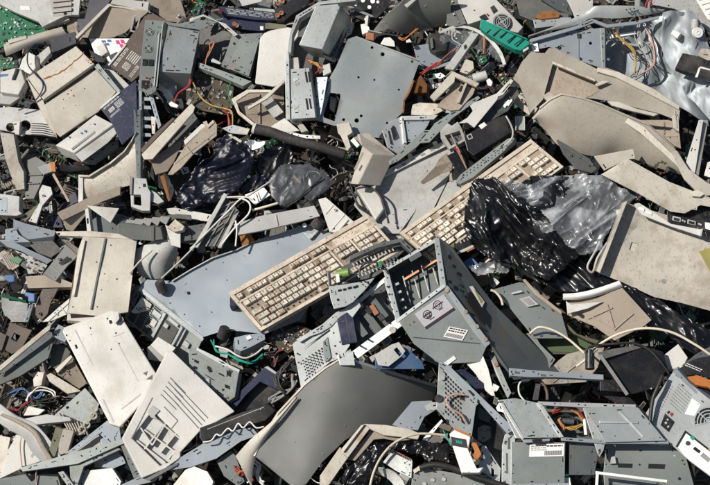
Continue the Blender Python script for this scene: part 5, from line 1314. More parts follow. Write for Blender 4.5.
# V shaped boards
r = rt('shelf_board', 'taupe board with a bright cream edge rising from the rusty plate', 'board', (170, 125), 34)
pp(r, 'cream_edge', z(100, 80)("246,440 540,138 562,160 552,192 310,468 260,470"), 38, CR, th=3)
pp(r, 'dark_back', z(100, 80)("238,412 330,310 430,222 445,228 250,432"), 34, BR, ext=(2, 2, -4))
pp(r, 'face', z(100, 80)("300,470 552,192 590,250 500,335 405,400 400,345 310,480"), 20, DG, th=2, g=(.1, .1))
r = rt('shelf_board', 'olive taupe board with notched corner right of the cream edged board', 'board', (200, 140), 30)
pp(r, 'face', z(100, 80)("445,485 500,395 610,285 675,238 692,265 690,330 560,430 480,520 430,560 400,560"), 30, TA, th=2, g=(.2, .1))
pp(r, 'pale_edge', z(100, 80)("495,360 600,260 640,262 600,295 505,385"), 28, WH, th=2)
pp(r, 'corner', z(100, 80)("608,250 630,240 640,262 668,236 678,250 640,285"), 33, CR, th=3)
pp(r, 'side_panel', z(100, 80)("300,470 405,400 500,340 478,400 440,480 400,540 330,560"), 26, TA, th=2, g=(-.2, .1))
r = rt('rusty_plate', 'dark plate with a rusty orange edge above the grey bracket block', 'plate', (155, 175), 26)
pp(r, 'plate', a1("555,135 600,150 690,195 698,215 660,320 590,225 560,165") , 10, BK, th=2)
pp(r, 'rust_edge', z(110, 160)("225,0 290,5 330,120 358,240 345,245 290,80 250,25"), 26, RU, th=2)
pp(r, 'rust_patch', z(110, 160)("370,55 415,75 400,90"), 20, RU, th=2)
pl('pale_chip', 'small pale plastic chip above the navy bag corner', 'chip', z(110, 160)("415,45 460,40 470,70 430,85"), 18, WH, th=2)
fl('navy_bag', 'crumpled dark navy plastic bag left of centre', 'bag', b1("160,75 205,50 245,70 290,108 312,170 268,232 250,292 150,350 30,350 0,300 60,215 100,160 150,130"), 16, 8, 3, NF, dome=8, freq=.042, rot=1.2)
fl('navy_bag', 'small shiny blue bag corner under the smoky film sheet', 'bag', b1("245,270 310,210 355,225 345,255 270,290"), 16, 4, 8, NF, freq=.07)
fl('black_sheet', 'black plastic sheet behind the smoky film', 'sheet', b1("310,170 360,100 430,90 470,150 430,180 350,240 310,215"), 8, 4, 12, BF)
fl('film_sheet', 'translucent smoky film sheet stretched right of the navy bag', 'film', b1("350,235 400,190 440,172 520,168 590,205 632,240 600,275 540,300 500,310 430,345 400,328"), 27, 1.0, 21, TF, freq=.1, dome=7)
cable('thin black strap across the smoky film sheet', b1("420,335 480,300 570,222"), 36, .8, KW)
r = rt('grating', 'grey framed dark grating leaning by the white cables', 'grating', (210, 220), 26)
q = b1("85,490 190,282 245,350 170,490")
pp(r, 'mesh_plate', q, 24, DG, th=1.5)
pp(r, 'frame_bar', b1("70,492 190,282 203,290 88,495"), 30, LG, th=3); pp(r, 'frame_bar', b1("165,495 240,345 250,352 180,495"), 29, LG, th=3)
m = MB()
for s in ("105,455 185,400", "122,420 205,370", "140,388 220,345", "158,350 225,318", "120,490 215,320", "150,490 228,345"): a, b = b1(s); slit(a, b, 1.1, 25.5)
m.build('grid_bars', GY, r)
r = rt('cable_bundle', 'bundle of white cables curving beside the grey grating', 'cables', (235, 215), 34)
wires(r, 'white_cable', b1("60,500 140,420 215,345 250,310 290,290 340,258 370,240"), [30, 33, 36, 38, 38, 34, 30], WW, 1.0)
wires(r, 'white_cable', b1("215,300 260,305 290,325 285,365 230,420 180,485"), [34, 38, 40, 40, 38, 34], WW, 1.0)
wires(r, 'white_cable', b1("235,390 240,430 235,490"), [38, 38, 34], WW, .9); wires(r, 'white_cable', b1("300,350 345,338 400,322"), 36, CW, 1.3)
wires(r, 'white_cable', b1("200,300 270,298 300,310"), 38, WW, .9)
pl('plastic_strip', 'long white plastic strip above the blue grey desktop case', 'strip', b1("228,404 330,372 540,332 562,372 480,395 330,430 245,445"), 34, LG, th=2, g=(0, .25))
pl('white_plate', 'white plastic wedge left of the big keyboard top corner', 'plate', b1("556,308 585,300 700,400 640,440 600,432"), 34, WH, th=3, g=(0, .1))
pl('white_scrap', 'white scrap under the smoky film sheet', 'scrap', b1("270,290 345,262 370,290 310,330"), 24, PA, th=1.5)
pl('copper_lump', 'rust brown lump under the long white strip', 'lump', b1("250,450 290,440 310,470 260,490"), 22, RU, ext=(1, 1, -4))
# steel blue desktop case
r = rt('desktop_case', 'large blue grey desktop computer case lying under the keyboard with vented front', 'computer case', (225, 290), 14)
top = [(140, 286), (147, 279.5), (172, 281), (190, 270), (212, 258), (237, 249.5), (250, 243), (272, 236), (306, 224), (330, 233), (350, 246), (300, 320), (264, 334), (240, 331), (222, 331), (203, 337)]
m = plate(top, 18, th=1.2, g=(0, 0), wp=(1.2, 4, .02)); m.build('top_panel', SB, r)
fr = [(140, 287.5), (203, 338), (188, 372), (124, 318)]
pp(r, 'front_panel', fr, [17, 17, 0, 0], SG, th=1)
F = frame(fr[0], fr[1], fr[3], 17.3, 17.3, .3)
s = MB(); slots(F, 3, 15, .03, .38, .12, .95, .82, .45, .3, s); s.build('vent', IN, r)
m = MB(); m.box(F, 0, 1.02, -.02, .07, 0, 2.2); m.box(F, .42, .46, .1, .9, 0, 3); m.box(F, .70, .73, .1, .95, 0, 3.5); m.box(F, .76, .78, .1, .95, 0, 3.5); m.box(F, .3, .42, .2, .34, 0, 4); m.box(F, .52, .66, .12, .2, 0, 2.5); m.build('front_trim', ST, r, .3)
m = MB(); m.box(F, .48, .68, .25, .9, .1, 1.2); m.build('recess', DG, r)
m = MB(); m.box(F, .34, .41, .42, .62, .1, 4); m.box(F, .5, .56, .3, .42, .1, 4); m.box(F, .82, .9, .35, .5, .1, 3); m.build('latch', LG, r, .3)
pp(r, 'vent_plate', z(120, 280)("65,190 130,100 188,145 175,180 90,200"), [14, 17.6, 17.6, 12, 10], WH, th=1)
m = MB()
for i in range(4): a, b = z(120, 280)("%d,%d %d,%d" % (95 + i * 18, 165 - i * 2, 118 + i * 18, 182 - i * 6)); slit(a, b, .9, 17.5 - i * .2)
m.build('vent_slit', IN, r)
m = MB(); [m.prism(lift(circ(x, y, s_, 9), 18.15), Vector((0, 0, -.5))) for x, y, s_ in ((188.5, 293, 1.7), (170, 303, .7), (184.5, 314.5, .7), (199.5, 326, .7), (211.5, 312, .6), (290, 236, .6), (277.5, 243, .6), (283, 237.5, .6), (269.5, 252.5, .8), (262.5, 252.5, .6), (262, 270, .7), (227, 280, .6), (206, 269, .6))]; m.build('screw_hole', IN, r)
m = MB()
for a, b in (((243, 255), (246, 259.5)), ((256.5, 251), (260, 255)), ((258, 249), (264, 247.5)), ((207, 262), (210, 260)), ((184, 284.5), (186, 283))): slit(a, b, .5, 18.3)
m.build('embossed_line', ST, r)
def foot(parent, x, y, h, ang, L=9, rr=5.5):
    a = P(x, y, h); d = Vector((math.cos(ang), math.sin(ang), .5)).normalized()
    m = MB(); m.cyl(a, a + d * L, rr, 18); m.cyl(a + d * L, a + d * (L + 1.2), rr * .8, 18); m.build('rubber_foot', RB, parent, .5)
foot(r, 163, 291, 22, 1.9, 10, 5); foot(r, 222, 337, 22, 1.2, 10, 5.4); foot(r, 316, 226, 22, .9, 8, 7)
pp(r, 'foot_bracket', z(225, 210)("455,130 480,150 500,172 515,165 560,110 575,85 560,95 520,140"), 22, ST, th=2)
m = MB(); m.cyl(P(304.5, 226, 20), P(304.5, 225, 26), 2.2, 12); m.build('foot_pin', PA, r)
pp(r, 'corner_hinge', z(120, 280)("62,100 100,40 112,35 120,60 80,160 70,150"), 18, SD, th=3)
r = rt('white_box', 'small white box with open front in front of the vented desktop case', 'box', (160, 345), 24)
pp(r, 'top', z(120, 280)("180,385 225,335 330,400 300,435 265,462"), 28, WH, th=2)
pp(r, 'side', z(120, 280)("160,400 180,388 270,465 255,485 165,470"), 22, LG, th=2, g=(0, -.4))
r = rt('slotted_plate', 'olive grey steel drive plate with punched slots right of the white cover', 'plate', (215, 370), 30)
q = z(190, 330)("-10,112 40,105 160,180 288,252 265,395 222,425 110,330 0,235")
pp(r, 'plate', q, 32, SG, ext=(3, 2, -4), bevel=.5)
m = MB(); [m.prism(lift(z(190, 330)(s), 32.2), Vector((0, 0, -.5))) for s in ("105,210 125,222 135,248 115,250 100,225", "85,262 92,262 145,295 138,298", "168,250 200,265 205,278 170,260", "215,240 245,250 242,278 220,268", "205,320 235,330 238,352 208,340", "25,172 55,185 50,200 25,188", "20,210 45,220 42,235 20,225", "188,345 205,350 200,362 190,358", "218,235 222,235 220,280 216,280", "190,378 200,380 198,390 188,388")]; m.build('slot', IN, r)
pp(r, 'top_flange', z(190, 330)("40,102 170,165 225,200 295,235 290,252 160,190 40,120"), 34, ST, th=2)
pp(r, 'white_tab', z(190, 330)("92,288 115,285 118,330 98,332"), 33.5, LG, th=1.5)
r = rt('blue_drive', 'blue grey bracket block with white tip below the keyboard corner', 'bracket', (245, 343), 30)
pp(r, 'body', z(190, 330)("262,45 330,28 440,15 445,55 360,100 300,125 270,110"), 34, SB, ext=(-2, 8, -12), g=(0, -.2))
pp(r, 'tip', z(190, 330)("330,40 355,28 370,48 340,60"), 36, PA, th=2)
pp(r, 'navy_block', z(190, 280)("235,100 280,95 300,140 235,160"), 30, NV, ext=(1, 4, -10))
r = rt('cable_connector', 'white cable with plug curving below the blue grey bracket block', 'cable', (240, 355), 36)
wires(r, 'cable', z(190, 330)("150,95 220,115 280,150 330,165 390,140 430,105"), [32, 38, 40, 40, 40, 42], WW, 1.0); pp(r, 'plug', z(190, 330)("425,105 455,85 472,90 465,110 445,115"), 42, LG, th=3)
wires(r, 'teal_wire', z(190, 330)("130,60 160,120 230,150 300,190 380,190 430,150"), 30, TL, .7, 3, 2)
pcb('circuit_board', 'dark circuit board with many small parts below the big keyboard', z(190, 330)("462,62 640,-30 720,0 612,118 580,138"), 22, m=GD, n=70, mats=(CO, LG, BK, BL, BE), smax=2)
wires(rt('wire', 'thin red wire in the dark gap below the keyboard', 'wire', (276, 352), 22), 'red_wire', z(190, 330)("540,115 510,140 500,180 505,205"), 24, RW, .6, 2, 1)
r = rt('navy_case', 'open navy plastic case in the dark hollow below the keyboard', 'case', (255, 375), 22)
pp(r, 'rim', z(190, 330)("225,432 330,330 445,215 540,270 545,365 525,355 415,305 330,385 262,470"), 26, NV, th=3)
pp(r, 'inside', z(190, 330)("262,470 415,308 525,358 500,420 380,460 270,490"), 16, BK, th=2)
pp(r, 'pale_edge', z(190, 330)("440,220 460,212 530,262 545,285 520,270"), 28, LG, th=2)
r = rt('cable_bundle', 'black cable bundle hanging beside the perforated steel front', 'cables', (285, 378), 30)
wires(r, 'black_cable', z(190, 330)("610,180 560,230 515,270 520,330 560,370"), 34, KW, 1.0, 5, 3); wires(r, 'grey_cable', z(190, 330)("620,290 590,350 540,380 470,420"), 32, GY, 1.1, 4, 3)
r = rt('black_rail', 'long glossy black plastic rail right of the white lattice cover', 'rail', (235, 415), 46)
pp(r, 'rail', b3("95,262 230,212 358,165 392,195 350,235 230,268 108,318 95,300"), 48, BK, ext=(2, 5, -12), bevel=.8)
m = MB(); a, b = b3("125,268 345,182"); slit(a, b, .8, 48.4); m.build('highlight_line', GY, r)
cable('wavy white coiled cord under the glossy black rail', b3("108,318 140,312 160,288 178,292 205,265 225,275 245,246 265,262 290,240 315,262 345,258"), 52, .75, WW, name='coiled_cord', cat='cord')
# ================================================================ keyboards
KB1, FK = keyboard('big dirty cream keyboard lying across the centre of the heap', (228, 293), (367, 214), (261, 332), 42, 42, 44, skip=((.03, .13, .4, .5), (.2, .24, .75, .95), (.27, .3, .75, .95), (.34, .4, .78, .95)), seed=4)
KB2, FK2 = keyboard('yellowed keyboard right of centre, partly under the black bag', (399, 233), (531, 139), (432, 262), 34, 46, 36, seed=9, broken=.22)
# ================================================================ central tower
def bars(parent, name, segs, h, w, m, d=1.0):
    g = MB()
    for s in segs:
        a, b = s
        (x, y), (X, Y) = a, b; L = math.hypot(X - x, Y - y); nx, ny = -(Y - y) / L * w / 2, (X - x) / L * w / 2
        h0, h1 = h if isinstance(h, tuple) else (h, h)
        g.prism([P(x + nx, y + ny, h0), P(X + nx, Y + ny, h1), P(X - nx, Y - ny, h1), P(x - nx, y - ny, h0)], Vector((0, 0, -d)))
    return g.build(name, m, parent, .2)
r = rt('computer_tower', 'grey steel computer tower with open drive bay, purple sticker and copper strips', 'computer tower', (445, 300), 50)
TLp, TRp, BRp, BLp = (385, 270), (436, 239), (444, 286), (399, 320)
# open bay: rim, five inner faces
HO = 12
hT, hR, hB, hL = 46, 50, 64, 60
def rimbar(a, b, ha, hb, w0, name):
    (x, y), (X, Y) = a, b
    L = math.hypot(X - x, Y - y); nx, ny = -(Y - y) / L * w0 / 2, (X - x) / L * w0 / 2
    g = MB(); g.prism([P(x + nx, y + ny, ha), P(X + nx, Y + ny, hb), P(X - nx, Y - ny, hb), P(x - nx, y - ny, ha)], Vector((.4, -.4, -3)))
    return g.build(name, ST, r, .3)
rimbar((383, 271), (437, 239.5), hT, hR, 3.2, 'bay_rim'); rimbar((436.5, 238), (443.5, 287), hR, hB, 5.5, 'bay_rim'); rimbar((445, 285), (397, 321), hB, hL, 3.6, 'bay_rim'); rimbar((385.5, 269), (398.5, 321), hT, hL, 5, 'bay_rim')
dp = -30
bk = [(TLp, hT), (TRp, hR), (BRp, hB), (BLp, hL)]
inner = [(x + 8, y + 3, h + dp) for (x, y), h in bk]
for i, nm in enumerate(('bay_wall',) * 4):
    (p, h), (p2, h2) = bk[i], bk[(i + 1) % 4]
    g = MB(); g.prism([P(*p, h - 1), P(*p2, h2 - 1), P(inner[(i + 1) % 4][0], inner[(i + 1) % 4][1], inner[(i + 1) % 4][2]), P(inner[i][0], inner[i][1], inner[i][2])], Vector((.3, .3, -.8))); g.build(nm, SD, r)
g = MB(); g.prism([P(*t) for t in inner], Vector((0, 0, -1))); g.build('bay_floor', SD, r)
bars(r, 'copper_strip', [((404, 279.5), (419, 270.5)), ((422, 268.5), (437, 260))], (34, 38), 2.3, CO, 3)
bars(r, 'bay_rail', [((395 + i * 2.5, 285 + i * 8), (399 + i * 2.5, 283 + i * 8)) for i in range(5)], 44, 2.4, ST, 3)
bars(r, 'bay_rib', [((402 + i * 9, 312 - i * 7), (394 + i * 9, 282 - i * 6)) for i in range(5)], 31, 1.2, ST, 1.5)
m = MB()
for (p_, h_), (q_, h2_) in (((TLp, hT), (TRp, hR)), ((TRp, hR), (BRp, hB)), ((BRp, hB), (BLp, hL)), ((BLp, hL), (TLp, hT))):
    for i in range(1, 6): t = i / 6; m.prism([P(p_[0] + (q_[0] - p_[0]) * t + .8 * math.cos(a), p_[1] + (q_[1] - p_[1]) * t - .5 + .8 * math.sin(a), h_ + (h2_ - h_) * t + .35) for a in (i_ * 1.047 for i_ in range(6))], Vector((0, 0, -.5)))
m.build('vent', IN, r)
bars(r, 'dark_notch', [((410, 260), (421, 253.5))], 50, 4.5, SD, 1)
# lower face with stickers
low = [(399.5, 322), (444.5, 287.5), (489, 341), (480, 362), (440, 364), (414, 344)]
def lowh(x, y): 
    t = ((x - 444) * 45 + (y - 287) * 54) / (45 * 45 + 54 * 54); return 62 - 16 * t - (444 - x) * .06
g = MB(); q = [P(x, y, lowh(x, y)) for x, y in low]; g.prism(q, Vector((0, 0, -1.5))); g.build('lower_panel', SG, r, .4)  # face turned from the sun, its shade painted as duller steel
def onlow(q3, d): 
    return frame(*q3, *[lowh(x, y) + d for x, y in q3])
F = onlow(c2("250,286 362,210 294,345"), .4); m = MB(); m.box(F, 0, 1, 0, 1, 0, .4); o = m.build('sticker', mat('lilac_paper', (.52, .51, .53), .6, da=.3, bump=0), r)
m = MB(); F2 = lambda u, v, w=0: F(u, v, w + .42); m.box(F2, .0, 1, .88, 1, 0, .2)
for (cx_, cy_, rr_) in ((.28, .42, .15), (.68, .3, .17)):
    c_ = F2(cx_, cy_, .0); m.ring(c_, F.n, 3.6, 4.3, .2, 20); m.ring(c_, F.n, 1.8, 2.3, .2, 16)
m.box(F2, .14, .42, .36, .44, 0, .2); m.box(F2, .5, .86, .28, .34, 0, .2); m.box(F2, .2, .36, .52, .6, 0, .2); m.box(F2, .24, .4, .7, .74, 0, .2); m.box(F2, .62, .76, .56, .6, 0, .2)
m.build('printing', PI, o)
F = onlow(c2("385,335 458,350 362,375"), .5); m = MB(); m.box(F, 0, 1, 0, 1, 0, .4); o = m.build('sticker', PA, r)
m = MB(); F2 = lambda u, v, w=0: F(u, v, w + .42); lines(F2, 2, .06, .94, .08, .5, mb=m, gap=.55); u = .06
while u < .9: m.box(F2, u, u + .025, .58, .9, 0, .15); u += .055
m.build('printing', BI, o)
F = onlow(c2("362,478 402,448 372,490"), .5); m = MB(); m.box(F, 0, 1, 0, 1, 0, .4); m.build('sticker', PA, r)
m = MB()
for x, y in c2("248,318 470,382 500,360 232,330"): m.cyl(P(x, y, lowh(x, y) - .5), P(x, y, lowh(x, y) + .2), 1.1, 9)
m.build('rivet', DG, r)
g = MB(); a, b = c2("245,375 505,400")
g.prism([P(a[0], a[1], lowh(*a) + .3), P(b[0], b[1], lowh(*b) + .3), P(b[0], b[1] + 1, lowh(b[0], b[1] + 1) + .3), P(a[0], a[1] + 1, lowh(a[0], a[1] + 1) + .3)], Vector((0, 0, -.4))); g.build('fold_line', SD, r)
# corner flange with round holes
g = MB(); A = c2("362,170 378,178 430,255 500,340 540,400 560,470"); 
q = [P(x, y, lowh(x, y) + 1.2) for x, y in c2("358,172 380,178 545,400 528,415 480,355")]; g.prism(q, Vector((0, 0, -2))); g.build('corner_flange', ST, r, .3)
g = MB()
for s in ("375,195", "448,278", "492,335", "525,385"): x, y = c2(s)[0]; g.cyl(P(x, y, lowh(x, y) + 1), P(x, y, lowh(x, y) + 2.4), 2.1, 12)
g.build('grommet', TA, r)
# right side panel
sd = [(439, 237.5, 50), (452, 246, 46), (474, 278, 38), (495, 305, 32), (540, 350, 22), (560, 372, 16), (515, 380, 36), (500, 362, 40), (489, 342, 46), (446, 288, 62)]
g = MB(); q = [P(*t) for t in sd]; g.prism(q, Vector((-1, 0, -1))); g.build('side_panel', SD, r, .3)  # grazing shade of this side put into a darker steel
def onsd(x, y):  # plane through three side points
    a, b, c = Vector((439, 237.5, 50)), Vector((495, 305, 32)), Vector((446, 288, 62)); n = (b - a).cross(c - a); return a.z - (n.x * (x - a.x) + n.y * (y - a.y)) / n.z
g = MB()
for s, w in (("385,65", 1.6), ("400,100", 1.1), ("420,130", 1.3), ("385,160", 1.2), ("408,185", 1.6), ("428,175", .9), ("430,195", 1.0), ("415,235", 1.0), ("440,215", .9)):
    x, y = c2(s)[0]; hh = onsd(x, y) + 1.0; g.prism([P(x + w * math.cos(a) * .9, y + w * math.sin(a) * 1.5, onsd(x + w * math.cos(a) * .9, y + w * math.sin(a) * 1.5) + 1) for a in (i * .7854 for i in range(8))], Vector((0, 0, -.6)))
g.build('side_hole', IN, r)
q = c2("458,205 470,200 535,290 525,335 455,240"); g = MB(); g.prism([P(x, y, onsd(x, y) + 1.2) for x, y in q], Vector((0, 0, -.6))); g.build('drive_slot', IN, r)
q = c2("462,180 475,178 522,240 512,262"); g = MB(); g.prism([P(x, y, onsd(x, y) + 1.3) for x, y in q], Vector((0, 0, -.6))); o = g.build('sticker', PA, r)
q = c2("480,192 488,195 515,238 508,245"); g = MB(); g.prism([P(x, y, onsd(x, y) + 1.6) for x, y in q], Vector((0, 0, -.6))); g.build('sticker_mark', YE, o)
HO = 8
# second, lower-left drive bay
r = rt('drive_cage', 'open steel drive bay with dark slats on the left of the grey computer tower', 'drive cage', (380, 315), 44)
ring = c2("-5,268 138,150 158,165 190,318 30,440 -10,450")
pp(r, 'back_panel', c2("0,270 140,165 190,310 25,430"), 30, SD, th=1)
bars(r, 'frame_bar', [c2("-8,272 140,150"), ], (44, 48), 4, ST, 3); bars(r, 'frame_bar', [c2("140,150 190,318")], (48, 56), 5.5, ST, 3); bars(r, 'frame_bar', [c2("192,318 20,445")], (56, 48), 9, ST, 3)
m = MB(); [m.cyl(P(x, y, 48), P(x, y, 57.5), .9, 8) for x, y in c2("145,180 152,210 158,240 165,268 172,295 150,320 70,385 40,410")]; m.build('hole', IN, r)
m = MB(); m.cyl(P(*c2("165,348")[0], 50), P(*c2("165,348")[0], 57.6), 3.2, 16); m.build('grommet', LG, r)
for i, s in enumerate(("35,250 150,400", "75,215 140,300", "10,300 60,370")): bars(r, 'slat', [c2(s)], (40, 44), 7, SD, 2)
bars(r, 'copper_strip', [c2("82,252 105,288")], (44, 46), 5, CO, 2)
bars(r, 'dark_clip', [c2("78,200 92,215"), c2("35,245 48,262")], 50, 4, BK, 2); bars(r, 'dark_clip', [c2("60,258 80,285"), c2("112,290 128,310")], 46, 5, BK, 2)
pp(r, 'navy_slab', z(280, 260)("335,345 425,290 458,485 365,500"), 50, NV, th=3)
m = MB(); a, b = z(280, 260)("385,325 415,485"); slit(a, b, .8, 50.2); m.build('slab_line', SL, r)
pp(r, 'blue_board', c2("95,450 180,398 235,430 275,465 290,500 100,500"), 40, mat('blue_board', (.03, .08, .17), .4, da=.3), th=1.5)
pp(r, 'lower_bracket', c2("95,445 160,405 190,395 215,430 150,490 110,485"), 46, LG, th=1.5, holes=[c2("170,425 182,415 205,445 195,455")])
m = MB(); [m.prism(lift(circ(*c2(s)[0], 1.3, 9), 46.3), Vector((0, 0, -.5))) for s in ("112,400", "260,455")]; m.build('knob', CO, r)
r = rt('steel_front', 'steel computer front with perforated grille and oval slot, left of the open bays', 'panel', (320, 345), 46)
q = [(292.5, 344), (296, 341), (318, 332), (334, 322), (348, 305), (357, 299), (361, 306), (352, 318), (340, 322), (350, 345), (342, 357), (330, 362), (318, 372), (301, 387)]
pp(r, 'plate', q, 48, ST, th=1.2, g=(.05, -.05)); C_ = cen(q)
F = frame(*b2("492,465 570,418 520,520"), 48.2); m = MB()
for i in range(7):
    for j in range(8):
        x, y = (303 + i * 3.1 + j * .8, 360.5 - i * 2.0 + j * 3.0)
        if inside(x, y, [(300, 358), (322, 344), (326, 358), (303, 383)]): m.prism([P(x - .9, y, 48.3), P(x, y - 1.1, 48.3), P(x + .9, y, 48.3), P(x, y + 1.1, 48.3)], Vector((0, 0, -.5)))
m.build('vent', IN, r)
q = b2("572,395 592,375 605,455 592,468 578,470"); pp(r, 'oval_slot', q, 48.8, SG, th=.6)
pp(r, 'long_slit', b2("490,425 600,345 602,352 520,405"), 48.6, IN, th=.5)
m = MB(); [m.prism(lift(circ(x, y, .9, 8), 48.5), Vector((0, 0, -.5))) for x, y in b2("615,360 620,410 640,395 625,440 660,330 645,460 475,440 480,475")]; m.build('hole', IN, r)
pp(r, 'arm', z(280, 260)("95,470 190,415 250,380 330,310 420,270 440,282 350,345 300,395 240,430 180,450 120,485"), 50, ST, th=2)
pp(r, 'white_bracket', b2("630,445 690,430 698,485 640,485"), 50, ST, th=2)
HO = 14
# tray with green capacitor
r = rt('card_tray', 'shallow grey steel tray with green capacitor behind the tower bay', 'tray', (370, 270), 44)
pp(r, 'front_face', z(280, 260)("288,155 340,150 480,128 560,105 500,180 430,250 385,275 320,288 300,230"), 50, ST, th=1.2, g=(0, .1))
m = MB(); [m.prism(lift(circ(x, y, s_, 9), 50.7 + .1 * (y - 292)), Vector((0, 0, -.8))) for x, y, s_ in [(*z(280, 260)("343,235")[0], 1.3)] + [(*z(280, 260)(s)[0], .8) for s in ("480,130", "490,145", "500,125", "515,130", "525,140", "510,115")]]; m.build('hole', IN, r)
bars(r, 'port', [z(280, 260)("342,182 362,176"), z(280, 260)("372,176 390,170"), z(280, 260)("400,168 422,160"), z(280, 260)("432,162 460,152")], 51, 1.8, IN, 1)
pp(r, 'floor', z(280, 260)("285,75 430,10 600,-60 720,-130 760,-80 620,60 560,100 340,150 295,150"), 32, DG, th=1)
pp(r, 'back_rim', c2("-2,62 100,15 200,-8 248,35 235,48 195,8 105,30 0,78"), 46, SD, ext=(0, 3, -6))
bars(r, 'tooth', [c2("%f,%f %f,%f" % (10 + i * 14, 90 - i * 5.2, 16 + i * 14, 100 - i * 5.2)) for i in range(12)], 45, 1.3, LG, 1)
bars(r, 'tooth', [c2("%f,%f %f,%f" % (30 + i * 14, 135 - i * 5.4, 36 + i * 14, 145 - i * 5.4)) for i in range(13)], 46, 1.3, LG, 1)
pp(r, 'left_rim', z(280, 260)("278,68 292,64 300,155 288,160"), 48, SD, ext=(1, 1, -5))
m = MB(); a = P(*z(280, 260)("335,85")[0], 40); m.cyl(a, a + Vector((12, 2, 3)), 4.2, 16); m.build('capacitor', LIM, r, .5)
pp(r, 'capacitor_label', z(280, 260)("328,85 350,80 355,130 335,135"), 48, PA, th=.6)
wires(r, 'black_cable', z(280, 260)("470,95 480,40 540,10 600,30 640,80"), 46, KW, 1.0); pp(r, 'green_clip', z(280, 260)("580,10 600,0 605,40 588,45"), 50, GW, th=2)
HO = 0
# black racks by the bag
r = rt('black_rack', 'black plastic rack with rows of pale teeth above the computer tower', 'rack', (470, 235), 42)
pp(r, 'body', z(380, 225)("348,78 520,-10 650,-50 700,20 690,60 560,110 460,170 430,140"), 40, BK, ext=(1, 2, -8))
bars(r, 'tooth', [z(380, 225)("%f,%f %f,%f" % (385 + i * 22, 82 - i * 10, 392 + i * 22, 96 - i * 10)) for i in range(8)], 40.6, 1.2, LG, 1)
bars(r, 'tooth', [z(380, 225)("%f,%f %f,%f" % (475 + i * 20, 95 - i * 9, 482 + i * 20, 108 - i * 9)) for i in range(7)], 40.6, 1.2, LG, 1)
bars(r, 'tooth', [z(380, 225)("%f,%f %f,%f" % (405, 118 + i * 11, 440, 100 + i * 11)) for i in range(5)], 40.6, 1.0, YE, 1)
r = rt('steel_strip', 'thin steel strip with copper patch under the black rack', 'strip', (475, 243), 44)
pp(r, 'strip', z(440, 230)("98,130 325,28 332,45 180,115 105,142"), 44, ST, th=1.5)
pp(r, 'copper_patch', z(440, 230)("150,122 200,98 208,108 165,130"), 45, CO, th=2)
pp(r, 'pale_block', z(440, 230)("222,90 270,68 325,70 330,95 240,128"), 45, ST, th=3)
pp(rt('white_clip', 'white connector clip between the black rack and the black bag', 'connector', (512, 255), 44), 'connector', z(440, 230)("355,175 440,112 480,125 490,155 440,160 375,185"), 46, PA, ext=(1, 2, -4))
fl('clear_wrap', 'crumpled clear wrap on the steel edge beside the computer tower', 'wrap', z(440, 230)("160,225 250,190 340,180 420,205 400,250 300,260 220,270"), 44, 4, 31, CF, cell=1.4)
pl('blue_lever', 'blue plastic piece behind the tower side panel', 'lever', z(440, 230)("135,190 190,160 230,205 165,225"), 30, BL, ext=(1, 2, -5))
pl('grey_block', 'pale grey foam block below the black bag', 'block', z(440, 230)("425,215 520,212 560,265 480,255"), 36, LG, ext=(1, 2, -6))
pl('steel_plate', 'greenish steel plate under the black bag, left of the foam block', 'plate', z(440, 230)("370,195 480,150 590,260 540,280 430,220"), 30, SG, th=2)
# ================================================================ bags on the right
fl('black_bag', 'big glossy crumpled black plastic bag right of centre', 'bag', c1("470,275 478,240 500,225 560,220 625,250 700,215 790,215 900,225 990,240 1040,290 990,400 940,490 860,540 780,620 700,600 640,560 560,545 490,500 440,420 445,350"), 46, 13, 41, BF, freq=.028, dome=12, rot=-.7, octv=5, gain=.5)
fl('black_bag', 'black plastic film trailing under the beige foot and pale panel', 'bag', d2("-60,-40 60,-30 160,60 240,110 300,130 350,155 480,225 600,300 700,350 720,410 660,450 580,400 500,350 440,330 400,260 350,190 250,185 120,205 40,170 -60,120"), 40, 8, 43, BF, freq=.035, rot=.75, stretch=(.35, 1), octv=4, gain=.45)
fl('clear_bag', 'clear crumpled plastic bag draped over the black bag', 'bag', d1("-10,260 60,225 180,208 270,212 330,250 420,300 370,330 330,380 300,430 270,500 200,520 130,480 70,380 0,310"), 62, 7, 47, CF, freq=.03, dome=8, rot=.9, stretch=(1, .28), octv=4, gain=.5)
fl('clear_bag', 'thin clear plastic fold hanging left of the larger clear bag', 'bag', c1("575,222 640,226 700,262 760,330 790,420 740,440 690,350 620,270"), 64, 6, 49, CF, freq=.05, rot=1.1, stretch=(1, .28), octv=4, gain=.5)
# ================================================================ right column top
r = rt('dark_housing', 'dark grey housing with rust brown connector at the top right', 'housing', (550, 10), 16)
pp(r, 'left_wall', d0("-60,-20 60,-20 150,40 150,70 60,75 10,80 -40,60"), 16, DG, th=2, g=(.2, .2))
pp(r, 'top_wall', d0("20,-20 150,-20 165,60 110,40"), 22, SD, th=2, g=(-.2, .2))
pp(r, 'connector', d0("20,68 40,45 85,42 118,52 112,68 40,75"), 26, RU, ext=(1, 2, -5))
pp(r, 'block', d0("12,78 60,72 115,68 160,68 160,92 20,110"), 24, ST, ext=(1, 3, -6))
pl('white_bracket', 'white plate corner at the top edge above the bright steel lid', 'bracket', d0("140,-10 245,-10 243,60 180,80 165,40"), 26, WH, th=2)
r = rt('steel_chassis', 'blue grey steel chassis with crumpled bright lid in the upper right', 'chassis', (575, 35), 30)
ruled(d0("-5,150 60,125 180,98 240,70 330,72 430,62 515,48"), [30, 34, 36, 40, 38, 36, 34], d0("-5,140 100,100 225,45 250,24 350,22 430,26 522,40"), [34, 38, 42, 45, 44, 42, 38], .8, th=1, n=24).build('lid', ST, r)
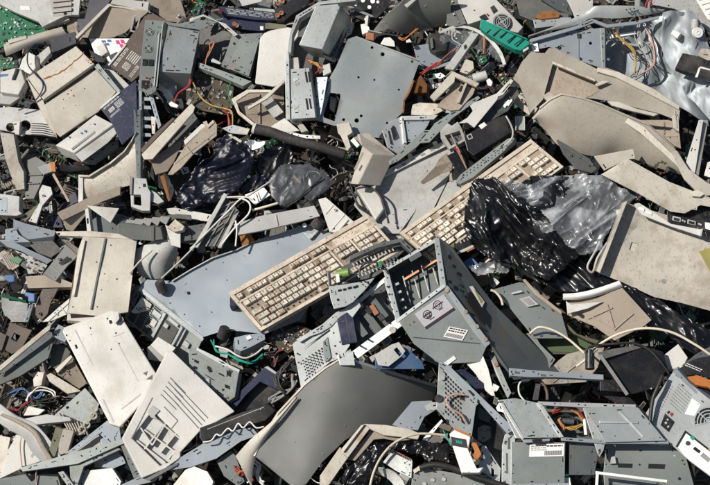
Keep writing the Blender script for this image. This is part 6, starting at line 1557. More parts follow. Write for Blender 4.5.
pp(r, 'lid_lip', d0("0,152 180,100 240,72 300,95 410,82 500,62 500,72 410,95 300,108 250,88 185,112 0,165"), 40, SB, th=2)
q = d0("0,168 100,130 185,118 280,108 288,268 200,238 130,205 75,182 0,198")
o = pp(r, 'side_wall', q, 34, SB, th=1.2, holes=[circ(*d0("115,186")[0], 2.2), circ(*d0("235,168")[0], 1.6)])
m = MB(); [m.prism(lift(d0(s), 34.3), Vector((0, 0, -.6))) for s in ("182,130 200,132 200,150 185,150", "192,222 202,226 202,236 192,234", "268,78 280,78 280,86 268,86")]; m.build('slot', IN, r)
m = MB(); a, b = d0("190,120 190,225"); slit(a, b, .6, 34.3); m.build('seam', SD, r)
m = MB(); [m.prism(lift(circ(*d0(s)[0], .7, 6), 47.5), Vector((0, 0, -3))) for s in ("375,38", "390,35", "405,33", "395,45", "408,44", "420,40", "402,55", "400,68")]; m.build('vent_hole', IN, r)
pp(r, 'pillar', d0("272,110 290,108 292,266 280,268"), 35, SG, ext=(2, 0, -6))
pp(r, 'corner_tab', d0("5,168 30,165 35,200 10,200"), 36, PA, th=3)
r = rt('crumpled_sheet', 'large crumpled shiny steel sheet at the right edge', 'sheet', (650, 75), 18)
m = ruled(d0("292,105 420,95 520,50 640,55"), [4, 8, 34, 36], d0("300,275 430,320 570,410 700,490"), [6, 12, 16, 22], -6, th=1, n=22, k=16); crease(m, 12, 5, .022); m.build('lower_sheet', SH, r)
m = ruled(d0("515,48 560,42 640,52 700,190"), [40, 42, 40, 36], d0("510,80 515,200 590,340 700,470"), [36, 30, 30, 30], 4, th=1, n=20, k=12); crease(m, 10, 8, .025); m.build('upper_sheet', SH, r)
pp(r, 'white_lever', d0("288,140 400,122 420,130 300,152"), 26, PA, th=2)
pp(r, 'bent_rim', d0("350,140 370,165 420,172 470,160 470,168 420,180 362,172"), 24, ST, th=2)
r = rt('round_knob', 'white round knob on the crumpled steel sheet at the right edge', 'knob', (698, 32), 44)
m = MB(); c_ = P(*d0("652,127")[0], 46); n_ = Vector((.1, -.2, 1)).normalized(); m.cyl(c_ - n_ * 6, c_, 5.2, 18); m.ring(c_, n_, 1.5, 2.2, .5); m.build('knob', PA, r, .5)
m = MB(); a = P(*d0("640,80")[0], 42); m.cyl(a, P(*d0("640,115")[0], 42), 4, 14); m.build('stem', LG, r)
m = MB(); a = P(*d0("555,125")[0], 42); m.cyl(a, P(*d0("580,142")[0], 44), 3.6, 14); tag(m.build('small_knob', PA, None, .4), 'smaller pale cylinder knob left of the white round knob', 'knob')
pl('black_rod', 'flat black plastic bar at the right edge below the white knob', 'bar', d0("563,262 592,205 640,215 720,245 720,315 660,292 600,278"), 52, BK, ext=(1, 3, -6), bevel=.6, g=(0, 0))
m = MB(); [m.prism(lift(d0(s), 52.4), Vector((0, 0, -.6))) for s in ("640,300 655,262 662,262 650,300", "660,258 698,268 698,274 660,264")]; m.build('printed_line', PR, bpy.data.objects['black_rod'])
pl('beige_clip', 'beige clip blocks beside the flat black bar at the right edge', 'clip', d0("650,215 665,188 690,190 710,200 710,230 690,235"), 46, BE, ext=(1, 2, -6))
r = rt('twisted_wires', 'twisted yellow and pink wires hanging inside the crumpled sheet', 'wires', (637, 60), 26)
wires(r, 'yellow_wire', d0("320,98 340,140 400,195 408,240 405,290"), 30, YW, .7, 3, .9); wires(r, 'pink_wire', d0("450,110 475,160 482,235 460,270 415,295"), 30, PW, .8, 3, .9); wires(r, 'white_wire', d0("440,95 470,150 490,190 485,250"), 28, WW, .6, 3, 1.5)
wires(r, 'thin_wire', d0("300,110 350,170 420,200 440,260 400,310"), 28, KW, .45, 4, 4); wires(r, 'grey_wire', d0("430,90 420,150 460,200 500,260"), 28, LG, .45, 4, 4)
wires(rt('red_wire_end', 'red wire ends curling over the bright steel lid', 'wire', (648, 4), 46), 'red_wire', d0("450,30 455,5 470,-10 468,20"), 48, RW, .8, 3, 1.2)
r = rt('monitor_back', 'grey taupe monitor back with white vent in the top right corner', 'monitor back', (690, 12), 24)
pp(r, 'shell', d0("420,-30 720,-30 720,130 690,120 640,72 560,35 480,20"), 24, LG, th=3, g=(-.2, -.3))
pp(r, 'vent', d0("640,-10 720,-10 720,92 690,75"), 32, PA, th=2)
m = MB()
for i in range(4): a, b = d0("%d,%d %d,%d" % (655 + i * 12, 2 + i * 18, 700, -12 + i * 22)); slit(a, b, .8, 32.4)
m.build('vent_slit', GY, r)
# taupe shells
r = rt('monitor_shell', 'broad taupe monitor shell with stepped recess in the upper right', 'shell', (600, 85), 36)
out = z(500, 40)("78,232 130,130 185,68 215,75 265,78 290,48 320,50 480,125 580,175") + d0("260,262 300,264 345,280 480,345 582,412 578,470 500,440 300,390 140,370 60,375 0,440 -20,380 -40,330")
RC = z(500, 40)("235,418 315,132 480,205 560,240 590,300 545,330 500,350 365,318 290,352")
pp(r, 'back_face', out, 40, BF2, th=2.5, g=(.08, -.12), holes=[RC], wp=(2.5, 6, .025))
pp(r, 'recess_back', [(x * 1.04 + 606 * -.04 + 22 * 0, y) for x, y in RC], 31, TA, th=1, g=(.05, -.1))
pp(r, 'recess_edge', z(500, 40)("310,125 400,162 560,232 565,245 480,212 400,178 312,140"), 45, CR, th=3)
pp(r, 'right_band', d0("262,262 345,280 480,345 580,412 578,425 470,368 335,300 262,278"), 46, CR, th=4)
pp(r, 'lug', z(500, 40)("562,262 610,240 650,245 620,258 575,275"), 47, CR, th=3)
pp(r, 'tab', z(500, 40)("252,330 290,306 335,330 282,362"), 46, CR, th=3)
r = rt('monitor_shell', 'curved taupe monitor back in front of the stepped taupe shell', 'shell', (610, 135), 44)
A = z(500, 40)("200,470 235,405 300,352 365,322 480,345 600,385 700,430") + d1("460,20 560,110 612,190 640,200")
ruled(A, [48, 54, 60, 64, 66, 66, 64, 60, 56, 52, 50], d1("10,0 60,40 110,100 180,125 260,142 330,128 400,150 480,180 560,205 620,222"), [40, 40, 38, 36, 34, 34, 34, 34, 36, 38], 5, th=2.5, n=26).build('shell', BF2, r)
AA = [(x, y) for x, y in A[1:9]]; HA = [54, 60, 64, 66, 66, 64, 60, 56]
g_ = MB()
for q_ in range(7): (x, y), (X, Y) = AA[q_], AA[q_ + 1]; g_.prism([P(x, y - 1.6, HA[q_] - 1), P(X, Y - 1.6, HA[q_ + 1] - 1), P(X, Y + .4, HA[q_ + 1] + 1.2), P(x, y + .4, HA[q_] + 1.2)], Vector((0, 0, -3)))
g_.build('top_rim', CR, r)  # lit edge painted in as cream, paler than the shell
pp(r, 'inner_tab', d0("300,392 345,395 410,420 500,442 480,450 400,432 320,410"), 62, CR, th=3)
pp(r, 'rim', d1("380,-8 440,25 545,125 600,185 590,195 530,140 430,50 370,10"), 62, CR, th=3)
m = MB()
rs = random.Random(8)
for i in range(10): a = i * .6; x, y = d1("%f,%f" % (512 + 22 * math.cos(a), 185 + 22 * math.sin(a)))[0]; m.prism(lift(circ(x, y, rs.uniform(.8, 1.8), 7), 56), Vector((0, 0, -4)))
m.build('dirt_ring', GD, r)
pl('white_lid', 'pale beige flat lid with chamfered end over the clear bag', 'lid', d1("278,212 378,150 440,185 540,240 720,310 720,340 660,330 600,362 545,355 420,285"), 68, BE, th=3, g=(.05, -.2), wp=(1.5, 7, .02))
pl('tan_lid', 'tan panel edge behind the pale beige flat lid', 'panel', d1("250,140 400,112 408,150 380,152 290,195"), 58, BE, th=2)
pl('dark_fin', 'dark broken fin at the end of the yellowed keyboard', 'fin', d1("105,75 150,100 230,150 260,190 240,205 180,190 130,130"), 52, DG, th=2)
r = rt('angle_bar', 'white angle bar standing upright at the right edge', 'bar', (692, 145), 52)
pp(r, 'face', d1("598,188 655,0 672,0 640,205"), 54, WH, th=2); pp(r, 'side', d1("640,205 672,0 692,2 655,215"), 50, LG, th=2, g=(-.4, 0))
pl('white_bar_end', 'white bar end right of the white angle bar', 'bar', d1("688,165 720,150 720,230 675,215"), 52, PA, ext=(1, 1, -4))
r = rt('moulded_bracket', 'cream moulded bracket with lugs under the white angle bar', 'bracket', (700, 190), 56)
pp(r, 'plate', d1("545,125 570,118 615,190 690,245 720,250 720,292 640,295 620,285 640,270 600,230"), 62, BE, th=3); pp(r, 'lug', d1("620,282 650,270 680,285 660,298 630,295"), 72, CR, th=3)
pl('taupe_curl', 'taupe curled plastic behind the white angle bar', 'shell', d1("420,0 560,0 578,40 585,110 560,100 500,50"), 34, TA, th=2, g=(.4, .2))
pl('tan_corner', 'tan corner strip left of the white angle bar', 'strip', d1("545,-60 575,-30 578,45 555,30"), 44, BE, th=3)
# connector strip and pale panel
r = rt('connector_panel', 'black connector strip with grey ports under the pale flat lid', 'connector panel', (690, 220), 50)
pp(r, 'body', z(590, 190)("455,120 490,118 560,138 600,145 640,112 720,108 720,280 690,275 670,225 650,240 460,185"), 56, BK, ext=(1, 2, -6))
m = MB()
for cx_, cy_ in ((512, 172), (600, 192)):
    x, y = z(590, 190)("%d,%d" % (cx_, cy_))[0]
    F = frame((x - 4, y - 3), (x + 4.4, y - 1), (x - 4.4, y + 1.5), 56.3); m.box(F, 0, 1, 0, 1, 0, 1.4); 
m.build('port', LG, r, .5)
m = MB()
for cx_, cy_ in ((512, 172), (600, 192)):
    x, y = z(590, 190)("%d,%d" % (cx_, cy_))[0]; F = frame((x - 2.6, y - 1.7), (x + 3, y - .2), (x - 2.8, y + .8), 57.9); m.box(F, 0, 1, 0, 1, 0, .2)
m.build('port_core', IN, r)
m = MB(); [m.cyl(P(x, y, 55), P(x, y, 57.5), .9, 8) for x, y in z(590, 190)("548,180 560,186 645,200 655,205")]; m.build('screw', ST, r)
pp(r, 'white_port', z(590, 190)("680,190 720,195 720,240 682,228"), 57, PA, ext=(1, 1, -3))
r = rt('base_panel', 'pale beige panel with raised left rim and small slot at the right edge', 'panel', (655, 255), 44)
out = [(627, 203), (650, 210), (690, 222), (715, 232), (715, 312), (682, 303), (654, 297), (622, 282), (598, 273), (610, 240)]
hole = z(590, 190)("232,352 245,308 282,318 262,365")
pp(r, 'panel', out, 46, BE, th=3, holes=[hole], wp=(1.6, 8, .025))
pp(r, 'slot_floor', z(590, 190)("228,356 242,302 286,314 264,370"), 44, BE, th=.5)
pp(r, 'left_rim', [(624.5, 202), (627.5, 201), (600, 273), (596.5, 271)], 60, BE, ext=(.5, .3, -17))
pp(r, 'top_flange', z(590, 190)("262,82 290,75 330,100 480,200 668,235 655,272 480,215 310,148 275,110"), 58, WH, th=2)
pp(r, 'hook', z(590, 190)("655,230 670,228 660,272 648,268"), 60, WH, th=4)
m = MB()
for i in range(2): x, y = z(590, 190)("%d,%d" % (305 + 45 * i, 110 + 22 * i))[0]; m.prism(lift([(x - 2.5, y - 2), (x + 3, y), (x + 2.5, y + 3), (x - 3, y + 1)], 59), Vector((0, 0, -1)))
m.build('clip', PA, r, .2)
m = MB(); m.prism(lift(circ(*d2("520,160")[0], 2.6, 8), 46.1), Vector((0, 0, -.2))); m.prism(lift(z(530, 240)("760,245 775,235 770,250 735,285 730,280"), 46.15), Vector((0, 0, -.3))); m.build('scuff', GY, r)
r = rt('cable_frame', 'pale loop handle beside the left rim of the pale beige panel', 'handle', (595, 250), 54)
wires(r, 'loop', d2("300,10 262,70 245,122 228,118 225,95 255,40 270,5"), 58, LG, 1.2)
pp(r, 'lugs', z(590, 190)("150,120 180,112 195,150 165,170"), 56, CR, ext=(1, 1, -4))
pl('yellow_film', 'olive yellow film corner at the right edge of the pale panel', 'film', d2("655,45 720,20 720,150 700,130 675,80"), 50, YE, th=.5)
# beige foot
r = rt('monitor_stand', 'beige plastic foot with ribbed brown underside and white rolled edge', 'stand', (595, 300), 50)
A = d2("128,208 180,205 250,190 345,158"); 
ruled(A, [56, 57, 58, 58], d2("128,232 185,232 260,218 360,182"), [54, 54, 54, 54], 3, th=3, n=14).build('rolled_edge', PA, r)
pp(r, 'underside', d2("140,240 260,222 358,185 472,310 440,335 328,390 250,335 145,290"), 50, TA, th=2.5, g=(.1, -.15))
pp(r, 'white_corner', d2("140,236 160,250 285,238 225,265 148,285"), 54, WH, th=2)
m = MB()
qs = d2("140,240 260,222 358,185 472,310 440,335 328,390 250,335 145,290"); cs = cen(qs)
for s in ("215,285 330,345", "300,250 330,350", "225,305 320,262", "330,345 400,285"):
    (x, y), (X, Y) = d2(s); L_ = math.dist((x, y), (X, Y)); nx, ny = -(Y - y) / L_ * .5, (X - x) / L_ * .5; hs_ = lambda a, b: 51.3 + .1 * (a - cs[0]) - .15 * (b - cs[1])
    m.prism([P(x + nx, y + ny, hs_(x, y)), P(X + nx, Y + ny, hs_(X, Y)), P(X - nx, Y - ny, hs_(X, Y)), P(x - nx, y - ny, hs_(x, y))], Vector((0, 0, -1.4)))
m.build('ribs', TA, r)
m = MB(); m.prism(lift(circ(*d2("192,288")[0], 2, 8), 52.4), Vector((0, 0, -2))); m.build('hole', IN, r)
# dark side of tower / olive cases
r = rt('metal_case', 'olive grey metal case with two small stickers right of the computer tower', 'case', (525, 320), 34)
q = z(440, 230)("320,350 470,308 495,312 560,375 720,500 760,640 560,640 480,540 400,440")
pp(r, 'panel', q, 38, SG, th=2, g=(-.1, .05)); C_ = cen(q)
pp(r, 'sticker', z(440, 230)("420,372 480,355 490,366 430,380"), 41.5, LG, th=2)
o = pp(r, 'sticker', z(440, 230)("468,405 530,390 585,440 520,455"), 40.5, LG, th=2)
pp(r, 'sticker_mark', z(440, 230)("488,410 528,400 562,436 525,442"), 41, GY, th=.6)
pp(r, 'rim', z(440, 230)("488,292 505,290 580,370 720,480 720,500 565,385"), 42, TA, th=3)
cable('short white plastic hook on the olive grey metal case', z(440, 230)("300,355 330,368 360,405 372,445"), 48, 1.3, CW, name='plastic_hook', cat='hook')
r = rt('metal_case', 'dirty green cased unit under the cream cable', 'case', (555, 330), 24)
pp(r, 'panel', z(530, 300)("30,100 60,60 200,150 280,200 400,280 330,330 250,320 120,320 60,300 0,340"), 18, OL, th=2)
pp(r, 'green_patch', z(530, 300)("100,215 260,205 390,262 330,290 250,310 110,305"), 19, mat('moss_green', (.07, .10, .045), .7, da=.5), th=1)
pp(r, 'rail', z(530, 300)("40,10 80,0 280,200 410,240 395,258 340,240 260,200"), 30, OL, ext=(1, 2, -6))
pp(r, 'copper_trace', z(530, 300)("120,150 200,160 260,195 240,205 180,180"), 24, CO, th=1)
pl('steel_side', 'dark grey ribbed side panel left of the dirty green unit', 'panel', z(530, 300)("-40,200 20,190 60,260 150,350 110,410 -20,420"), 30, SD, th=2, g=(.2, 0))
cable('cream cable arching across the right side of the heap', d2("180,490 225,455 262,410 350,362 450,342 550,358 640,405 700,445"), [44, 50, 54, 58, 60, 62, 62, 60], 1.25, CW)
cable('cream cable looping to the black plug right of the olive case', d2("0,362 35,338 90,350 150,385 212,440"), [44, 50, 50, 50, 50], 1.15, CW)
r = rt('power_cable', 'black power cable with cylindrical plug above the steel bar', 'cable', (590, 358), 54)
wires(r, 'cord', d2("215,440 225,418 260,408 330,402 400,400 460,425 505,470 540,520"), [58, 60, 60, 60, 60, 60, 60, 58], KW, 1.3)
m = MB(); m.cyl(P(*d2("232,440")[0], 58), P(*d2("232,500")[0], 58), 4.4, 14); m.cyl(P(*d2("230,425")[0], 58), P(*d2("232,442")[0], 58), 2.6, 12); m.build('plug', BK, r, .4)
pl('cream_panel', 'dirty cream panel lying behind the long steel bar', 'panel', z(530, 300)("20,470 220,320 330,290 440,280 400,400 330,485 100,500"), 26, BE, th=2)
r = rt('black_housing', 'dusty black plastic housing with a grey rod along its edge', 'housing', (635, 370), 48)
pp(r, 'front_face', z(590, 360)("70,0 140,-60 330,-80 430,-50 460,40 400,160 225,208"), 54, KG, th=3, g=(.1, -.1))
bars(r, 'edge_rod', [z(590, 360)("60,-30 222,205")], 58, 3.4, GY, 3)
pp(r, 'underside', z(590, 360)("60,90 150,110 225,210 330,310 310,330 160,255 60,200"), 34, BK, th=2)
pp(r, 'top_rail', z(530, 300)("400,310 480,290 700,255 700,270 450,345"), 57, DG, th=2)
r = rt('white_block', 'off white dented block at the right edge above the silver computer', 'block', (672, 355), 46)
pp(r, 'block', d2("520,445 575,402 612,455 590,500 530,500"), 48, WH, ext=(2, 3, -8), bevel=.6)
pl('olive_cover', 'dark olive cover sheet at the right edge above the silver computer', 'sheet', d2("590,485 640,445 720,400 720,470 660,520"), 54, SD, th=2)
# ================================================================ silver computer, right edge
r = rt('computer_tower', 'silver computer with fan grille and port panel at the lower right edge', 'computer tower', (690, 425), 60)
q = [(673.5, 371), (690, 383), (714, 403), (714, 479), (690, 461), (642.5, 418)]
pp(r, 'back_panel', q, 66, ST, th=1.5, g=(.05, .02)); C_ = cen(q)
H = lambda x, y: 66 + .05 * (x - C_[0]) + .02 * (y - C_[1])
hz = lambda pts, d: [H(*p) + d for p in pts]
def onback(parent, name, pts, d, m, th=.6):
    g = MB(); g.prism(lift(pts, hz(pts, d)), Vector((0, 0, -th))); return g.build(name, m, parent, .15)
m = MB()
for i in range(13):
    for j in range(11):
        x, y = 679.5 + i * 1.05 - j * 1.35 + 2, 379 + i * 0.95 + j * 2.55
        if inside(x, y, z(590, 360)("500,120 610,200 545,330 470,260 480,200")): m.prism(lift([(x - .45, y), (x, y - .55), (x + .45, y), (x, y + .55)], H(x, y) + .15), Vector((0, 0, -.4)))
for i in range(3):
    for j in range(17):
        x, y = 667 - j * 1.25 + i * 1.6 + 2, 384 + j * 2.5 + i * 1.4
        if inside(x, y, z(590, 360)("480,130 495,150 420,390 465,440 450,470 360,380")): m.prism(lift([(x - .55, y), (x, y - .7), (x + .55, y), (x, y + .7)], H(x, y) + .15), Vector((0, 0, -.4)))
m.build('vent', IN, r)
onback(r, 'socket', z(590, 360)("418,385 445,315 500,365 465,425"), 1, BK, 2)
m = MB(); [m.prism(lift(t, hz(t, 1.2)), Vector((0, 0, -.5))) for t in (z(590, 360)(s) for s in ("440,372 448,362 458,370 450,380", "455,395 463,385 470,392 462,402", "452,352 460,345 466,352 460,360"))]; m.build('pin', ST, r)
onback(r, 'red_switch', z(590, 360)("472,322 485,308 495,318 482,334"), .8, RW, 1)
onback(r, 'black_switch', z(590, 360)("455,310 468,298 476,306 462,320"), .8, BK, 1)
o = onback(r, 'sticker', z(590, 360)("575,290 605,225 655,262 620,330 560,320"), .3, PA, .5)
F = frame((707, 420), (710, 422), (705, 424), H(707, 420) + .1)
c_ = P(708.5, 421.5, H(708, 421))
dmb = MB(); dmb.ring(c_ + Vector((0, 0, .1)), Vector((0, 0, 1)), .01, 14, .2, 32); dmb.build('fan_opening', IN, r)
g = MB()
for rr in (4.5, 8, 11, 14): g.ring(c_ + Vector((0, 0, .3)), Vector((0, 0, 1)), rr - 1.1, rr, .7, 32)
g.cyl(c_, c_ + Vector((0, 0, .8)), 2.6, 18)
for k in range(6):
    a = k * math.pi / 3 + .3; x = Vector((math.cos(a), math.sin(a), 0)); y = Vector((-math.sin(a), math.cos(a), 0)); q_ = c_ + Vector((0, 0, 1.05)); g.prism([q_ + y * .5 + x * 2, q_ + y * .5 + x * 14, q_ - y * .5 + x * 14, q_ - y * .5 + x * 2], Vector((0, 0, -.5)))
g.build('fan_grille', ST, r)
o = onback(r, 'port_panel', d3("572,335 605,282 650,318 720,372 720,460 660,418 600,372"), .5, PA, .8)
onback(o, 'panel_border', d3("565,335 602,272 720,362 720,372 605,283 573,338"), .8, BK, .8)
m = MB(); x, y = d3("612,322")[0]; m.cyl(P(x, y, H(x, y)), P(x, y, H(x, y) + 1.4), 2.1, 14); m.build('round_port', BK, o)
for s, mm in (("632,345 640,335 662,352 655,362", BK), ("660,372 672,358 700,382 690,396", GY), ("620,300 632,292 642,300 630,312", TL), ("690,345 698,340 710,352 704,358", YE)): onback(o, 'port', d3(s), 1.1, mm, 1)
pp(r, 'top_edge', d3("553,45 572,36 645,118 700,152 720,165 720,182 698,168 640,128"), 66, SB, ext=(3, -2, -10))
m = MB(); [m.cyl(P(x, y, H(x, y)), P(x, y, H(x, y) + .8), .8, 8) for x, y in d3("600,125 640,240 578,292 470,110 650,170 560,370")]; m.build('screw', LG, r)
r = rt('drive_box', 'dark box with white printing and an orange flap on top of the silver computer', 'box', (697, 372), 56)
q = d3("570,38 625,2 650,-8 720,-20 720,78 660,55 610,60")
pp(r, 'top', q, 58, BK, th=2, g=(0, .1))
m = MB(); F = frame(*d3("605,15 640,28 612,35"), 59); F = frame(*d3("600,20 660,45 612,8"), 58.8); lines(F, 2, 0, 1, 0, 1, mb=m, gap=.4); F = frame(*d3("615,5 700,30 620,-5"), 58.6); m.build('printing', PR, r)
pp(r, 'orange_flap', d3("604,66 650,58 720,84 720,124 690,104 645,96"), 59, OR, ext=(1, 2, -3))
pp(r, 'dark_side', d3("640,105 690,118 720,142 720,160 698,148 650,120"), 57, BK, th=2)
cable('black cable looping down the left side of the silver computer', z(590, 360)("430,90 400,160 372,230 358,330 355,420 375,475 400,470 395,430"), [76, 76, 74, 72, 70, 70, 72, 72], 1.9, KW)
# ================================================================ big folded grey shell
r = rt('monitor_shell', 'large smooth dark grey curved shell in the lower middle', 'shell', (345, 410), 40)
A = [(255, 456), (262, 440), (279, 413), (305, 385), (325, 369), (342, 358.5), (352, 360), (380, 369), (410, 378), (437, 386)]
hA = [56, 57, 58, 58, 56, 54, 52, 48, 44, 40]
out = A + [(432, 404), (412, 415), (392, 425), (372, 424), (345, 440), (322, 462), (306, 484), (293, 487)]
def hfold(x, y):     # one soft ridge runs from the top of the shell down to its lower edge
    t = ((x - 346) * 120 + (y - 360) * 40) / 126.5
    s_ = .5 * (t + math.sqrt(t * t + 60)); l_ = s_ - t      # distance right and left of the ridge, softened
    return 57 - .36 * s_ - .0038 * s_ * s_ - .16 * l_ + .0012 * l_ * l_ + 1.0 * noise.noise(Vector((x * .03, y * .03, 5)))
gridplate(out, hfold, Vector((0, 0, -2)), (), 4).build('panel', SM, r)
hA = [hfold(*q) for q in A]
m = MB(); A1 = A[:6]; o_ = [(-1.6, -.3), (-1.8, -.8), (-1.6, -1), (-1.4, -1.2), (-1.0, -1.4), (0, -1.6)]
for i in range(5):
    (x, y), (X, Y) = A1[i], A1[i + 1]; m.prism([P(x, y, hA[i] + 1), P(X, Y, hA[i + 1] + 1), P(X + o_[i + 1][0], Y + o_[i + 1][1], hA[i + 1] + .6), P(x + o_[i][0], y + o_[i][1], hA[i] + .6)], Vector((0, 0, -3)))
m.build('pale_rim', CR, r)
[bars(r, 'scalloped_edge', [(A[i], A[i + 1])], (hA[i] + 2, hA[i + 1] + 2), 3, ST, 2) for i in range(6, 9)]
ruled(b3("235,372 290,310 355,255 400,215 470,140"), [54, 56, 57, 58, 58], b3("298,485 300,430 318,365 355,300 470,150"), [44, 46, 50, 54, 57], 3, th=2, n=12, k=6).build('white_flap', CR, r)
pl('blue_plate', 'worn blue grey plastic plate lying inside the dark grey curved shell', 'plate', z(330, 403)("368,128 485,-10 600,-15 640,30 560,80 520,160 440,150"), 46, SB, th=2, g=(0, .2))
r = rt('monitor_bezel', 'cream monitor bezel frame below the dark grey curved shell', 'bezel', (370, 445), 48)
pp(r, 'left_side', z(330, 403)("-60,430 60,258 80,285 75,270 205,122 235,150 100,330 -60,560"), 52, CR, th=4, bevel=.6)
pp(r, 'top_side', z(330, 403)("205,122 330,128 470,152 535,180 520,215 420,200 320,190 235,152"), 51, BE, th=4, bevel=.6)
pp(r, 'inner_rim', z(330, 403)("95,330 245,165 520,212 400,225 320,210 260,215 150,340"), 46, TA, th=2)
pp(r, 'outer_edge', z(330, 403)("70,268 185,130 205,124 80,290"), 55, CR, th=4)
m = MB(); a, b = z(330, 403)("80,300 105,330"); slit(a, b, .6, 52.3); m.build('seam', TA, r)
pl('white_strut', 'small white strut beside the perforated steel computer back', 'strut', z(330, 403)("545,215 660,95 668,105 575,220"), 56, PA, th=2)
pl('olive_clip', 'small olive bracket touching the corner of the perforated steel back', 'clip', z(330, 403)("560,18 600,-5 640,-8 625,40 580,45"), 58, LG, th=2)
fl('black_bag', 'glossy black bag strip behind the white cable at the bottom', 'bag', c3("-40,500 -20,440 20,400 60,350 100,318 240,315 385,318 395,400 300,380 220,350 165,345 120,380 90,430 60,500"), 56, 5, 61, BF, freq=.07, dome=4)
cable('white cable curving over the black bag strip at the bottom', c3("75,500 90,440 115,385 150,340 190,310 250,288 310,286 375,292"), [64, 66, 68, 70, 70, 68, 66, 64], 1.2, CW)
r = rt('steel_box', 'steel box with vented edge in the bottom middle', 'box', (405, 465), 56)
pp(r, 'left_face', c3("128,395 165,348 205,365 242,390 238,458 180,430"), 60, ST, th=2, g=(.1, 0))
bars(r, 'toothed_edge', [c3("165,350 240,388")], 61, 2, CO, 1)
m = MB(); [m.prism(lift(c3("%f,%f %f,%f %f,%f" % (168 + i * 7, 354 + i * 3.6, 173 + i * 7, 352 + i * 3.6, 172 + i * 7, 362 + i * 3.6)), 61.4), Vector((0, 0, -1))) for i in range(10)]; m.build('teeth', IN, r)
pp(r, 'right_face', c3("242,440 300,420 420,440 510,462 600,500 600,520 235,520"), 60, SG, th=2)
m = MB()
for s in ("322,465", "365,462", "290,480"): x, y = c3(s)[0]; m.cyl(P(x, y, 60), P(x, y, 61.4), 2.4, 14, r2=1.6)
m.build('rivet', ST, r)
pp(r, 'seam', c3("236,395 244,395 244,455 236,458"), 61, BK, th=2)
pp(r, 'cream_lead', c3("245,425 275,405 305,405 300,420 265,430 250,440"), 63, CW, th=2)
ruled(c3("110,420 160,430 200,460 220,500"), 58, c3("100,440 140,455 170,485 180,510"), 52, 0, th=2, n=8).build('curved_edge', LG, r)
cable('thick black cable lying over the steel box at the bottom', c3("270,418 330,405 400,420 470,448 540,470 610,490"), [66, 68, 68, 68, 68, 68], 2.9, KW)
# ================================================================ bottom computer
r = rt('computer_tower', 'open grey computer case with perforated back and bundled wires at the bottom right', 'computer tower', (560, 430), 56)
q = c3("345,12 420,75 505,158 488,180 470,310 400,262 335,190")
pp(r, 'back_panel', q, 68, SP, th=1.2, g=(-.06, 0)); C_ = cen(q); H2 = lambda x, y: 68 - .06 * (x - C_[0])
m = MB()
for i in range(7):
    for j in range(9):
        x, y = c3("%f,%f" % (372 + i * 9.5, 55 + i * 9.5 + j * 18))[0]
        if j * 18 + i * 4 < 150: m.prism(lift([(x - .9, y - 1.2), (x + .9, y - .2), (x + .9, y + 2.0), (x - .9, y + 1.0)], H2(x, y) + .2), Vector((0, 0, -.6)))
for s in ("430,130 445,140 445,160 430,150", "430,215 445,222 445,250 432,240", "372,228 385,232 384,250 373,245"):
    t = c3(s); m.prism(lift(t, [H2(*p) + .2 for p in t]), Vector((0, 0, -.6)))
m.build('vent', IN, r)
m = MB(); x, y = c3("342,148")[0]; m.cyl(P(x, y, 69), P(x, y, 72), 3.6, 16); m.build('black_knob', BK, r, .4); m = MB(); x, y = c3("358,68")[0]; m.cyl(P(x, y, 69), P(x, y, 72), 2.6, 14); m.build('grey_knob', LG, r, .4)
wires(r, 'pink_cable', c3("445,135 410,132 380,145 375,165 395,190 430,210 448,240"), [72, 73, 74, 74, 74, 73, 72], PW, 1.1)
pp(r, 'top_rail', c3("345,8 362,10 385,22 640,268 610,285 500,160"), 71, SB, th=2)
m = MB(); [m.prism(lift(c3(s), 71.2), Vector((0, 0, -.5))) for s in ("455,115 470,120 485,135 478,142", "495,150 503,158 500,172 492,165")]; m.build('notch', IN, r)
pp(r, 'corner_post', c3("600,290 620,270 640,278 640,500 588,500 590,330"), 66, ST, ext=(2, 0, -8))
m = MB(); [m.prism(lift(c3(s), 66.2), Vector((0, 0, -.5))) for s in ("612,300 620,300 622,345 612,345", "605,360 612,362 612,440 606,440")]; m.build('post_slot', SD, r)
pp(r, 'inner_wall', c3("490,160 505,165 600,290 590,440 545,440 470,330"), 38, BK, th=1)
pp(r, 'inner_box', c3("495,262 520,250 545,258 545,300 520,318 495,310"), 44, SD, ext=(2, 2, -6)); pp(r, 'inner_box', c3("500,180 545,210 540,245 495,225"), 42, DG, ext=(2, 2, -6))
pp(r, 'inner_strip', c3("510,335 525,330 585,420 580,480 500,420"), 58, ST, th=2, holes=[c3("548,415 560,425 560,452 548,442")])
pp(r, 'front_rail', d3("-80,30 0,38 100,45 285,56 285,76 100,66 0,66 -80,60") , 76, SB, ext=(0, 2, -4), bevel=.5)
bars(r, 'rail_slot', [d3("-60,48 -40,50"), d3("40,58 62,60")], 76.3, 2.2, SD, 1)
lid = [(498, 400), (515, 398), (537, 402.5), (562, 437), (516, 438)]
pp(r, 'lid', lid, 72, SP, th=1.5, g=(0, .05), bevel=.6)  # lit top painted as paler steel than the walls
pp(r, 'lid_edge', z(430, 403)("545,215 710,210 710,222 560,235"), 74, SB, ext=(0, 1, -3))
pp(r, 'lid_rim', z(430, 403)("415,0 432,-5 560,205 545,218"), 73.5, ST, th=2)
pp(r, 'lid_rim', d3("25,165 42,165 132,298 115,300"), 73.5, ST, th=2)
pp(r, 'lid_clip', z(430, 403)("600,215 660,210 660,235 610,238"), 75.5, BK, th=3)
q = z(430, 403)("482,230 800,232 796,500 480,500")
o = pp(r, 'power_unit', q, 68, OL if False else SG, ext=(1, 2, -12), bevel=.5)
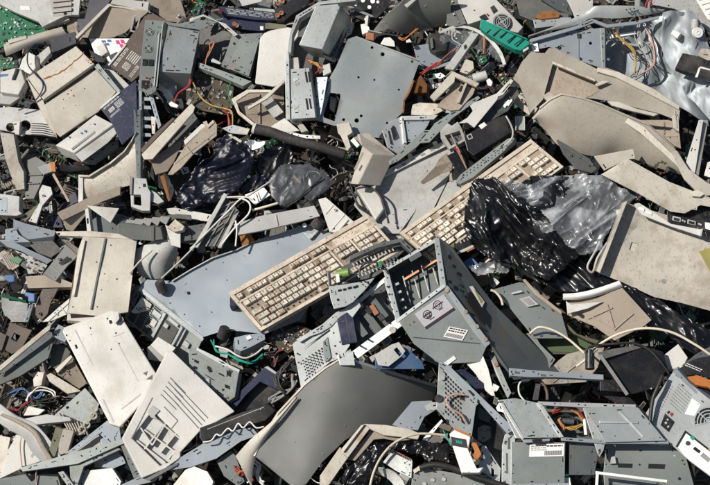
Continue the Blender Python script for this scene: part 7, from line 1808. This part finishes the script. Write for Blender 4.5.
F = frame(*z(430, 403)("590,245 795,240 586,318"), 68.3); m = MB(); m.box(F, 0, 1, 0, 1, 0, .3); o = m.build('sticker', PA, r)
m = MB(); F2 = lambda u, v, w=0: F(u, v, w + .32); lines(F2, 3, .04, .5, .12, .6, mb=m, gap=.35); lines(F2, 1, .5, .95, .1, .3, mb=m, gap=.6); u = .44
while u < .93: m.box(F2, u, u + .015, .55, .92, 0, .15); u += .028
m.build('printing', BI, o)
# cavity with wires
pp(r, 'cavity_floor', d3("30,165 215,178 285,310 120,305"), 46, DG, th=1)
pp(r, 'cavity_rim', d3("30,160 410,172 410,184 215,184 40,174"), 72, ST, th=2); pp(r, 'cavity_rim', d3("120,298 300,310 535,312 540,324 290,324 122,312"), 72, SB, th=3)
for nm, mm, s, k_, h_ in (('red_wire', RW, "80,205 110,190 150,182 195,205 215,235", 5, 63), ('yellow_wire', YW, "72,212 120,190 165,188 205,222 215,240", 3, 62), ('yellow_wire', YW, "115,230 130,255 165,265 205,245", 2, 62), ('orange_wire', CO, "105,235 125,255 125,280", 5, 62), ('black_wire', KW, "70,220 110,210 160,225 200,270", 5, 56), ('brown_wire', BR, "90,250 130,240 190,260 240,290", 5, 54)):
    wires(r, nm, d3(s), h_, mm, .6, k_ + 2, 2.0)
m = MB(); a = P(*d3("125,235")[0], 58); m.cyl(a, P(*d3("170,240")[0], 58), 2.6, 12); m.build('capacitor', SL, r); 
pp(r, 'connector', d3("205,230 215,228 222,290 210,290"), 66, PA, ext=(1, 0, -3)); pp(r, 'plug_tip', d3("232,275 245,268 250,278 238,285"), 64, CW, th=2)
lid2 = d3("210,185 390,178 420,185 525,312 292,318")
pp(r, 'drive_lid', lid2, 74, SP, th=2, g=(0, .04), bevel=.6)
bars(r, 'pressed_rib', [d3("270,240 420,242"), d3("348,200 440,298")], 75.2, 2.2, ST, 1.6)
pp(r, 'drive_side', d3("205,185 215,184 292,318 285,350 270,375 262,360"), 70, ST, th=2)
pp(r, 'front_wall', d3("150,316 268,320 262,375 250,445 150,445"), 62, SD, th=2, g=(0, 0))  # shaded front painted as darker steel than the lid
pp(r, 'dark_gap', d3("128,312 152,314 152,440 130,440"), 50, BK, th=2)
pp(r, 'right_wall', d3("295,326 592,330 640,500 290,500 285,440"), 54, SG, th=2)
m = MB(); [m.prism(lift(d3(s), 54.3), Vector((0, 0, -.6))) for s in ("342,400 398,402 396,418 340,416", "460,402 525,404 522,422 458,420")]; m.prism(lift(circ(*d3("580,460")[0], 1.6, 9), 54.3), Vector((0, 0, -.6))); m.prism(lift(circ(*d3("425,405")[0], 1, 9), 54.3), Vector((0, 0, -.6))); m.build('wall_slot', IN, r)
pp(r, 'clip', d3("315,375 330,372 335,400 312,402"), 58, LG, th=4)
bars(r, 'wire_frame', [d3("255,436 532,470"), d3("262,436 258,500")], 74, 2.6, PA, 2)
pp(r, 'foot_chip', d3("135,455 155,455 160,485 130,485"), 62, PA, th=3)
pp(r, 'bottom_rail', z(430, 403)("480,478 820,472 820,500 480,500"), 70, SB, th=3)
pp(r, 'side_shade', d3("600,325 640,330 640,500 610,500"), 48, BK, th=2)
pl('navy_box', 'dark navy drive box inside the open grey case, under the long steel bar', 'box', z(430, 340)("150,178 200,172 310,250 320,285 260,290 215,225"), 64, NV, ext=(2, 4, -10))
r = rt('white_bracket', 'white folded bracket behind the long steel bar', 'bracket', (482, 365), 56)
pp(r, 'left_leg', z(430, 340)("215,140 250,90 305,70 345,170 385,330 365,330 330,300 270,200"), 58, WH, th=2, g=(.2, 0)); pp(r, 'foot', z(430, 340)("375,255 412,275 395,305 370,300"), 60, PA, th=2)
pl('steel_angle', 'olive steel angle strip with grommets running down behind the steel bar', 'angle', z(430, 340)("318,0 345,-10 400,130 480,310 460,345 390,200"), 50, SG, th=2)
m = MB(); [m.cyl(P(*z(430, 340)(s)[0], 50), P(*z(430, 340)(s)[0], 52), 2, 10) for s in ("365,60", "392,145", "448,290")]; m.build('grommet', CO, bpy.data.objects['steel_angle'])
cable('thin white cable loop in front of the dirty cream panel', z(430, 340)("560,360 530,320 525,270 545,240 590,235"), 62, .9, WW)
cable('dark brown cable loop in front of the dirty cream panel', z(430, 340)("620,235 660,250 690,300 695,355"), 62, 1.6, BR)
pl('black_clip', 'small black clip standing on the lid of the open grey case', 'clip', z(430, 340)("605,355 625,255 655,260 640,355"), 68, BK, th=3)
pl('white_tie', 'white cross shaped tie beside the case lid', 'tie', z(430, 340)("390,400 410,365 415,402 470,440 425,425 400,420"), 66, PA, th=1.5)
# adaptor
r = rt('power_adaptor', 'white adaptor with dark window and orange contacts at the bottom middle', 'adaptor', (465, 450), 70)
q = c3("385,285 408,268 468,295 458,345 492,420 518,414 502,436 432,436 400,340")
pp(r, 'shell', q, 78, PA, ext=(1, 3, -7), bevel=.8)
F = frame(*z(430, 403)("122,198 212,215 130,240"), 78.2); m = MB(); m.box(F, 0, 1, 0, 1.25, 0, .4); m.build('window', BI, r)
m = MB(); x = 0; [m.box(F, u, u + .1, .35, .8, .42, .6) for u in (.3, .45, .6)]; m.build('green_symbol', TL, r)
pp(r, 'orange_contact', c3("470,318 490,320 510,365 495,385 470,375 485,360"), 74, OR, ext=(1, 1, -4)); pp(r, 'contact_strip', c3("405,262 470,290 468,298 404,270"), 79, OR, th=2)
bars(r, 'teal_lead', [z(430, 403)("78,160 125,250")], 80, 1.3, TL, 1)

# ---------------------------------------------------------------- more pieces between the big ones
r = rt('curved_shell', 'grey beige curved shell between the upright case and the blue grey desktop case', 'shell', (165, 255), 18)
ruled(a2("515,40 560,20 640,-20 690,-40"), [20, 24, 28, 28], a2("540,135 580,150 640,140 690,60"), [12, 12, 12, 14], 8, th=2, n=14).build('shell', LG, r)
pp(r, 'lip', a2("640,-60 700,-30 700,30 665,20"), 34, WH, th=2)
cable('thin cream rod leaning from the upright case over the curved shell', a2("502,130 545,80 590,40"), [34, 34, 34], .9, CW, name='plastic_rod', cat='rod')
cable('thin pale rod lying across the curved shell towards the grey grating', a2("625,150 700,80 760,20"), [26, 30, 34], .9, LG, name='plastic_rod', cat='rod')

# folded lips along the open edges of the big sheets
def lip(parent, pts, h, m, w=1.1, hh=1.6):
    g = MB()
    for i in range(len(pts) - 1):
        (x, y), (X, Y) = pts[i], pts[i + 1]; L_ = max(.01, math.dist(pts[i], pts[i + 1])); nx, ny = -(Y - y) / L_ * w / 2, (X - x) / L_ * w / 2
        g.prism([P(x + nx, y + ny, h + hh), P(X + nx, Y + ny, h + hh), P(X - nx, Y - ny, h + hh), P(x - nx, y - ny, h + hh)], Vector((0, 0, -hh - 1)))
    return g.build('edge_lip', m, parent, .2)
D_ = bpy.data.objects
lip(D_['desktop_case'], [(140.5, 287), (203, 337.5)], 17.5, ST, 1.6)
lip(D_['desktop_case'], [(172, 281), (190, 270), (212, 258), (237, 249.5), (250, 243), (272, 236)], 18.2, ST, 1.2, 2.4)
lip(D_['case_panel'], z(300, 80)("470,340 400,330 320,315 240,268"), 26, SP, 1.2, 1.6)
HO = 0
# ---------------------------------------------------------------- names and groups
REN = {'case_panel': 'sheet_metal', 'plastic_panel': 'plastic_sheet', 'white_lid': 'flat_cover', 'tan_lid': 'tan_sheet', 'steel_front': 'grille_plate', 'monitor_bezel': 'monitor_surround',
       'monitor_back': 'monitor_housing', 'plastic_cap': 'plastic_stopper', 'blue_cap': 'blue_stopper', 'hinge': 'hinge_bracket', 'round_knob': 'round_button', 'small_knob': 'cylinder_button', 'cream_knob': 'moulded_lump', 'coiled_cord': 'coiled_cable',
       'blue_base': 'blue_plate', 'steel_lid': 'steel_cover', 'printed_panel': 'printed_board', 'cable_frame': 'loop_bracket', 'brown_panel': 'moulded_sheet', 'dark_panel': 'dark_sheet',
       'navy_panel': 'navy_sheet', 'side_panel': 'slate_sheet', 'base_panel': 'tray_cover', 'connector_panel': 'connector_strip', 'cream_panel': 'cream_sheet', 'steel_side': 'ribbed_sheet', 'slate_frame': 'slate_bracket', 'hook': 'plastic_hook', 'cable_connector': 'plug_cable'}
import re
from collections import Counter
tops = [o for o in COL.objects if o.parent is None and 'label' in o]
for o in tops:
    st = re.sub(r'\.\d+$', '', o.name)
    if st in REN: o.name = REN[st]
cnt = Counter(re.sub(r'\.\d+$', '', o.name) for o in tops)
for o in tops:
    st = re.sub(r'\.\d+$', '', o.name)
    if cnt[st] > 1 and 'group' not in o: o['group'] = st.replace('_', ' ') + ' pieces in the heap'
# ================================================================ camera, light, world
cam = bpy.data.cameras.new('camera'); co = bpy.data.objects.new('camera', cam); COL.objects.link(co)
co.location = CEN + BACK * (DIST * K)
co.rotation_euler = (math.pi / 2 - ANG, 0, 0)
cam.sensor_width = 36; cam.lens = 36 * DIST / 710.0; cam.clip_end = 300; cam.clip_start = .05
SC.camera = co
Lc = Vector((-.62, .38, .70)).normalized()          # towards the sun: left, up the slope, out of the heap
Lw = (RIGHT * Lc.x + UP * Lc.y + BACK * Lc.z).normalized()
sun = bpy.data.lights.new('sun', 'SUN'); sun.energy = 5.0; sun.angle = math.radians(.53); sun.color = (1, .95, .87)
so = bpy.data.objects.new('sun', sun); COL.objects.link(so); so.rotation_euler = Lw.to_track_quat('Z', 'Y').to_euler()
w = bpy.data.worlds.new('World'); SC.world = w; w.use_nodes = True
nt = w.node_tree; sky = nt.nodes.new('ShaderNodeTexSky'); sky.sky_type = 'NISHITA'; sky.sun_disc = False
sky.sun_elevation = math.asin(Lw.z); sky.sun_rotation = math.atan2(Lw.x, Lw.y)
bg = nt.nodes['Background']; bg.inputs['Strength'].default_value = .06; nt.links.new(sky.outputs[0], bg.inputs['Color'])
SC.view_settings.view_transform = 'Standard'; SC.view_settings.look = 'None'; SC.view_settings.gamma = 1; SC.view_settings.exposure = 0.05
SC.render.engine = 'CYCLES'; SC.cycles.max_bounces = 8; SC.cycles.transparent_max_bounces = 12

# ---------------------------------------------------------------- chips that have come to rest on the upper pieces
def crumbs():
    R = random.Random(21); bpy.context.view_layer.update(); dg = bpy.context.evaluated_depsgraph_get(); mb = MB(); c = W(Vector((0, 0, DIST)))
    inv = lambda v: Vector(((v - CEN).dot(RIGHT), (v - CEN).dot(UP), (v - CEN).dot(BACK))) / K
    for i in range(620):
        d = (W(P(R.uniform(-5, 715), R.uniform(-5, 490), 0)) - c).normalized()
        ok, hit, n, _, ob, _m = SC.ray_cast(dg, c, d)
        if not ok or n.z < .45 or ob.name.startswith('scrap_debris'): continue
        p = inv(hit); nn = Vector((n.dot(RIGHT), n.dot(UP), n.dot(BACK))); s = R.choice((.25, .3, .4, .5, .8)) * R.uniform(.7, 1.4); m = R.randrange(6)
        t = Vector((R.gauss(0, 1), R.gauss(0, 1), .1)); t = (t - nn * t.dot(nn)).normalized(); y = nn.cross(t)
        k = R.choice((3, 4, 5)); mb.prism([p + nn * s * .5 + t * math.cos(a) * s + y * math.sin(a) * s * R.uniform(.4, .9) for a in (6.283 * q / k + R.uniform(-.3, .3) for q in range(k))], -nn * s * .6, m=m)
    o = mb.build('loose_crumbs', [TA, BR, BK, GY, BE, GD]); tag(o, 'tiny loose chips and crumbs lying on top of the scrap', 'crumbs', kind='stuff')
crumbs()
